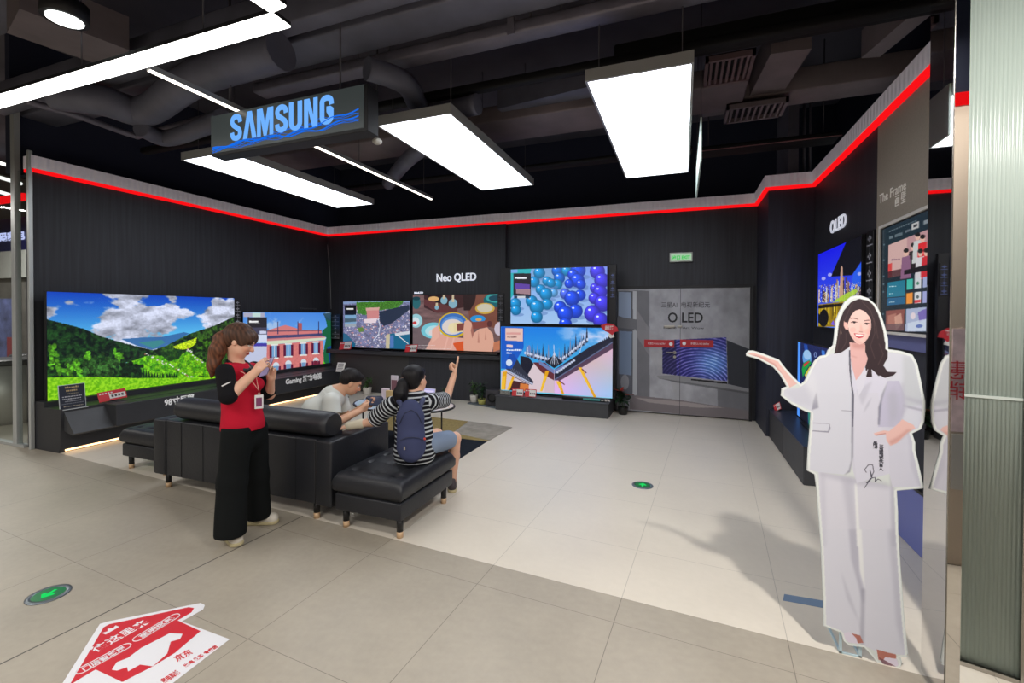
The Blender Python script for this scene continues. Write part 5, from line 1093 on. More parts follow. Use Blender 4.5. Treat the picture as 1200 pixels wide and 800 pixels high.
def hand(w, d, n, side, curls, spread=.0, thumb=(.6, .75, .35), sc=1.):
    """w wrist, d finger direction, n the way the palm faces, side direction of the thumb; curls: four (a, b, c) bends"""
    w = np.array(w, float); d = nrm(d); s = nrm(np.array(side)-np.dot(side, d)*d); n = nrm(np.array(n)-np.dot(n, d)*d-np.dot(n, s)*s); out = []
    Ls = [(.040, .024, .018), (.044, .027, .019), (.041, .025, .018), (.032, .019, .016)]
    for i in range(4):
        b0 = w+s*(.017-.011*i)*sc; off = (.027-.0178*i)*sc; base = w+d*(.082-.004*abs(i-1)-.003*i)*sc+s*off
        out.append(Cone(b0, base, .0145*sc, .0125*sc, .012, (n, .85))); p = base; ang = 0
        dd = nrm(d+s*spread*(1.5-i))
        for L, c in zip(Ls[i], curls[i]):
            ang += c; q = p+(dd*math.cos(ang)+n*math.sin(ang))*L*sc; r = (.0092-.0006*i)*sc; out.append(Cone(p, q, r, r*.9, .003)); p = q
    p = w+d*.022*sc+s*.020*sc; td = nrm(d*thumb[0]+s*thumb[1]+n*thumb[2]); q = p+td*.038*sc; out.append(Cone(p, q, .0145*sc, .0115*sc, .01))
    td2 = nrm(d*(thumb[0]+.6)+s*thumb[1]*.35+n*thumb[2]); r = q+td2*.028*sc; out.append(Cone(q, r, .011*sc, .0100*sc, .004)); out.append(Cone(r, r+td2*.02*sc, .0098*sc, .0078*sc, .004))
    return out
def head(c, f, up, sc=1., neck=None, neck_r=.055):
    """c skull centre, f the way the face looks, up crown direction; returns the blended shapes and the frame"""
    f = nrm(f); u = nrm(np.array(up)-np.dot(up, f)*f); l = np.cross(u, f); A = [l, f, u]
    o = lambda x, y, z: c+(l*x+f*y+u*z)*sc
    pr = [Ell(o(0, -.012, .025), V3(.076, .095, .088)*sc, A, .02), Ell(o(0, .022, -.03), V3(.062, .068, .075)*sc, A, .03),
          Ell(o(0, .048, -.088), V3(.034, .030, .026)*sc, A, .03), Ell(o(.036, .030, -.062), V3(.026, .034, .032)*sc, A, .03), Ell(o(-.036, .030, -.062), V3(.026, .034, .032)*sc, A, .03),
          Cone(o(0, .086, -.004), o(0, .105, -.036), .0085*sc, .0125*sc, .012), Ell(o(.011, .098, -.040), V3(.008, .009, .007)*sc, A, .008), Ell(o(-.011, .098, -.040), V3(.008, .009, .007)*sc, A, .008),
          Ell(o(0, .084, -.063), V3(.022, .013, .006)*sc, A, .008), Ell(o(0, .082, -.073), V3(.018, .013, .0065)*sc, A, .008),
          Ell(o(0, .078, .012), V3(.05, .014, .010)*sc, A, .015)]
    for sx in (1, -1):
        pr += [Ell(o(.031*sx, .078, -.008), V3(.017, .016, .011)*sc, A, .012, sub=True), Ell(o(.031*sx, .070, -.008), V3(.013, .014, .0115)*sc, A, .004),
               Ell(o(.036*sx, .066, -.036), V3(.022, .020, .018)*sc, A, .018), Ell(o(.076*sx, -.008, -.018), V3(.008, .018, .030)*sc, A, .008)]
    if neck is not None: pr.append(Cone(o(0, -.02, -.05), neck, neck_r*.92, neck_r, .025))
    return pr, o, A
def face_paint(o, A, sc, base=(226, 180, 155), brow=(60, 44, 38), lip=(190, 96, 92), closed=True):
    base = np.array(base, float)
    def mixc(C, V, c, r, col, soft=.3, al=1.):
        Q = (V-c)@np.array(A).T/(np.array(r)*sc); k = np.sqrt((Q**2).sum(1)); w = np.clip((1+soft-k)/soft, 0, 1)*al; return C*(1-w[:, None])+np.array(col)*w[:, None]
    def f(V):
        C = np.tile(base, (len(V), 1)); 
        C = mixc(C, V, o(0, .09, -.068), (.021, .03, .009), lip, .4); C = mixc(C, V, o(0, .1, -.068), (.019, .04, .0015), (120, 50, 50), .6, .8)
        for s in (1, -1):
            C = mixc(C, V, o(.038*s, .08, -.035), (.024, .04, .02), base*(1.0, .88, .86), .8, .6)
            C = mixc(C, V, o(.031*s, .085, .012), (.019, .03, .0045), brow, .5, .9)
            C = mixc(C, V, o(.031*s, .085, -.008), (.0155, .03, .0062), (236, 230, 226), .3)
            C = mixc(C, V, o(.031*s, .085, -.009), (.0065, .03, .0062), (28, 20, 18), .2)
            C = mixc(C, V, o(.031*s, .085, -.001), (.018, .03, .0028), (36, 26, 24), .5)
        return C
    return f
m_skin = attr_mat('skin', 0, .5, .35); m_skin.node_tree.nodes['Principled BSDF'].inputs['Subsurface Weight'].default_value = .08
m_cloth = attr_mat('printed_cloth', 0, .85, .15)
def solid(c): c = np.array(c, float); return lambda V: np.tile(c, (len(V), 1))
def wrinkle(axis, freq, amp, seed=0):
    r = np.random.default_rng(seed); ph = r.random(6)*6; ks = r.normal(0, 1, (6, 3)); ks[:, 2] *= .45; ks *= freq
    def g(V):
        n = sum(np.sin(V@ks[i]+ph[i]) for i in range(6))/6; c = np.array(axis)[None]; 
        d = V-c; d[:, 2] = 0; L = np.linalg.norm(d, axis=1, keepdims=True); return V+d/np.maximum(L, 1e-6)*(n*amp)[:, None]
    return g
# ------------------------------------------------------------------ the shop assistant standing with a phone
F1 = Figure(-2.95, 2.38); P = F1.P; rt, lo_, up_ = F1.right, F1.los, F1.up
stf = thing('person', 'person standing in a red polo vest and black trousers, brown ponytail, looking at a phone', 'person', (-2.95, 2.38, 0))
fdir = nrm(rt*.93-lo_*.28-up_*.42); hc = P(281.5, 399, 0)
hp, ho, hA = head(hc, fdir, nrm(rt*.42+up_*.9), .98, neck=P(277, 427, .01), neck_r=.052)
sR, eR, wR = P(263.5, 435, -.13), P(267.5, 465, -.20), P(301, 434, -.15)
sL, eL, wL = P(298, 433, .15), P(316, 462, .16), P(317.5, 443, .02)
pel, che = P(286, 497, 0), P(281, 445, 0)
hipR, knR, anR = P(278, 505, -.07), P(272, 563, -.08), P(271, 622, -.10)
hipL, knL, anL = P(297, 503, .08), P(300, 556, .12), P(304, 602, .16)
front = nrm(rt*.75-lo_*.65)                                        # the way the chest faces
sidev = nrm(np.cross(up_, front))
ph_c = P(312.5, 430, -.03)
body = hp+[Cone(P(280, 440, 0), P(286, 492, 0), .085, .075, .04, (front, .7)), Cone(sR, sL, .04, .04, .02), Cone(sR, eR, .042, .043, .02), Cone(eR, wR, .044, .028, .02), Cone(sL, eL, .043, .036, .02), Cone(eL, wL, .036, .025, .02),
           Cone(hipR, knR, .056, .05, .02), Cone(knR, anR, .05, .034, .03), Cone(hipL, knL, .056, .05, .02), Cone(knL, anL, .05, .034, .03)]
hdR = nrm(P(311, 423.5, -.10)-wR); body += hand(wR, hdR, nrm(lo_*.8-up_*.5), nrm(up_*.5+lo_*.5-rt*.1), [(.25, .3, .2), (.3, .45, .3), (.45, .6, .4), (.6, .7, .4)], .05, (.9, .5, .4), .95)
hdL = nrm(up_*.95+rt*.05-lo_*.25); body += hand(wL, hdL, nrm(-rt*.5-lo_*.8), nrm(-rt*.8+lo_*.3), [(.5, .7, .4), (.5, .8, .5), (.6, .8, .5), (.6, .9, .5)], .02, (.8, .5, .5), .95)
blob('body', body, m_skin, stf, .0042, face_paint(ho, hA, .98, (226, 178, 152)))
# hair: fringe, cap and long ponytail
hb = (74, 50, 38)
def hair_col(c, s=9):
    c = np.array(c, float)
    def f(V): n = np.sin(V[:, 0]*310+V[:, 2]*60)+np.sin(V[:, 1]*270+V[:, 2]*45+1.3); return np.clip(c[None]*(1+.13*n[:, None]), 0, 255)
    return f
m_hair = attr_mat('hair', 0, .52, .25)
hair = [Ell(ho(0, -.022, .040), (.088, .100, .088), hA, .02), Ell(ho(0, -.055, .0), (.078, .07, .085), hA, .03), Ell(ho(0, .064, .058), (.058, .034, .034), hA, .025), Ell(ho(-.045, .068, .030), (.03, .028, .036), hA, .02), Ell(ho(.045, .068, .034), (.028, .028, .036), hA, .02),
        Ell(ho(-.074, .03, .02), (.014, .04, .05), hA, .02), Ell(ho(.074, .03, .02), (.014, .04, .05), hA, .02)]
t0 = ho(0, -.112, .03)
tail = [Cone(t0, P(258.5, 396, .0), .024, .036, .02), Cone(P(258.5, 396, 0), P(255, 410, -.02), .038, .05, .03), Cone(P(255, 410, -.02), P(249.5, 428, -.03), .05, .04, .03), Cone(P(249.5, 428, -.03), P(248, 441, -.03), .036, .012, .02), Cone(P(257, 412, .02), P(256, 430, .02), .03, .012, .02)]
sub_ = [Ell(ho(0, .128, -.042), (.066, .075, .062), hA, .01, sub=True)]
blob('hair', hair+sub_, m_hair, stf, .0045, hair_col(hb))
blob('ponytail', tail, m_hair, stf, .0045, hair_col((98, 62, 44)), bumpf=wrinkle(P(255, 415, 0), 90, .007, 4))
MB().tube([t0+hA[0]*.026*math.cos(a)+hA[2]*.026*math.sin(a) for a in [i*PI/8 for i in range(17)]], .0045, 6).build('hair_tie', mat('hair_tie_yellow', (190, 160, 80), .5), stf)
# red vest-polo with black sleeves and collar
red = (186, 26, 50)
tor = [Cone(P(281, 453, 0), P(283, 468, 0), .118, .126, .04, (front, .84)), Cone(P(279.5, 440, 0), P(281, 453, 0), .082, .115, .03, (front, .84)), Cone(P(283, 468, 0), P(285, 497, 0), .128, .152, .04, (front, .86)), Cone(sR+(sL-sR)*.1, sL, .060, .054, .04), Ell(P(291, 450, -.02)+front*.055, (.075, .05, .05), [sidev, front, up_], .05)]
cutz = pel[2]-.03
blob('vest', tor, m_cloth, stf, .005, solid(red), cut=lambda G: np.maximum(cutz-G[..., 2], -1), bumpf=wrinkle(P(282, 460, 0), 26, .0035, 1))
slv = lambda a, b, r0, r1: [Cone(a+(a-b)*.02, a+(b-a)*.88, r0, r1, .02)]
blob('sleeve', [Cone(sR+(eR-sR)*.02, sR+(eR-sR)*.95, .058, .060, .02)], m_cloth, stf, .005, solid((20, 20, 24)), bumpf=wrinkle(sR, 40, .003, 2)); blob('sleeve', slv(sL, eL, .06, .058), m_cloth, stf, .005, solid((20, 20, 24)))
mk = (sR+eR)/2; MB().box(-.028, .028, -.004, .004, 0, .003, M=frame_M(mk-lo_*.066+up_*.01, rt*.9+up_*.45, up_*.9-rt*.45)).build('sleeve_print', m_wh, stf)
ring = []
nb = P(279.5, 428.5, .01)
for i in range(25):
    a = 2*PI*i/24; ring.append(nb+front*(.066*math.cos(a)+.012)+sidev*.066*math.sin(a)+up_*(.006-.040*math.cos(a)))
MB().tube(ring, .019, 8).build('collar', mat('collar_black', (24, 22, 26), .7), stf)
cf_ = nb+front*.085-up_*.045
MB().box(-.014, .014, -.11, .0, -.004, .012, bev=.003, M=frame_M(cf_+front*.028, np.cross(up_, front), up_-front*.12)).build('button_placket', mat('placket_red', (150, 20, 40), .8), stf)
# lanyard with a name badge
bd = P(303.5, 470, -.16)
m_lan = mat('lanyard_pale_red', (214, 150, 140), .5)
MB().tube([nb-sidev*.06-up_*.0, P(286, 437, -.14), P(298, 450, -.18), P(303, 457, -.18)], .0028, 6).tube([nb+sidev*.04+front*.05, P(300, 440, -.10), P(303, 457, -.18)], .0028, 6).build('lanyard', m_lan, stf)
bM = frame_M(bd, rt, up_)
b_ = MB().box(-.027, .027, -.052, .045, -.003, .002, bev=.002, seg=1, M=bM).build('badge', m_wh, stf); MB().box(-.018, .018, -.036, .026, .002, .003, M=bM).build('badge_print', mat('badge_purple', (120, 60, 100), .5), b_)
MB().box(-.006, .006, .045, .06, -.002, .002, M=bM).build('badge_clip', m_metal, b_)
# phone in the hands is a thing of its own
pM = frame_M(ph_c, nrm(rt*.45-lo_*.35+up_*.2), nrm(up_*.8+rt*.3))
t = thing('mobile_phone', 'small phone held up in both hands of the person in red', 'phone', ph_c)
MB().box(-.036, .036, -.07, .07, -.004, .004, bev=.003, M=pM).build('phone_case', mat('phone_violet', (120, 116, 146), .3, .2), t); MB().box(-.033, .033, -.066, .066, .004, .0045, M=pM).build('phone_screen', mat('phone_lit', (150, 146, 186), .2, 0, .5, emit=(150, 146, 186), es=.3), t)
MB().box(-.022, -.006, .04, .062, -.0055, -.004, M=pM).build('camera_bump', m_bezel, t)
# wide black trousers
def leg(h, k, a, r0, r1, r2): return [Cone(h, k, r0, r1, .03), Cone(k, a, r1, r2, .03)]
tr = [Cone(P(286, 498, 0), P(287, 512, 0), .118, .125, .03, (front, .82))]+leg(hipR, knR, P(270.5, 622, -.10), .10, .093, .100)+leg(hipL, knL, P(303, 601, .15), .10, .086, .086)
zR, zL = P(270, 626, -.1)[2], P(303, 606, .15)[2]; cR = P(270, 620, -.1)[:2]
def cut_t(G):
    dR = np.hypot(G[..., 0]-anR[0], G[..., 1]-anR[1]); dL = np.hypot(G[..., 0]-anL[0], G[..., 1]-anL[1]); return np.maximum(np.where(dR < dL, zR, zL)-G[..., 2], G[..., 2]-(pel[2]+.005))
blob('trousers', tr, m_cloth, stf, .0055, solid((17, 20, 21)), cut=cut_t, bumpf=wrinkle(P(286, 560, 0), 22, .006, 3))
# white shoes
def shoe(name, heel, toe, r, m, sole, parent, h=.07):
    heel, toe = np.array(heel, float), np.array(toe, float); d = nrm(toe-heel); s = np.cross(up_, d); heel[2] = toe[2] = 0
    up = [Cone(heel+up_*.045, toe+up_*.036-d*.03, r*.95, r, .03), Cone(heel+up_*.06, heel+up_*.095+d*.01, r*.85, r*.75, .02)]
    V, Fc = skin_mesh(up, .005, cut=lambda G: .014-G[..., 2]); o = np_mesh(name, V, Fc, m, parent)
    V, Fc = skin_mesh([Cone(heel+up_*.012, toe+up_*.012-d*.03, r*1.04, r*1.1, .02)], .005, cut=lambda G: np.maximum(.001-G[..., 2], G[..., 2]-.026)); np_mesh('sole', V, Fc, sole, o); return o
m_shoe = mat('shoe_white', (214, 208, 196), .6); m_sole = mat('sole_cream', (190, 178, 140), .6)
a = WZ(264, 627); b = WZ(279, 639.5); shoe('shoe', V3(*a)+lo_*.03, V3(*b), .042, m_shoe, m_sole, stf)
a = WZ(290, 613.5); b = WZ(324, 611); shoe('shoe', V3(*a), V3(*b)-lo_*.02, .042, m_shoe, m_sole, stf)
# ------------------------------------------------------------------ sofa, ottomans
m_lea = mat('black_leather', (29, 31, 37), .46, 0, .5, noise=(3, .1), bump=(60, .12)); m_legb = mat('leg_black', (18, 18, 20), .4); m_legw = mat('leg_light_wood', (196, 164, 128), .5); m_seam = mat('leather_seam', (16, 17, 20), .6)
def sleg(x, y, parent, h=.13):
    o = MB().cyl((x, y, .045), (x, y, h), .024, n=18).build('leg', m_legb, parent); MB().cyl((x, y, 0), (x, y, .045), .024, n=18).build('wooden_tip', m_legw, o)
so = thing('sofa', 'black leather sofa seen from behind with wooden-tipped legs', 'sofa', (-3.53, 3.1, 0))
SX0, SX1, SY0 = -4.57, -2.50, 2.74
MB().box(SX0, SX0+.16, SY0-.01, 3.46, .13, .635, bev=.018, seg=3).build('armrest', m_lea, so); MB().box(SX1-.16, SX1, SY0-.01, 3.46, .125, .635, bev=.018, seg=3).build('armrest', m_lea, so)
MB().box(SX0+.16, SX1-.16, SY0, 2.90, .13, .635, bev=.015, seg=3).build('back_panel', m_lea, so)
for x in (SX0+.16, -4.2, -3.92, -3.53, -3.15, -2.86, SX1-.16): MB().box(x-.002, x+.002, SY0-.0025, SY0+.002, .14, .625).build('seam', m_seam, so)
MB().box(SX0+.16, SX1-.16, 2.90, 3.44, .13, .29, bev=.012).build('seat_base', m_lea, so)
for x0, x1 in ((SX0+.165, -3.54), (-3.53, SX1-.165)): MB().box(x0, x1, 2.92, 3.47, .29, .43, bev=.035, seg=4).build('seat_cushion', m_lea, so)
def bolster(x0, x1, y, z, r):
    v = []; mb = MB(); n = 26; prof = [(.0, .82), (.012, .95), (.03, 1.), (.5, 1.02), (.97, 1.), (.988, .95), (1., .82)]
    pts = [(x0+(x1-x0)*s, y, z) for s, k in prof]; mb.tube(pts, [r*k for s, k in prof], n)
    for p in mb.bm.verts: p.co.z = z+(p.co.z-z)*.88
    return mb
bolster(-4.32, -2.575, 2.845, .735, .112).build('bolster', m_lea, so)
MB().box(-4.36, -2.6, 2.90, 2.99, .43, .70, bev=.03, seg=3).build('back_cushion', m_lea, so)
for x in (SX0+.12, SX1-.195): sleg(x, 2.79, so, .135); sleg(x, 3.40, so, .135)
MB().box(SX1-.0005, SX1+.0015, 2.80, 2.84, .2, .26).build('side_label', mat('label_grey', (110, 112, 116), .5), so)
def ottoman(lb, x0, x1, y0, y1):
    t = thing('ottoman', lb, 'ottoman', ((x0+x1)/2, (y0+y1)/2, 0), 'black leather ottomans')
    MB().box(x0+.01, x1-.01, y0+.01, y1-.01, .135, .262, bev=.012, seg=3).build('base', m_lea, t)
    # tufted cushion
    nx, ny = 44, 56; g = {}; bm = bmesh.new(); W, D = x1-x0, y1-y0; zt = .425
    tb = [(fx, fy) for fx in (.2, .5, .8) for fy in (.14, .38, .62, .86)]
    for j in range(ny+1):
        for i in range(nx+1):
            a, b = i/nx, j/ny; e = min(a, 1-a)*W; f = min(b, 1-b)*D; z = zt-.030*math.exp(-e/.02)-.030*math.exp(-f/.02)+.012*math.sin(PI*a)*math.sin(PI*b)
            for tx, ty in tb:
                r = math.hypot((a-tx)*W, (b-ty)*D); z -= .022*math.exp(-(r/.022)**2)+.006*math.exp(-(r/.06)**2)
            for tx in (.2, .5, .8): z -= .0035*math.exp(-((a-tx)*W/.008)**2)
            for ty in (.14, .38, .62, .86): z -= .0035*math.exp(-((b-ty)*D/.008)**2)
            g[i, j] = bm.verts.new((x0+a*W, y0+b*D, z))
    for j in range(ny):
        for i in range(nx): bm.faces.new((g[i, j], g[i+1, j], g[i+1, j+1], g[i, j+1])).smooth = True
    lowr = []; per = [(i, 0) for i in range(nx)]+[(nx, j) for j in range(ny)]+[(i, ny) for i in range(nx, 0, -1)]+[(0, j) for j in range(ny, 0, -1)]
    rings = [[g[q] for q in per]]
    for z, o in ((.35, .008), (.30, .006), (.278, -.012)):
        L = []
        for q in per:
            a, b = q[0]/nx*2-1, q[1]/ny*2-1; L.append(bm.verts.new((x0+W*q[0]/nx+o*(1 if a > .999 else -1 if a < -.999 else 0), y0+D*q[1]/ny+o*(1 if b > .999 else -1 if b < -.999 else 0), z)))
        rings.append(L)
    for A, B in zip(rings[:-1], rings[1:]):
        for k in range(len(A)): bm.faces.new((A[k], B[k], B[(k+1) % len(A)], A[(k+1) % len(A)])).smooth = True
    bm.faces.new(rings[-1]); m = MB(); m.bm.free(); m.bm = bm; m.build('tufted_cushion', m_lea, t)
    MB().box(x0+.03, x1-.03, y0+.03, y1-.03, .262, .285).build('shadow_gap', m_seam, t)
    for x in (x0+.075, x1-.05):
        for y in (y0+.06, y1-.1): sleg(x, y, t, .14)
    return t
ottoman('black tufted ottoman beside the sofa arm, the person in stripes sitting on it', -2.455, -1.85, 2.70, 3.50)
ottoman('black ottoman half hidden beyond the left end of the sofa', -5.42, -4.76, 2.93, 3.65)

# ------------------------------------------------------------------ coffee table and the things on it
t = thing('coffee_table', 'oval glass-topped coffee table with a black metal rim and legs', 'coffee table', (-3.2, 4.72, .0))
tc_, rx, ry, zt = V3(-3.22, 4.75, 0), .66, .42, .5
el = [(tc_[0]+rx*math.cos(2*PI*i/48), tc_[1]+ry*math.sin(2*PI*i/48)) for i in range(48)]
MB().prism([(x, y, zt-.012) for x, y in el], (0, 0, .01)).build('glass_top', mat('table_glass', (176, 196, 206), .08, 0, .6, coat=.5), t)
MB().tube([(tc_[0]+(rx+.008)*math.cos(2*PI*i/48), tc_[1]+(ry+.008)*math.sin(2*PI*i/48), zt-.01) for i in range(50)], .013, 8).build('rim', m_legb, t)
for a in (-.9, .95, 2.2, 4.1):
    x, y = tc_[0]+rx*.93*math.cos(a), tc_[1]+ry*.93*math.sin(a); MB().tube([(x, y, zt-.02), (x, y, .06), (x-.02*math.cos(a), y-.02*math.sin(a), .02), (x-.2*math.cos(a), y-.2*math.sin(a), .016)], .010, 8).build('leg', m_legb, t)
p = WZ(502, 474, .505)
t = thing('laptop', 'small open tablet-like display with a lilac screen on the coffee table', 'display', (-2.95, 4.98, .5))
lp = WY(502, 457.5, 4.98); lM = frame_M((lp.x, 4.98, .5+.085), (1, -.1, 0), (0, .25, 1))
MB().box(-.10, .10, -.085, .085, -.006, 0, bev=.002, seg=1, M=lM).build('casing', m_metal, t)
q = Pic(40, 30, base=(176, 172, 220)); q.rect(4, 4, 36, 8, (214, 206, 235)); q.rect(8, 12, 30, 18, (206, 110, 130)); q.rect(4, 22, 34, 26, (120, 130, 190)); pic_mesh('screen', q, frame_M(lM@Vector((0, 0, .001)), (1, -.1, 0), (0, .25, 1)), .188, .158, m_scr, t)
MB().box(lp.x-.1, lp.x+.1, 4.86, 4.99, .499, .507).build('keyboard_base', m_metal, t)
def card(px0, px1, pt, pb, Y, m, lb, nm='box', cat='box', z0=.5, dy=.05):
    a, b = WY(px0, pt, Y), WY(px1, pb, Y); return tag(MB().box(a.x, b.x, Y, Y+dy, z0, max(a.z, z0+.03), bev=.002, seg=1).build(nm, m), lb, cat)
card(447, 454, 455, 465, 4.90, mat('pinkish_white_card', (214, 196, 204), .6), 'small pinkish white box on the coffee table left of the ponytail')
card(452, 460.5, 457.5, 466, 4.82, mat('kraft_card', (190, 158, 108), .7), 'small kraft-brown box on the coffee table in front of the pinkish one')
tw = thing('brochure_stand', 'white upright brochure holder on the coffee table behind the ponytail', 'brochure holder', (-3.25, 5.0, .5))
a, b = WY(458, 439.5, 5.0), WY(466, 458, 5.0)
MB().box(a.x, b.x, 5.0, 5.012, .5, a.z, bev=.002, seg=1).build('board', mat('stand_white', (206, 196, 204), .5), tw); MB().box(a.x, b.x, 4.96, 5.05, .499, .506).build('foot', m_wh, tw); MB().box(a.x+.01, b.x-.01, 4.998, 5.0, .55, a.z-.06).build('print', mat('maroon_print', (120, 80, 90), .5), tw)
# dark navy rounded bag lying on the table edge
p = V3(*WZ(438, 470.5, .5)); 
o = blob('pouch', [Cone(p+V3(-.075, 0, .035), p+V3(.075, .02, .038), .04, .045, .03, ((0, 0, 1), .8)), Cone(p+V3(.0, -.03, .03), p+V3(.05, -.02, .025), .03, .03, .02)], mat('pouch_navy', (38, 42, 66), .6, noise=(30, .5)), None, .006)
tag(o, 'dark navy rounded pouch lying on the near edge of the coffee table', 'pouch')

# ------------------------------------------------------------------ man sitting on the sofa
F2 = Figure(-3.06, 3.2); P = F2.P; rt, lo_ = F2.right, F2.los
man = thing('person', 'person in a white T-shirt sitting bent forward on the sofa, short black hair', 'person', (-3.1, 3.15, .43))
fw = nrm(rt*.80+lo_*.55); sv = np.cross(up_, fw)
fd = nrm(rt*.86+lo_*.10-up_*.50); hc = P(411.5, 447, 0)
hp, ho, hA = head(hc, fd, nrm(rt*.5+up_*.86), 1.0, neck=P(393, 462, .0), neck_r=.056)
pel, che, nb = P(366, 508, .0), P(377, 478, .0), P(391, 464, .0)
sR, eR, wR = P(388, 470, -.17), P(390, 497, -.22), P(422, 481, -.08)
sL, eL, wL = P(398, 466, .15), P(405, 490, .20), P(427, 475, .08)
kR, kL = pel+fw*.46-sv*.13+up_*.04, pel+fw*.46+sv*.13+up_*.04; kR[2] = kL[2] = .50
aR, aL = kR+fw*.06, kL+fw*.03; aR[2] = aL[2] = .06; pel[2] = max(pel[2], .55)
skin = (214, 166, 136)
body = hp+[Cone(nb, pel, .10, .115, .05, (fw, .8)), Cone(sR, sL, .05, .05, .03), Cone(sR, eR, .048, .042, .02), Cone(eR, wR, .042, .028, .02), Cone(sL, eL, .046, .04, .02), Cone(eL, wL, .04, .027, .02),
           Cone(pel-sv*.09, kR, .075, .055, .03), Cone(kR, aR, .05, .035, .02), Cone(pel+sv*.09, kL, .075, .055, .03), Cone(kL, aL, .05, .035, .02)]
hd = nrm(P(434, 474.5, -.03)-wR); body += hand(wR, hd, nrm(up_*.5+lo_*.8), nrm(up_*.8-lo_*.3), [(.5, .7, .5), (.6, .8, .5), (.7, .8, .5), (.8, .8, .5)], .0, (.9, .5, .4)); hd = nrm(P(437, 472, .05)-wL); body += hand(wL, hd, nrm(up_*.5-lo_*.8), nrm(up_*.8+lo_*.3), [(.5, .7, .5), (.6, .8, .5), (.7, .8, .5), (.8, .8, .5)], .0, (.9, .5, .4))
blob('body', body, m_skin, man, .0045, face_paint(ho, hA, 1., skin, (30, 24, 22), (176, 100, 90)), cut=lambda G: np.where((G[..., 1] < 3.49), .44-G[..., 2], -1))
blob('hair', [Ell(ho(0, -.020, .042), (.084, .098, .080), hA, .02), Ell(ho(0, -.05, .01), (.078, .062, .07), hA, .03), Ell(ho(0, .055, .075), (.055, .035, .026), hA, .02), Ell(ho(0, .13, -.035), (.08, .08, .085), hA, .01, sub=True)], m_hair, man, .0045, hair_col((24, 20, 22)), bumpf=wrinkle(hc, 90, .003, 3))
wt = (205, 208, 204)
tor = [Cone(P(389, 466, 0), P(374, 485, 0), .115, .135, .05, (fw, .85)), Cone(P(374, 485, 0), pel, .135, .14, .05, (fw, .9)), Cone(sR, sL, .060, .060, .05), Cone(nb, P(389, 466, 0), .062, .10, .03), Cone(P(370, 480, 0)-fw*.01, P(366, 500, 0), .11, .12, .05)]
tor += [Cone(sR, sR+(eR-sR)*.55, .075, .080, .03), Cone(sL, sL+(eL-sL)*.55, .072, .076, .03)]
def tcut(G):
    d1 = nrm(eR-sR); d2 = nrm(eL-sL); L1 = np.linalg.norm(eR-sR)*.56; L2 = np.linalg.norm(eL-sL)*.56
    near = lambda s, d, L: np.where(np.linalg.norm((G-s)-((G-s)@d)[..., None]*d, axis=-1) < .1, (G-s)@d-L, -1)
    return np.maximum(np.maximum(near(sR, d1, L1), near(sL, d2, L2)), .47-G[..., 2])
blob('t_shirt', tor, m_cloth, man, .005, solid(wt), cut=tcut, bumpf=wrinkle(P(380, 485, 0), 34, .004, 6))
ta, tb_ = pel-sv*.10, pel+sv*.10
blob('shorts', [Cone(ta, ta+(kR-ta)*.85, .10, .085, .04), Cone(tb_, tb_+(kL-tb_)*.85, .10, .085, .04), Cone(pel, pel+up_*.03, .13, .12, .04)], m_cloth, man, .006, solid((202, 196, 178)), cut=lambda G: .437-G[..., 2], bumpf=wrinkle(pel, 24, .004, 2))
for a in (aR, aL): shoe('shoe', a-fw*.05, a+fw*.17, .042, m_shoe, m_sole, man)
pc = P(439, 471, .0); t = thing('mobile_phone', 'phone held low in both hands of the person in the white T-shirt', 'phone', pc)
pM = frame_M(pc, nrm(rt*.8+lo_*.2-up_*.2), nrm(lo_*.4+up_*.75)); MB().box(-.07, .07, -.036, .036, -.004, .004, bev=.003, M=pM).build('phone_case', m_bezel, t); MB().box(-.064, .064, -.032, .032, .004, .0046, M=pM).build('phone_screen', mat('phone_glass', (70, 76, 96), .1, 0, .6), t)

# ------------------------------------------------------------------ person in stripes on the ottoman, pointing
F3 = Figure(-2.03, 3.12); P = F3.P; rt, lo_ = F3.right, F3.los
wo = thing('person', 'person in a striped T-shirt and denim shorts sitting on the ottoman, pointing up', 'person', (-2.05, 3.1, .43))
fw = nrm(lo_*.95+rt*.10); sv = nrm(np.cross(up_, fw))                # sv points to her left
fd = nrm(lo_*.75+rt*.62+up_*.03); hc = P(486.5, 444, .03)
hp, ho, hA = head(hc, fd, nrm(up_+lo_*.05), .98, neck=P(484, 466, .0), neck_r=.05)
pel, che, nb = P(487, 521, .0), P(484, 487, .0), P(484, 467, .0)
sR, eR, wR = P(508, 470, .02), P(523, 468, .21), P(532, 439, .30)
sL, eL, wL = P(457, 476, .0), P(436, 494, .10), P(408, 499, .16)
kR = P(533, 514, .34); kL = P(512, 507, .42); aR = P(530, 560, .44); aL = P(514, 545, .55)
kR[2] = .50; kL[2] = .52; aR[2] = aL[2] = .07
body = hp+[Cone(nb, pel, .085, .11, .05, (fw, .8)), Cone(sR, sL, .045, .045, .03), Cone(sR, eR, .042, .036, .02), Cone(eR, wR, .036, .025, .02), Cone(sL, eL, .042, .036, .02), Cone(eL, wL, .036, .025, .02),
           Cone(pel-sv*.09, kR, .078, .054, .03), Cone(kR, kR+(aR-kR)*.4, .052, .052, .02), Cone(kR+(aR-kR)*.4, aR, .052, .034, .02), Cone(pel+sv*.09, kL, .078, .054, .03), Cone(kL, kL+(aL-kL)*.4, .05, .05, .02), Cone(kL+(aL-kL)*.4, aL, .05, .034, .02)]
tip = P(533.5, 421.5, .34); hd = nrm(P(534, 432, .32)-wR+up_*.02); body += hand(wR, hd, nrm(-lo_*.3-rt*.9), nrm(-lo_*.9+rt*.1), [(.0, .05, .05), (1.2, 1.4, .8), (1.3, 1.4, .8), (1.3, 1.4, .8)], .02, (.6, .3, .9), 1.)
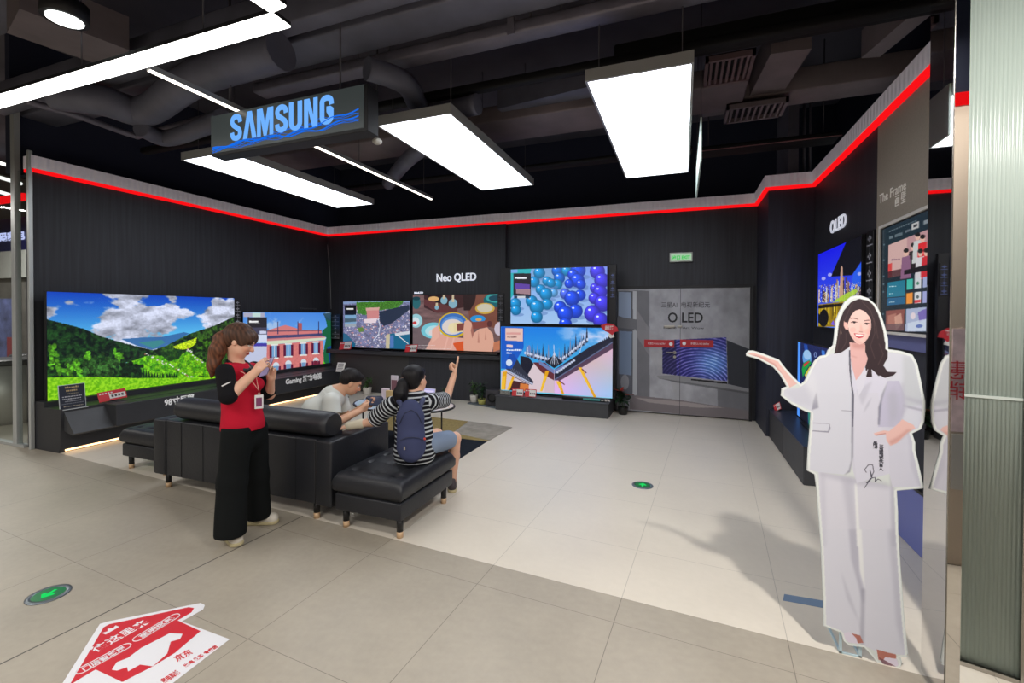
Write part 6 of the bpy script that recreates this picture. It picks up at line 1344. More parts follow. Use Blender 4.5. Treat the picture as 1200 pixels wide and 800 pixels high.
hd = nrm(wL-eL-up_*.02); body += hand(wL, hd, nrm(-up_), nrm(lo_), [(.1, .2, .1)]*4, .06, (.8, .6, .1))
skin = (222, 176, 150)
blob('body', body, m_skin, wo, .0045, face_paint(ho, hA, .98, skin, (40, 30, 28)), cut=lambda G: np.where((G[..., 1] < 3.52) & (G[..., 0] > -2.47), .435-G[..., 2], -1))
hk = (19, 18, 22)
blob('hair', [Ell(ho(0, -.024, .038), (.088, .102, .086), hA, .02), Ell(ho(0, -.055, -.015), (.076, .06, .07), hA, .03), Ell(ho(0, .062, .06), (.056, .034, .03), hA, .02), Ell(ho(.072, .025, .01), (.014, .036, .05), hA, .02), Ell(ho(0, .13, -.035), (.072, .08, .075), hA, .01, sub=True)], m_hair, wo, .0045, hair_col(hk))
b0 = P(470, 447, -.07)
blob('ponytail', [Cone(P(477, 443, -.03), P(471, 449, -.06), .024, .030, .02), Cone(P(471, 449, -.06), P(468, 461, -.08), .034, .045, .03), Cone(P(468, 461, -.08), P(465, 472, -.09), .044, .016, .03), Cone(P(474, 454, -.06), P(474, 470, -.09), .036, .022, .03)], m_hair, wo, .0048, hair_col(hk), bumpf=wrinkle(P(468, 455, -.07), 90, .006, 8))
sc_ = P(475, 446, -.05); MB().tube([sc_+rt*.026*math.cos(a)+up_*.026*math.sin(a)-rt*.01*math.sin(a*3) for a in [i*PI/10 for i in range(21)]], .009, 8).build('scrunchie', mat('scrunchie_brown', (150, 116, 104), .7), wo)
# shirt with stripes that follow torso and sleeves
tor = [Cone(P(484, 474, 0), P(485, 500, 0), .135, .135, .05, (fw, .78)), Cone(P(485, 500, 0), P(486, 528, -.01), .138, .168, .05, (fw, .86)), Cone(sR, sL, .055, .055, .05), Cone(nb, P(484, 474, 0), .06, .11, .03)]
slR, slL = Cone(sR-(eR-sR)*.1, sR+(eR-sR)*.80, .068, .068, .03), Cone(sL-(eL-sL)*.1, sL+(eL-sL)*.85, .068, .072, .03)
def tcut(G):
    out = .436-G[..., 2]
    for s, e, fr in ((sR, eR, .82), (sL, eL, .86)):
        d = nrm(e-s); L = np.linalg.norm(e-s)*fr; q = (G-s)@d; rad = np.linalg.norm((G-s)-q[..., None]*d, axis=-1); out = np.maximum(out, np.where((rad < .1) & (q > 0), q-L, -1))
    return out
def stripes(V):
    dT = np.min([p.d(V) for p in tor[:2]], 0); dR, dL = slR.d(V), slL.d(V)
    ph = V[:, 2]/.034+.25*np.sin(V[:, 0]*14)*.4
    for dd, s, e in ((dR, sR, eR), (dL, sL, eL)):
        m = dd < dT-.008; ph = np.where(m, ((V-s)@nrm(e-s))/.030, ph)
    w = np.clip((np.abs((ph % 1)-.5)-.30)/.06, 0, 1)[:, None]; return np.array((24, 24, 30))*(1-w)+np.array((190, 196, 202))*w
blob('striped_t_shirt', tor+[slR, slL], m_cloth, wo, .0042, stripes, cut=tcut, bumpf=wrinkle(P(485, 500, 0), 30, .0035, 9))
ta, tb_ = pel-sv*.10, pel+sv*.10
blob('denim_shorts', [Cone(ta, ta+(kR-ta)*.72, .086, .080, .04), Cone(tb_-sv*.03+fw*.05, tb_+(kL-tb_)*.62, .080, .084, .04), Cone(pel, pel+up_*.02, .12, .11, .04)], m_cloth, wo, .0055, solid((126, 142, 166)), cut=lambda G: .432-G[..., 2], bumpf=wrinkle(pel, 30, .003, 4))
blob('arm_sleeve', [Cone(eL+(wL-eL)*.45, eL+(wL-eL)*.97, .040, .034, .01)], m_cloth, wo, .0045, solid((196, 188, 168)))
for k, a in enumerate((aR, aL)): shoe('shoe', a-fw*.05, a+fw*.17, .040, mat('shoe_dark', (60, 52, 56), .6), m_sole, wo)
# backpack on her back
bk = thing('backpack', 'dark blue backpack on the back of the person in stripes', 'backpack', P(482, 530, -.2))
nv = (62, 68, 100)
bc = lambda px, py, d: P(px, py, d)
bag = [Cone(bc(481, 488, -.17), bc(482, 522, -.185), .098, .112, .05, (fw, .62)), Cone(bc(481, 478, -.16), bc(481, 488, -.17), .07, .095, .04, (fw, .62)), Cone(bc(482, 518, -.215), bc(482, 528, -.215), .09, .088, .03, (fw, .55))]
o = blob('bag_body', bag, m_cloth, bk, .0045, solid(nv), cut=lambda G: .438-G[..., 2], bumpf=wrinkle(bc(482, 505, -.1), 28, .003, 5))
m_nv = mat('backpack_trim', (38, 42, 66), .7)
for s, px0, px1 in ((1, 471, 466.5), (-1, 492, 495.5)): MB().tube([bc(px0, 482, -.17), bc(px0-1*s, 474, -.15), bc(px1, 468.5, -.09), bc(px1, 466, -.03)], [.016, .019, .021, .02], 10).build('shoulder_strap', mat('strap_navy', (58, 64, 96), .8), bk)
MB().tube([bc(476, 476, -.17), bc(481, 472, -.175), bc(487, 476, -.17)], .006, 8).build('carry_handle', m_nv, bk)
MB().tube([bc(467, 517, -.255), bc(474, 513, -.27), bc(482, 512, -.275), bc(491, 513, -.27), bc(497.5, 517, -.255)], .003, 6).build('zip', m_nv, bk)
MB().tube([bc(468, 497, -.225), bc(474, 484, -.235), bc(482, 480, -.235), bc(489, 484, -.235), bc(495, 497, -.225)], .0028, 6).build('zip', m_nv, bk)
MB().box(-.006, .006, -.012, .012, -.002, .002, M=frame_M(bc(474, 525, -.285), rt, up_)).build('zip_puller', m_metal, bk)
p = bc(497, 514, -.22); MB().ball(p, .014, 10, (1, .7, .8)).build('red_charm', mat('charm_red', (200, 66, 50), .6), bk)
# ------------------------------------------------------------------ cardboard cutout
def project(v):
    q = Vector(v)-Vector((0, 0, CH)); x, y, z = q.dot(_R), q.dot(_U), q.dot(_f); return (600+CF*x/z, CCY-CF*y/z)
YC = 2.56
X0, X1, Z0, Z1 = .27, 1.045, -.02, 1.76
OUT = [(874, 414.5), (877, 410.7), (882.5, 410.5), (893.8, 414), (901.6, 417), (913, 421.3), (920.8, 431.4), (929.8, 441.5), (938.8, 450), (943, 446), (949, 432.5), (954.5, 422.4), (961, 417), (968, 415.6), (970, 410), (976, 404.4), (977.5, 394), (979, 376), (983.8, 364), (989.4, 353.8), (997, 347.5), (1003, 346), (1008.5, 346.3), (1017.5, 349.3), (1026.5, 357), (1032, 367), (1037.8, 385), (1040.7, 396.5), (1041, 409), (1055.8, 411), (1069.3, 415.6), (1075, 425.8), (1079.4, 446), (1084.3, 470),
       (1084.5, 480), (1083, 493.8), (1079.4, 502.8), (1069, 507.7), (1072.6, 518.5), (1072.6, 527.5), (1077, 545.5), (1083, 572), (1051, 574.8), (1052.4, 599.5), (1052.5, 620), (1056, 673), (1060, 726.7), (1064, 769.3), (1053, 770.5), (1056, 774), (1057, 780), (1052, 784), (1037, 781), (1028, 777), (1021, 768), (1013, 758.7), (994.7, 756.5), (988, 750.7), (985, 741), (965, 733), (964.5, 700), (961, 620), (962, 640), (956.8, 572.5), (954.5, 555.6), (945.5, 551), (946.6, 527.5), (949, 500.5), (950, 483.6), (944, 482), (927.5, 473.5), (915, 463.4), (916, 455), (921.9, 452.8), (914, 439), (906, 430), (889, 421), (874.6, 416.8)]
OUT.remove((961, 620))
ow = [WY(x, y, YC) for x, y in OUT]
cu = thing('cardboard_cutout', 'life-size cardboard cutout of a long-haired woman in a white suit, one hand held out', 'cardboard cutout', (.85, YC, 0))
zmin = min(p.z for p in ow); ow = [Vector((p.x, YC, p.z-zmin+.001 if p.z < .1 else p.z)) for p in ow]
MB().prism(ow, (0, .006, 0)).build('board', mat('cutout_edge_white', (206, 212, 212), .45), cu)
Wc, Hc = 340, 780
cq = [project((X0, YC, Z1)), project((X1, YC, Z1)), project((X1, YC, Z0)), project((X0, YC, Z0))]
p = Pic(Wc, Hc, cq, (207, 213, 212), ss=2)
A_ = lambda x, y: (860+x/4.444, 320+y/4.444); B_ = lambda x, y: (860+x/4.444, 460+y/4.444); C_ = lambda x, y: (880+x/3.75, 620+y/3.75); F_ = lambda x, y: (970+x/8, 340+y/8)
def pc(T, pts, c, al=1., blur=0):
    P2 = p.m([T(*q) for q in pts]); M = p.pmask(P2, True)
    if not blur: p.fill(M, c, al); return M
    m = M.astype(float); k = int(blur*p.ss)
    for ax in (0, 1):
        for _ in range(2):
            cs = np.cumsum(np.pad(m, [(k+1, k) if a == ax else (0, 0) for a in (0, 1)]), axis=ax); m = (np.take(cs, range(2*k+1, cs.shape[ax]), ax)-np.take(cs, range(0, cs.shape[ax]-2*k-1), ax))/(2*k+1)
    m = (m*al)[..., None]; p.a[:] = p.a*(1-m)+np.array(c)/255.*m; return M
suit, shd, dk, hi_ = (203, 205, 217), (172, 172, 188), (128, 128, 146), (214, 216, 224)
skn, skd = (222, 182, 176), (190, 136, 130)
# outstretched arm
pc(A_, [(72, 418), (100, 412), (150, 428), (200, 440), (232, 456), (262, 500), (300, 545), (330, 575), (290, 596), (262, 560), (225, 500), (170, 470), (110, 442)], skn)
pc(A_, [(80, 420), (150, 440), (215, 470), (250, 520), (280, 590), (262, 560), (225, 500), (150, 460)], skd, .6, 1)
pc(A_, [(150, 428), (165, 420), (190, 432), (210, 448), (190, 446)], (238, 204, 196), .8)
pc(A_, [(105, 425), (190, 448), (188, 452), (105, 429)], skd, .7)
# trousers
pc(B_, [(440, 410), (830, 490), (834, 640), (846, 800), (858, 1180), (480, 1100), (462, 800), (450, 600)], (207, 207, 219))
pc(C_, [(308, 0), (640, 0), (650, 200), (665, 400), (678, 552), (560, 540), (500, 512), (400, 450), (325, 420), (322, 250)], (205, 206, 218))
pc(C_, [(430, 0), (470, 0), (478, 200), (495, 260), (492, 330), (470, 240), (440, 130)], shd, .8, 2); pc(B_, [(560, 440), (620, 440), (645, 800), (640, 900), (600, 700)], shd, .5, 4); pc(B_, [(628, 470), (640, 470), (660, 800), (640, 800)], (226, 228, 230), .9, 1); pc(C_, [(466, 0), (486, 0), (500, 260), (478, 180)], (224, 226, 228), .9, 1)
pc(C_, [(395, 180), (450, 330), (480, 420), (490, 480), (470, 400), (420, 300)], shd, .5, 2); pc(C_, [(600, 0), (640, 0), (668, 400), (672, 540), (640, 420), (620, 200)], shd, .55, 3); pc(C_, [(485, 260), (500, 260), (495, 510), (480, 500)], dk, .45, 2); pc(B_, [(446, 415), (475, 420), (480, 800), (465, 800)], shd, .35, 3); pc(B_, [(810, 300), (832, 480), (846, 800), (822, 800), (815, 500)], shd, .7, 2)
pc(B_, [(440, 405), (590, 432), (640, 440), (800, 470), (820, 500), (640, 480), (450, 430)], shd, .55, 4)
# jacket body
pc(A_, [(600, 385), (470, 435), (430, 450), (400, 500), (375, 575), (330, 600), (255, 600), (252, 632), (330, 680), (400, 710), (412, 800), (620, 812), (720, 800), (850, 800), (900, 790), (1000, 700), (968, 560), (945, 470), (925, 432), (800, 410), (700, 400)], suit)
pc(B_, [(250, 5), (300, 45), (400, 92), (412, 100), (398, 260), (388, 400), (440, 412), (570, 425), (600, 410), (615, 370), (618, 0)], (202, 204, 216))
pc(B_, [(618, 0), (860, 0), (1000, 60), (995, 100), (960, 195), (910, 200), (935, 270), (960, 380), (985, 488), (825, 490), (810, 420), (640, 470), (618, 400)], (200, 200, 214))
pc(B_, [(905, 200), (935, 270), (985, 485), (960, 488), (920, 380)], shd, .4, 2)
pc(A_, [(255, 610), (330, 600), (375, 580), (430, 640), (430, 700), (330, 680)], shd, .25, 4); pc(A_, [(430, 620), (440, 700), (405, 712), (415, 660)], dk, .7, 1)
pc(A_, [(375, 575), (400, 500), (430, 560), (436, 660), (420, 690)], hi_, .5, 5)
# inner top, lapels
pc(A_, [(606, 400), (690, 400), (800, 560), (760, 640), (752, 800), (622, 800), (620, 600), (604, 480)], (206, 206, 222))
pc(B_, [(622, 0), (752, 0), (770, 190), (800, 230), (812, 420), (640, 470), (622, 300)], (204, 204, 218))
pc(A_, [(750, 800), (756, 690), (785, 620), (800, 560), (860, 560), (890, 640), (880, 800)], (186, 184, 206)); pc(A_, [(776, 620), (800, 565), (770, 660), (758, 790), (750, 790), (752, 700)], dk, .9, 1)
pc(A_, [(870, 580), (900, 560), (905, 700), (880, 790), (862, 800), (880, 690)], shd, .8, 4); pc(A_, [(800, 640), (840, 580), (850, 700), (830, 800), (806, 800)], shd, .6, 4)
pc(A_, [(880, 430), (930, 438), (965, 560), (995, 680), (900, 700), (880, 560)], (190, 194, 202), 1, 3); pc(A_, [(885, 640), (995, 668), (998, 690), (900, 660)], shd, .8, 3); pc(A_, [(870, 770), (900, 700), (985, 735), (960, 800)], suit, .9, 2); pc(A_, [(905, 690), (1000, 715), (998, 722), (905, 700)], dk, .5, 1)
pc(A_, [(598, 400), (606, 400), (612, 560), (626, 640), (622, 800), (614, 800), (616, 640), (600, 500)], (84, 84, 100), .95); pc(B_, [(613, 0), (622, 0), (620, 330), (604, 412), (574, 428), (598, 405), (612, 350)], (120, 120, 138), .8, 1)
pc(A_, [(640, 610), (720, 560), (690, 640), (668, 690)], shd, .5, 2); pc(A_, [(560, 712), (615, 715), (615, 720), (560, 716)], dk, .5)
pc(B_, [(405, 195), (490, 200), (500, 160), (503, 190), (492, 208), (405, 200)], dk, .8); pc(B_, [(412, 155), (500, 160), (500, 164), (412, 160)], shd, .9)
pc(B_, [(690, 60), (720, 20), (700, 70), (672, 110)], shd, .6, 1); pc(B_, [(880, 60), (1000, 90), (996, 98), (880, 72)], shd, .8, 1); pc(B_, [(800, 0), (860, 0), (870, 100), (845, 160), (815, 120)], shd, .5, 4)
# hand at the pocket
pc(B_, [(728, 210), (780, 196), (808, 200), (850, 165), (876, 138), (935, 168), (945, 185), (905, 205), (850, 260), (815, 276), (795, 250), (790, 212), (735, 222)], skn); pc(B_, [(815, 272), (850, 258), (930, 190), (900, 190), (850, 230), (808, 250)], skd, .55, 2); pc(B_, [(735, 218), (790, 208), (792, 215), (738, 224)], skd, .8)
# hair behind, neck, face
hr = (54, 42, 47)
pc(A_, [(526, 415), (538, 330), (548, 255), (572, 195), (608, 152), (650, 134), (700, 142), (735, 175), (760, 232), (778, 300), (784, 350), (800, 405), (800, 440), (778, 480), (800, 512), (848, 514), (830, 532), (785, 545), (740, 520), (716, 500), (720, 540), (690, 540), (680, 505), (700, 450), (690, 380), (606, 372), (600, 385), (560, 412)], hr)
pc(A_, [(602, 360), (690, 366), (700, 430), (690, 470), (660, 530), (636, 560), (612, 480)], (216, 172, 170)); pc(A_, [(606, 360), (690, 366), (680, 396), (620, 390)], skd, .7, 3); pc(A_, [(606, 425), (640, 436), (640, 442), (608, 432)], skd, .5, 1)
pc(A_, [(634, 560), (665, 520), (700, 455), (706, 470), (690, 530), (672, 600), (650, 640)], (208, 208, 222))
face = [(198, 250), (212, 215), (260, 190), (300, 178), (345, 190), (385, 230), (404, 280), (408, 340), (402, 390), (375, 450), (340, 492), (300, 508), (262, 490), (222, 440), (196, 380), (186, 320)]
pc(F_, face, (231, 193, 186)); pc(F_, [(145, 290), (165, 285), (190, 330), (190, 370), (165, 365), (148, 330)], (226, 178, 170))
pc(F_, [(380, 240), (408, 300), (405, 390), (370, 460), (340, 492), (372, 420), (388, 340)], skd, .45, 2); pc(F_, [(205, 400), (240, 455), (300, 505), (340, 490), (300, 480), (250, 440)], skd, .4, 2)
for x in (250, 368): pc(F_, [(x-36, 300+(x > 300)*14), (x-10, 288+(x > 300)*14), (x+28, 296+(x > 300)*14), (x+26, 302+(x > 300)*14), (x-8, 296+(x > 300)*14), (x-34, 306+(x > 300)*14)], (60, 44, 44)); p.ell(*F_(x-2, 300+(x > 300)*14), 1.6, 1.2, (44, 34, 38))
pc(F_, [(205, 270), (235, 256), (285, 268), (284, 275), (235, 264)], (92, 66, 64), .85); pc(F_, [(340, 282), (385, 276), (402, 286), (385, 284), (342, 290)], (92, 66, 64), .85)
pc(F_, [(305, 300), (330, 370), (335, 392), (300, 392), (285, 380), (300, 376)], (206, 156, 148), .5, 1); pc(F_, [(296, 385), (330, 390), (330, 396), (296, 391)], (150, 90, 88), .7)
for x, y in ((235, 370), (372, 385)): p.ell(*F_(x, y), 3.6, 3., (226, 160, 152), .35)
pc(F_, [(243, 402), (290, 408), (345, 412), (330, 440), (295, 450), (262, 436)], (186, 60, 74)); pc(F_, [(255, 408), (290, 413), (338, 415), (325, 430), (290, 434), (264, 424)], (240, 236, 234)); 
pc(F_, [(60, 596), (95, 420), (110, 330), (140, 240), (180, 160), (240, 100), (300, 80), (370, 100), (430, 180), (400, 260), (350, 200), (300, 178), (255, 192), (215, 240), (190, 300), (165, 300), (150, 285), (150, 360), (185, 390), (200, 470), (200, 520), (120, 585)], hr)
pc(F_, [(400, 230), (450, 220), (495, 380), (520, 470), (520, 520), (560, 600), (545, 660), (500, 700), (530, 760), (600, 780), (560, 800), (470, 800), (420, 740), (400, 700), (360, 760), (350, 720), (375, 640), (350, 570), (350, 500), (390, 430), (408, 340)], hr)
for k, q in enumerate([[(240, 110), (200, 180), (150, 300)], [(310, 95), (400, 190), (450, 330), (470, 450)], [(430, 260), (440, 400), (400, 520), (440, 640)], [(480, 500), (520, 600), (470, 700)], [(120, 350), (100, 480), (80, 580)], [(170, 400), (175, 480), (130, 560)]]): p.line([F_(*z) for z in q], 1.6, (92, 72, 74), .5)
pc(F_, [(118, 380), (128, 380), (128, 410), (120, 410)], (150, 130, 120), .8)
# shoes
pc(C_, [(408, 455), (430, 450), (480, 468), (492, 498), (470, 502), (430, 496), (412, 482)], (214, 206, 222)); pc(C_, [(440, 455), (480, 466), (494, 498), (470, 500), (462, 478)], (170, 110, 100)); 
pc(C_, [(552, 526), (600, 540), (636, 548), (640, 565), (600, 580), (560, 572)], (176, 112, 100)); pc(C_, [(590, 560), (640, 568), (648, 596), (630, 606), (592, 590), (580, 575)], (216, 208, 224)); pc(C_, [(560, 560), (590, 575), (640, 604), (630, 608), (580, 592)], (110, 70, 80), .8)
p.line([B_(*q) for q in [(690, 415), (680, 400), (700, 375), (722, 375), (728, 410), (715, 440), (708, 400), (720, 440), (700, 465), (680, 495)]], 1.3, (70, 70, 84)); p.line([B_(*q) for q in [(690, 470), (712, 445), (735, 440), (735, 462), (750, 448), (768, 458)]], 1.3, (70, 70, 84))
msk = p.pmask(p.m(OUT), True).reshape(Hc, 2, Wc, 2).all((1, 3)); e_ = msk.copy(); e_[1:-1, 1:-1] &= msk[2:, 1:-1] & msk[:-2, 1:-1] & msk[1:-1, 2:] & msk[1:-1, :-2]
# the white die-cut border
inner = msk.copy().repeat(2, 0).repeat(2, 1)
pad = 9; I0 = inner.copy()
for _ in range(pad): J = I0.copy(); J[1:] &= I0[:-1]; J[:-1] &= I0[1:]; J[:, 1:] &= I0[:, :-1]; J[:, :-1] &= I0[:, 1:]; I0 = J
p.a[~I0] = np.array((222, 227, 226))/255.
pic_mesh('print', p, frame_M(((X0+X1)/2, YC-.0012, (Z0+Z1)/2), (1, 0, 0), (0, 0, 1)), X1-X0, Z1-Z0, attr_mat('cutout_print', 0, .45, .4), cu, mask=e_)
m_ik = mat('cutout_ink', (60, 60, 72), .6)
a, b = WY(1031, 520, YC), WY(1031, 553, YC)
text_mesh('\n'.join('三星电视代言人'), .0175, frame_M((WY(1032.5, 536, YC).x, YC-.0016, WY(1032.5, 536, YC).z), (1, 0, 0), (0, 0, 1)), 'lettering', m_ik, cu, .0002, .001)
text_mesh('\n'.join('品牌'), .0175, frame_M((WY(1025.5, 521, YC).x, YC-.0016, WY(1025.5, 521, YC).z), (1, 0, 0), (0, 0, 1)), 'lettering', m_ik, cu, .0002, .001)
m_std = mat('stand_pale_blue', (176, 196, 204), .4)
a, b = WZ(990, 776), WZ(1012, 778)
MB().box(a.x-.006, a.x+.006, YC+.008, YC+.014, .0, .5).box(b.x-.006, b.x+.006, YC+.008, YC+.014, 0, .5).box(a.x-.006, b.x+.006, YC+.008, YC+.014, 0, .008).box(a.x-.005, a.x+.005, YC+.008, YC+.2, 0, .008).box(b.x-.005, b.x+.005, YC+.008, YC+.2, 0, .008).build('stand_foot', m_std, cu)
# ------------------------------------------------------------------ price signs, cards
m_pr = mat('price_red', (196, 40, 48), .5); m_pw = mat('price_white', (214, 210, 206), .5); m_pk = mat('price_ink', (70, 66, 70), .6)
def price(lb, M, w, h, mode='band', grp='red and white price signs'):
    t = thing('price_sign', lb, 'price sign', M@Vector((0, -h/2, 0)), grp)
    MB().box(-w/2, w/2, -h/2, h/2, -.004, 0, bev=.001, seg=1, M=M).build('sign_plate', m_pr, t)
    f = MB()
    if mode == 'band': f.box(-w*.12, w*.46, -h*.32, h*.16, 0, .0015, M=M)
    else: f.box(-w*.1, w*.44, -h*.42, h*.42, 0, .0015, M=M)
    f.build('white_field', m_pw, t)
    k = MB()
    for i in range(4): k.box(-w*.05+i*w*.12, w*.03+i*w*.12, -h*.18, h*.05, .0015, .002, M=M)
    k.build('figures', m_pk, t); l = MB()
    for i in range(5): l.box(-w*.44+i*w*.1, -w*.38+i*w*.1, h*.22, h*.36, 0, .0012, M=M)
    l.build('small_print', m_pw, t); MB().box(-w*.2, w*.2, -h/2-.004, -h/2, -.05, .01, M=M).build('foot', m_bezel, t); return t
def onX(px, py, X): q = WX(px, py, X); return q
tl = math.radians(14)
def LWt(q, roll=0, tilt=.35): r = Vector((0, math.cos(roll), math.sin(roll))); return frame_M(q, r, Vector((-tilt, -math.sin(roll), math.cos(roll))))
a, b = WX(115, 464, -6.72), WX(148, 462, -6.72); price('red and white price sign lying on the left console under the alpine valley screen', LWt(Vector((-6.72, (a.y+b.y)/2, .57)), .06), b.y-a.y, .125)
ip, iq = WX(66, 482, -6.70), WX(96, 478, -6.70)
t = thing('info_card_stand', 'upright dark promotional card in a clear stand at the near end of the left console', 'card stand', (-6.7, ip.y+.2, .5))
iM = LWt(Vector((-6.68, (ip.y+iq.y)/2+.02, .495+.135)), .0, .12); w_, h_ = (iq.y-ip.y)*1.0, .27
MB().box(-w_/2-.006, w_/2+.006, -h_/2-.006, h_/2+.006, -.006, -.001, M=iM).build('holder', mat('clear_card_edge', (190, 194, 196), .3), t)
q = Pic(60, 70, base=(44, 48, 60)); g_ = (186, 160, 112); q.scribble(14, 3, 46, 11, g_, 5); q.scribble(16, 13, 42, 21, g_, 4, seed=3); q.scribble(18, 24, 44, 28, (150, 140, 120), 6, seed=4); q.scribble(6, 32, 52, 37, (186, 186, 190), 7, seed=5); q.scribble(6, 39, 50, 44, (186, 186, 190), 8, seed=6); q.scribble(12, 46, 50, 51, (150, 150, 156), 8, seed=7); q.scribble(4, 54, 56, 57, (130, 130, 138), 12, seed=8); q.scribble(8, 61, 54, 66, (160, 150, 130), 8, seed=9)
pic_mesh('print', q, iM, w_, h_, attr_mat('card_print', 0, .4), t); MB().box(-w_/2, w_/2, -h_/2-.012, -h_/2-.004, -.04, .05, M=iM).build('foot', mat('clear_card_edge', (190, 194, 196), .3), t)
for (x0, x1, yt, yb, Y, z, lb) in ((398, 412, 406, 416, 7.5, .92, 'red and white price sign on the wall ledge under the aerial city screen'), (475, 489, 408, 417.5, 7.5, .92, 'red and white price sign on the wall ledge between aerial city and pottery screens')):
    a, b = WY(x0, yt, Y), WY(x1, yb, Y); price(lb, frame_M(((a.x+b.x)/2, Y, .866+(a.z-b.z)/2), (1, 0, .06), (0, .3, 1)), b.x-a.x, a.z-b.z, 'side')
for (x0, x1, yt, yb, lb) in ((600, 613.5, 457, 466.5, 'price sign on the low plinth, left one of the two under the temple roofs'), (615, 628.5, 457.5, 467.5, 'price sign on the low plinth, right one of the two under the temple roofs')):
    a, b = WY(x0, yt, 7.1), WY(x1, yb, 7.1); price(lb, frame_M(((a.x+b.x)/2, 7.1, .242+(a.z-b.z)/2), (1, 0, 0), (0, .25, 1)), b.x-a.x, a.z-b.z, 'side')
a, b = WY(586, 457, 7.12), WY(598, 465, 7.12)
t = thing('info_card', 'small grey patterned card at the left end of the low plinth', 'card', (a.x, 7.12, .24)); MB().box(a.x, b.x, 7.12, 7.124, .238, a.z, bev=.001, seg=1).build('card', mat('grey_pattern_card', (128, 126, 120), .6, noise=(40, .4)), t); MB().box(a.x, b.x, 7.11, 7.15, .2375, .242).build('foot', m_bezel, t)
t = thing('soundbar', 'slim soundbar with a teal label strip on the right half of the low plinth', 'soundbar', (-1.4, 7.18, .24))
a, b = WY(683, 463, 7.12), WY(714, 470, 7.12); MB().box(a.x-.35, b.x+.0, 7.14, 7.22, .239, .292, bev=.01).build('bar_body', m_bezel, t)
c_ = WY(703, 465, 7.12); MB().box(a.x, c_.x, 7.136, 7.14, .248, .282).build('teal_label', mat('teal_label', (70, 150, 150), .5), t); text_mesh('AI 音响', .035, BW((c_.x+b.x)/2+.01, .266, 7.136), 'label_text', m_pw, t, .001, .001, .14)
# red flower-like hanging tag at the corner of the big screen
p_ = WY(714, 388, 7.24); t = thing('hanging_tag', 'red fan-shaped promotional tag on the upper right corner of the temple roof screen', 'tag', p_)
fan = [(-.14, .10), (-.06, .14), (.05, .13), (.13, .07), (.15, .0), (.09, -.01), (.05, -.07), (-.02, -.02), (-.07, .0), (-.12, .04)]
MB().prism([(p_.x+a*.95, 7.24, p_.z+b*.9) for a, b in fan], (0, .004, 0)).build('fan', mat('tag_red', (184, 30, 44), .5), t)
text_mesh('超薄', .07, BW(p_.x+.0, p_.z+.055, 7.239), 'lettering', m_pw, t, .0005, .001, .14); MB().prism([(p_.x+a, 7.242, p_.z+b) for a, b in ((.0, -.02), (.06, -.03), (.08, -.09), (.02, -.11), (-.02, -.07))], (0, .004, 0)).build('white_flap', m_pw, t)
a = WX(901, 487, 1.2); t = price('small tilted price sign at the far end of the right-hand bench', frame_M((1.16, 6.72, .42), (.55, -.45, .5), (-.2, .3, 1)), .10, .09, 'side')
q_ = WX(1028.5, 354, 1.52); price('tiny red price tag stuck beside the framed app-menu screen', RW(q_.y, q_.z, 1.535), .10, .06)
# white tilted card holder in the left back corner
t = thing('card_holder', 'white tilted card on a thin stalk in the left back corner behind the seated man', 'card holder', (-6.2, 6.9, 0))
a = WY(399, 430, 6.9); MB().box(-.085, .085, -.09, .09, -.01, 0, bev=.003, M=frame_M(a, (1, .1, 0), (0, .35, 1))).build('card', m_pw, t)
for i in range(5): MB().box(-.06, .06, .05-i*.026, .06-i*.026, 0, .001, M=frame_M(a, (1, .1, 0), (0, .35, 1))).build('print_line', m_pk, t)
MB().tube([(a.x, 6.92, a.z-.05), (a.x+.05, 6.93, a.z-.16), (a.x+.04, 6.95, .01)], .009, 8).build('stalk', m_wh, t); MB().cyl((a.x+.04, 6.95, 0), (a.x+.04, 6.95, .012), .09, n=24).build('foot', m_bezel, t)
tag(MB().tube([WY(383, 281, 7.743), WY(385.5, 305, 7.743), WY(387, 330, 7.743), WY(388, 362, 7.743)], .007, 6).build('cable', mat('cable_grey', (120, 120, 122), .5)), 'thin grey cable hanging down in the left back corner', 'cable')

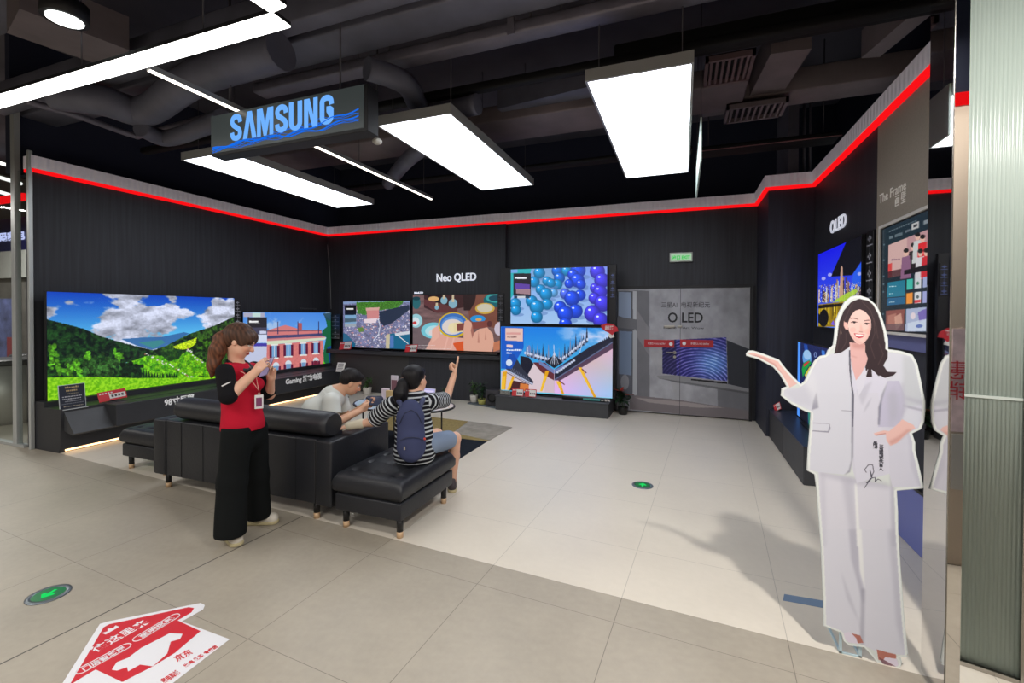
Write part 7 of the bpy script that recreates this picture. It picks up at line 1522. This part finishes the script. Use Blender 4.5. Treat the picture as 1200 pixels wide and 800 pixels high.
# ------------------------------------------------------------------ plants and the subwoofer
def leaf(mb, base, d, L, w, droop, n=6):
    d = Vector(d).normalized(); s = d.cross(Vector((0, 0, 1))); s = s.normalized() if s.length > .01 else Vector((1, 0, 0)); vs = []
    for i in range(n+1):
        t = i/n; c = Vector(base)+d*L*t-Vector((0, 0, 1))*droop*L*t*t; ww = w*math.sin(PI*min(t*.92+.06, 1))**.8
        vs += [c-s*ww/2, c+Vector((0, 0, -.12*ww)), c+s*ww/2]
    mb._add(vs, [f for i in range(n) for f in ((3*i, 3*i+1, 3*i+4, 3*i+3), (3*i+1, 3*i+2, 3*i+5, 3*i+4))], True)
def plant(name, lb, x, y, z, pr, phh, pm, fh, fr, n, leafw, m, seed, cat='potted plant', stems=4, grp=None):
    t = thing(name, lb, cat, (x, y, z), grp); r = random.Random(seed)
    MB().lathe([(pr*.72, 0), (pr*.78, .005), (pr, phh*.95), (pr, phh), (pr*.9, phh), (pr*.88, phh*.86)], (x, y, z), 26).build('pot', pm, t)
    MB().cyl((x, y, z+phh*.8), (x, y, z+phh*.86), pr*.88, n=20).build('soil', mat('soil', (50, 38, 30), .9), t)
    st_ = MB(); fo = MB(); tips = []
    for i in range(stems):
        a = r.random()*6.28; tx, ty = x+fr*.35*math.cos(a)*r.random(), y+fr*.35*math.sin(a)*r.random(); h = fh*(.55+.45*r.random()); st_.tube([(x+(tx-x)*.2, y+(ty-y)*.2, z+phh*.8), ((x+tx)/2, (y+ty)/2, z+phh+h*.5), (tx, ty, z+phh+h)], .005, 6); tips.append((tx, ty, h))
    st_.build('stem', mat('stem_green', (60, 84, 40), .6), t)
    for i in range(n):
        tx, ty, h = r.choice(tips); s = .25+.75*r.random(); a = r.random()*6.28; e = r.uniform(-.1, .9)
        leaf(fo, (x+(tx-x)*s, y+(ty-y)*s, z+phh+h*s), (math.cos(a), math.sin(a), e), fr*r.uniform(.5, .9), leafw*r.uniform(.7, 1.2), r.uniform(.1, .7))
    fo.build('foliage', m, t); return t
m_lf = mat('leaf_green', (58, 92, 44), .5, noise=(12, .35)); m_lf2 = mat('leaf_dark_green', (30, 58, 34), .5, noise=(12, .35)); m_pot = mat('pot_white', (206, 202, 194), .5); m_poty = mat('pot_yellow_green', (172, 170, 96), .4); m_potb = mat('pot_black', (20, 22, 20), .4)
a = WZ(437.5, 460); plant('potted_plant', 'small spiky plant in a white pot by the back wall, right of the seated man', a.x+.02, 7.38, 0, .085, .14, m_pot, .20, .20, 34, .035, m_lf, 3)
t = thing('speaker_board', 'thin slate-grey board lying on the floor left of the low plinth', 'board', (-3.25, 7.35, 0))
b0, b1 = WZ(549, 472.5), WZ(584, 479.5); MB().prism([(b0.x, 7.28, 0), (-2.955, 7.09, 0), (-2.955, 7.5, 0), (b0.x+.05, 7.5, 0)], (0, 0, .022)).build('board_top', mat('slate_board', (84, 92, 98), .6), t)
plant('potted_plant', 'bushy green plant in a white ribbed pot at the left end of the slate board', WY(555.5, 468, 7.38).x, 7.38, .023, .075, .125, m_pot, .28, .15, 40, .034, m_lf, 5)
plant('potted_plant', 'leafy plant in a yellow-green pot beside the subwoofer', WY(564, 470, 7.28).x+.02, 7.28, .023, .085, .09, m_poty, .30, .16, 54, .034, m_lf2, 8)
a = WZ(730.5, 483); t = plant('potted_plant', 'dark-leaved plant with red flowers in a black pot between low plinth and door', a.x+.01, 7.46, 0, .085, .12, m_potb, .34, .18, 60, .06, m_lf2, 11)
f = MB()
for k in range(6): leaf(f, (a.x+.01+.10*math.cos(k*2.1), 7.44+.08*math.sin(k*2.1), .33+.03*(k % 3)), (math.cos(k*1.3), math.sin(k*1.3)-.8, .5), .11, .075, .2)
f.build('red_flower', mat('flower_red', (176, 50, 34), .5), t)
a = WZ(518, 471); plant('potted_plant', 'small white pot with faint sprigs by the back wall behind the pointing arm', a.x, 7.36, 0, .07, .12, m_pot, .16, .12, 14, .02, m_lf, 19)
t = thing('subwoofer', 'dark cube subwoofer with a round cone, standing left of the low plinth', 'subwoofer', (-3.1, 7.3, .022))
sx0, sx1 = WY(568.5, 470, 7.18).x, WY(584.5, 470, 7.18).x; zt_ = WY(576, 457, 7.18).z
MB().box(sx0, sx1-.005, 7.18, 7.45, .023, zt_, bev=.012, seg=3).build('cabinet', mat('cabinet_dark', (46, 44, 50), .5), t)
c = Vector(((sx0+sx1)/2, 7.178, (.023+zt_)/2)); MB().tube([(c.x+.085*math.cos(2*PI*i/28), 7.178, c.z+.085*math.sin(2*PI*i/28)) for i in range(30)], .006, 8).build('cone_ring', m_bezel, t)
MB().cyl((c.x, 7.181, c.z), (c.x, 7.174, c.z), .08, .05, n=28).build('cone', mat('cone_black', (12, 12, 14), .6), t)
# ------------------------------------------------------------------ light
def area(name, loc, sx, sy, power, rgb=(255, 250, 244), rot=(0, 0, 0), spread=PI):
    l = bpy.data.lights.new(name, 'AREA'); l.shape = 'RECTANGLE'; l.size = sx; l.size_y = sy; l.energy = power; l.color = C8(*rgb); l.spread = spread
    o = bpy.data.objects.new(name, l); COL.objects.link(o); o.location = loc; o.rotation_euler = rot; return o
# unseen lamps, most added for brightness: each light sits under its own housing
for i, (x, y, sx, sy, pw) in enumerate(((1.15, 1.05, .13, .13, 115), (-2.2, -.9, 3.2, .15, 92), (-6.5, -.4, 3.2, .15, 92), (2.6, -2.2, .15, 3.0, 92), (-1.2, -3.6, 3.0, .15, 92), (-5.5, -4, 3.0, .15, 92), (4.6, .5, .15, 2.5, 92), (-11, 1.2, .15, 3, 90), (-11.6, 3.9, 1.6, .2, 110))):
    t = thing('unseen_lamp', 'unseen long white lamp added for brightness' if i else 'bright square mall lamp over the threshold near the column', 'lamp', (x, y, 3.42), 'mall lamps')  # the square one follows the cutout's shadow, the long ones are added
    MB().box(x-sx/2-.02, x+sx/2+.02, y-sy/2-.02, y+sy/2+.02, 3.42, 3.5, bev=.004, seg=1).build('housing', m_grey_al, t)
    MB().box(x-.008, x+.008, y-.008, y+.008, 3.5, ZC).build('hanging_rod', m_wire, t)
    area('unseen_lamp_light', (x, y, 3.415), sx, sy, pw)
w = bpy.data.worlds.new('mall'); SC.world = w; w.use_nodes = True
w.node_tree.nodes['Background'].inputs[0].default_value = (.75, .78, .85, 1); w.node_tree.nodes['Background'].inputs[1].default_value = .25
SC.view_settings.view_transform = 'Standard'; SC.view_settings.look = 'None'; SC.view_settings.gamma = 1; SC.view_settings.exposure = 0; SC.view_settings.use_curve_mapping = False
SC.cycles.use_denoising = True; SC.cycles.max_bounces = 8; SC.cycles.sample_clamp_indirect = 6; SC.cycles.caustics_reflective = False; SC.cycles.caustics_refractive = False
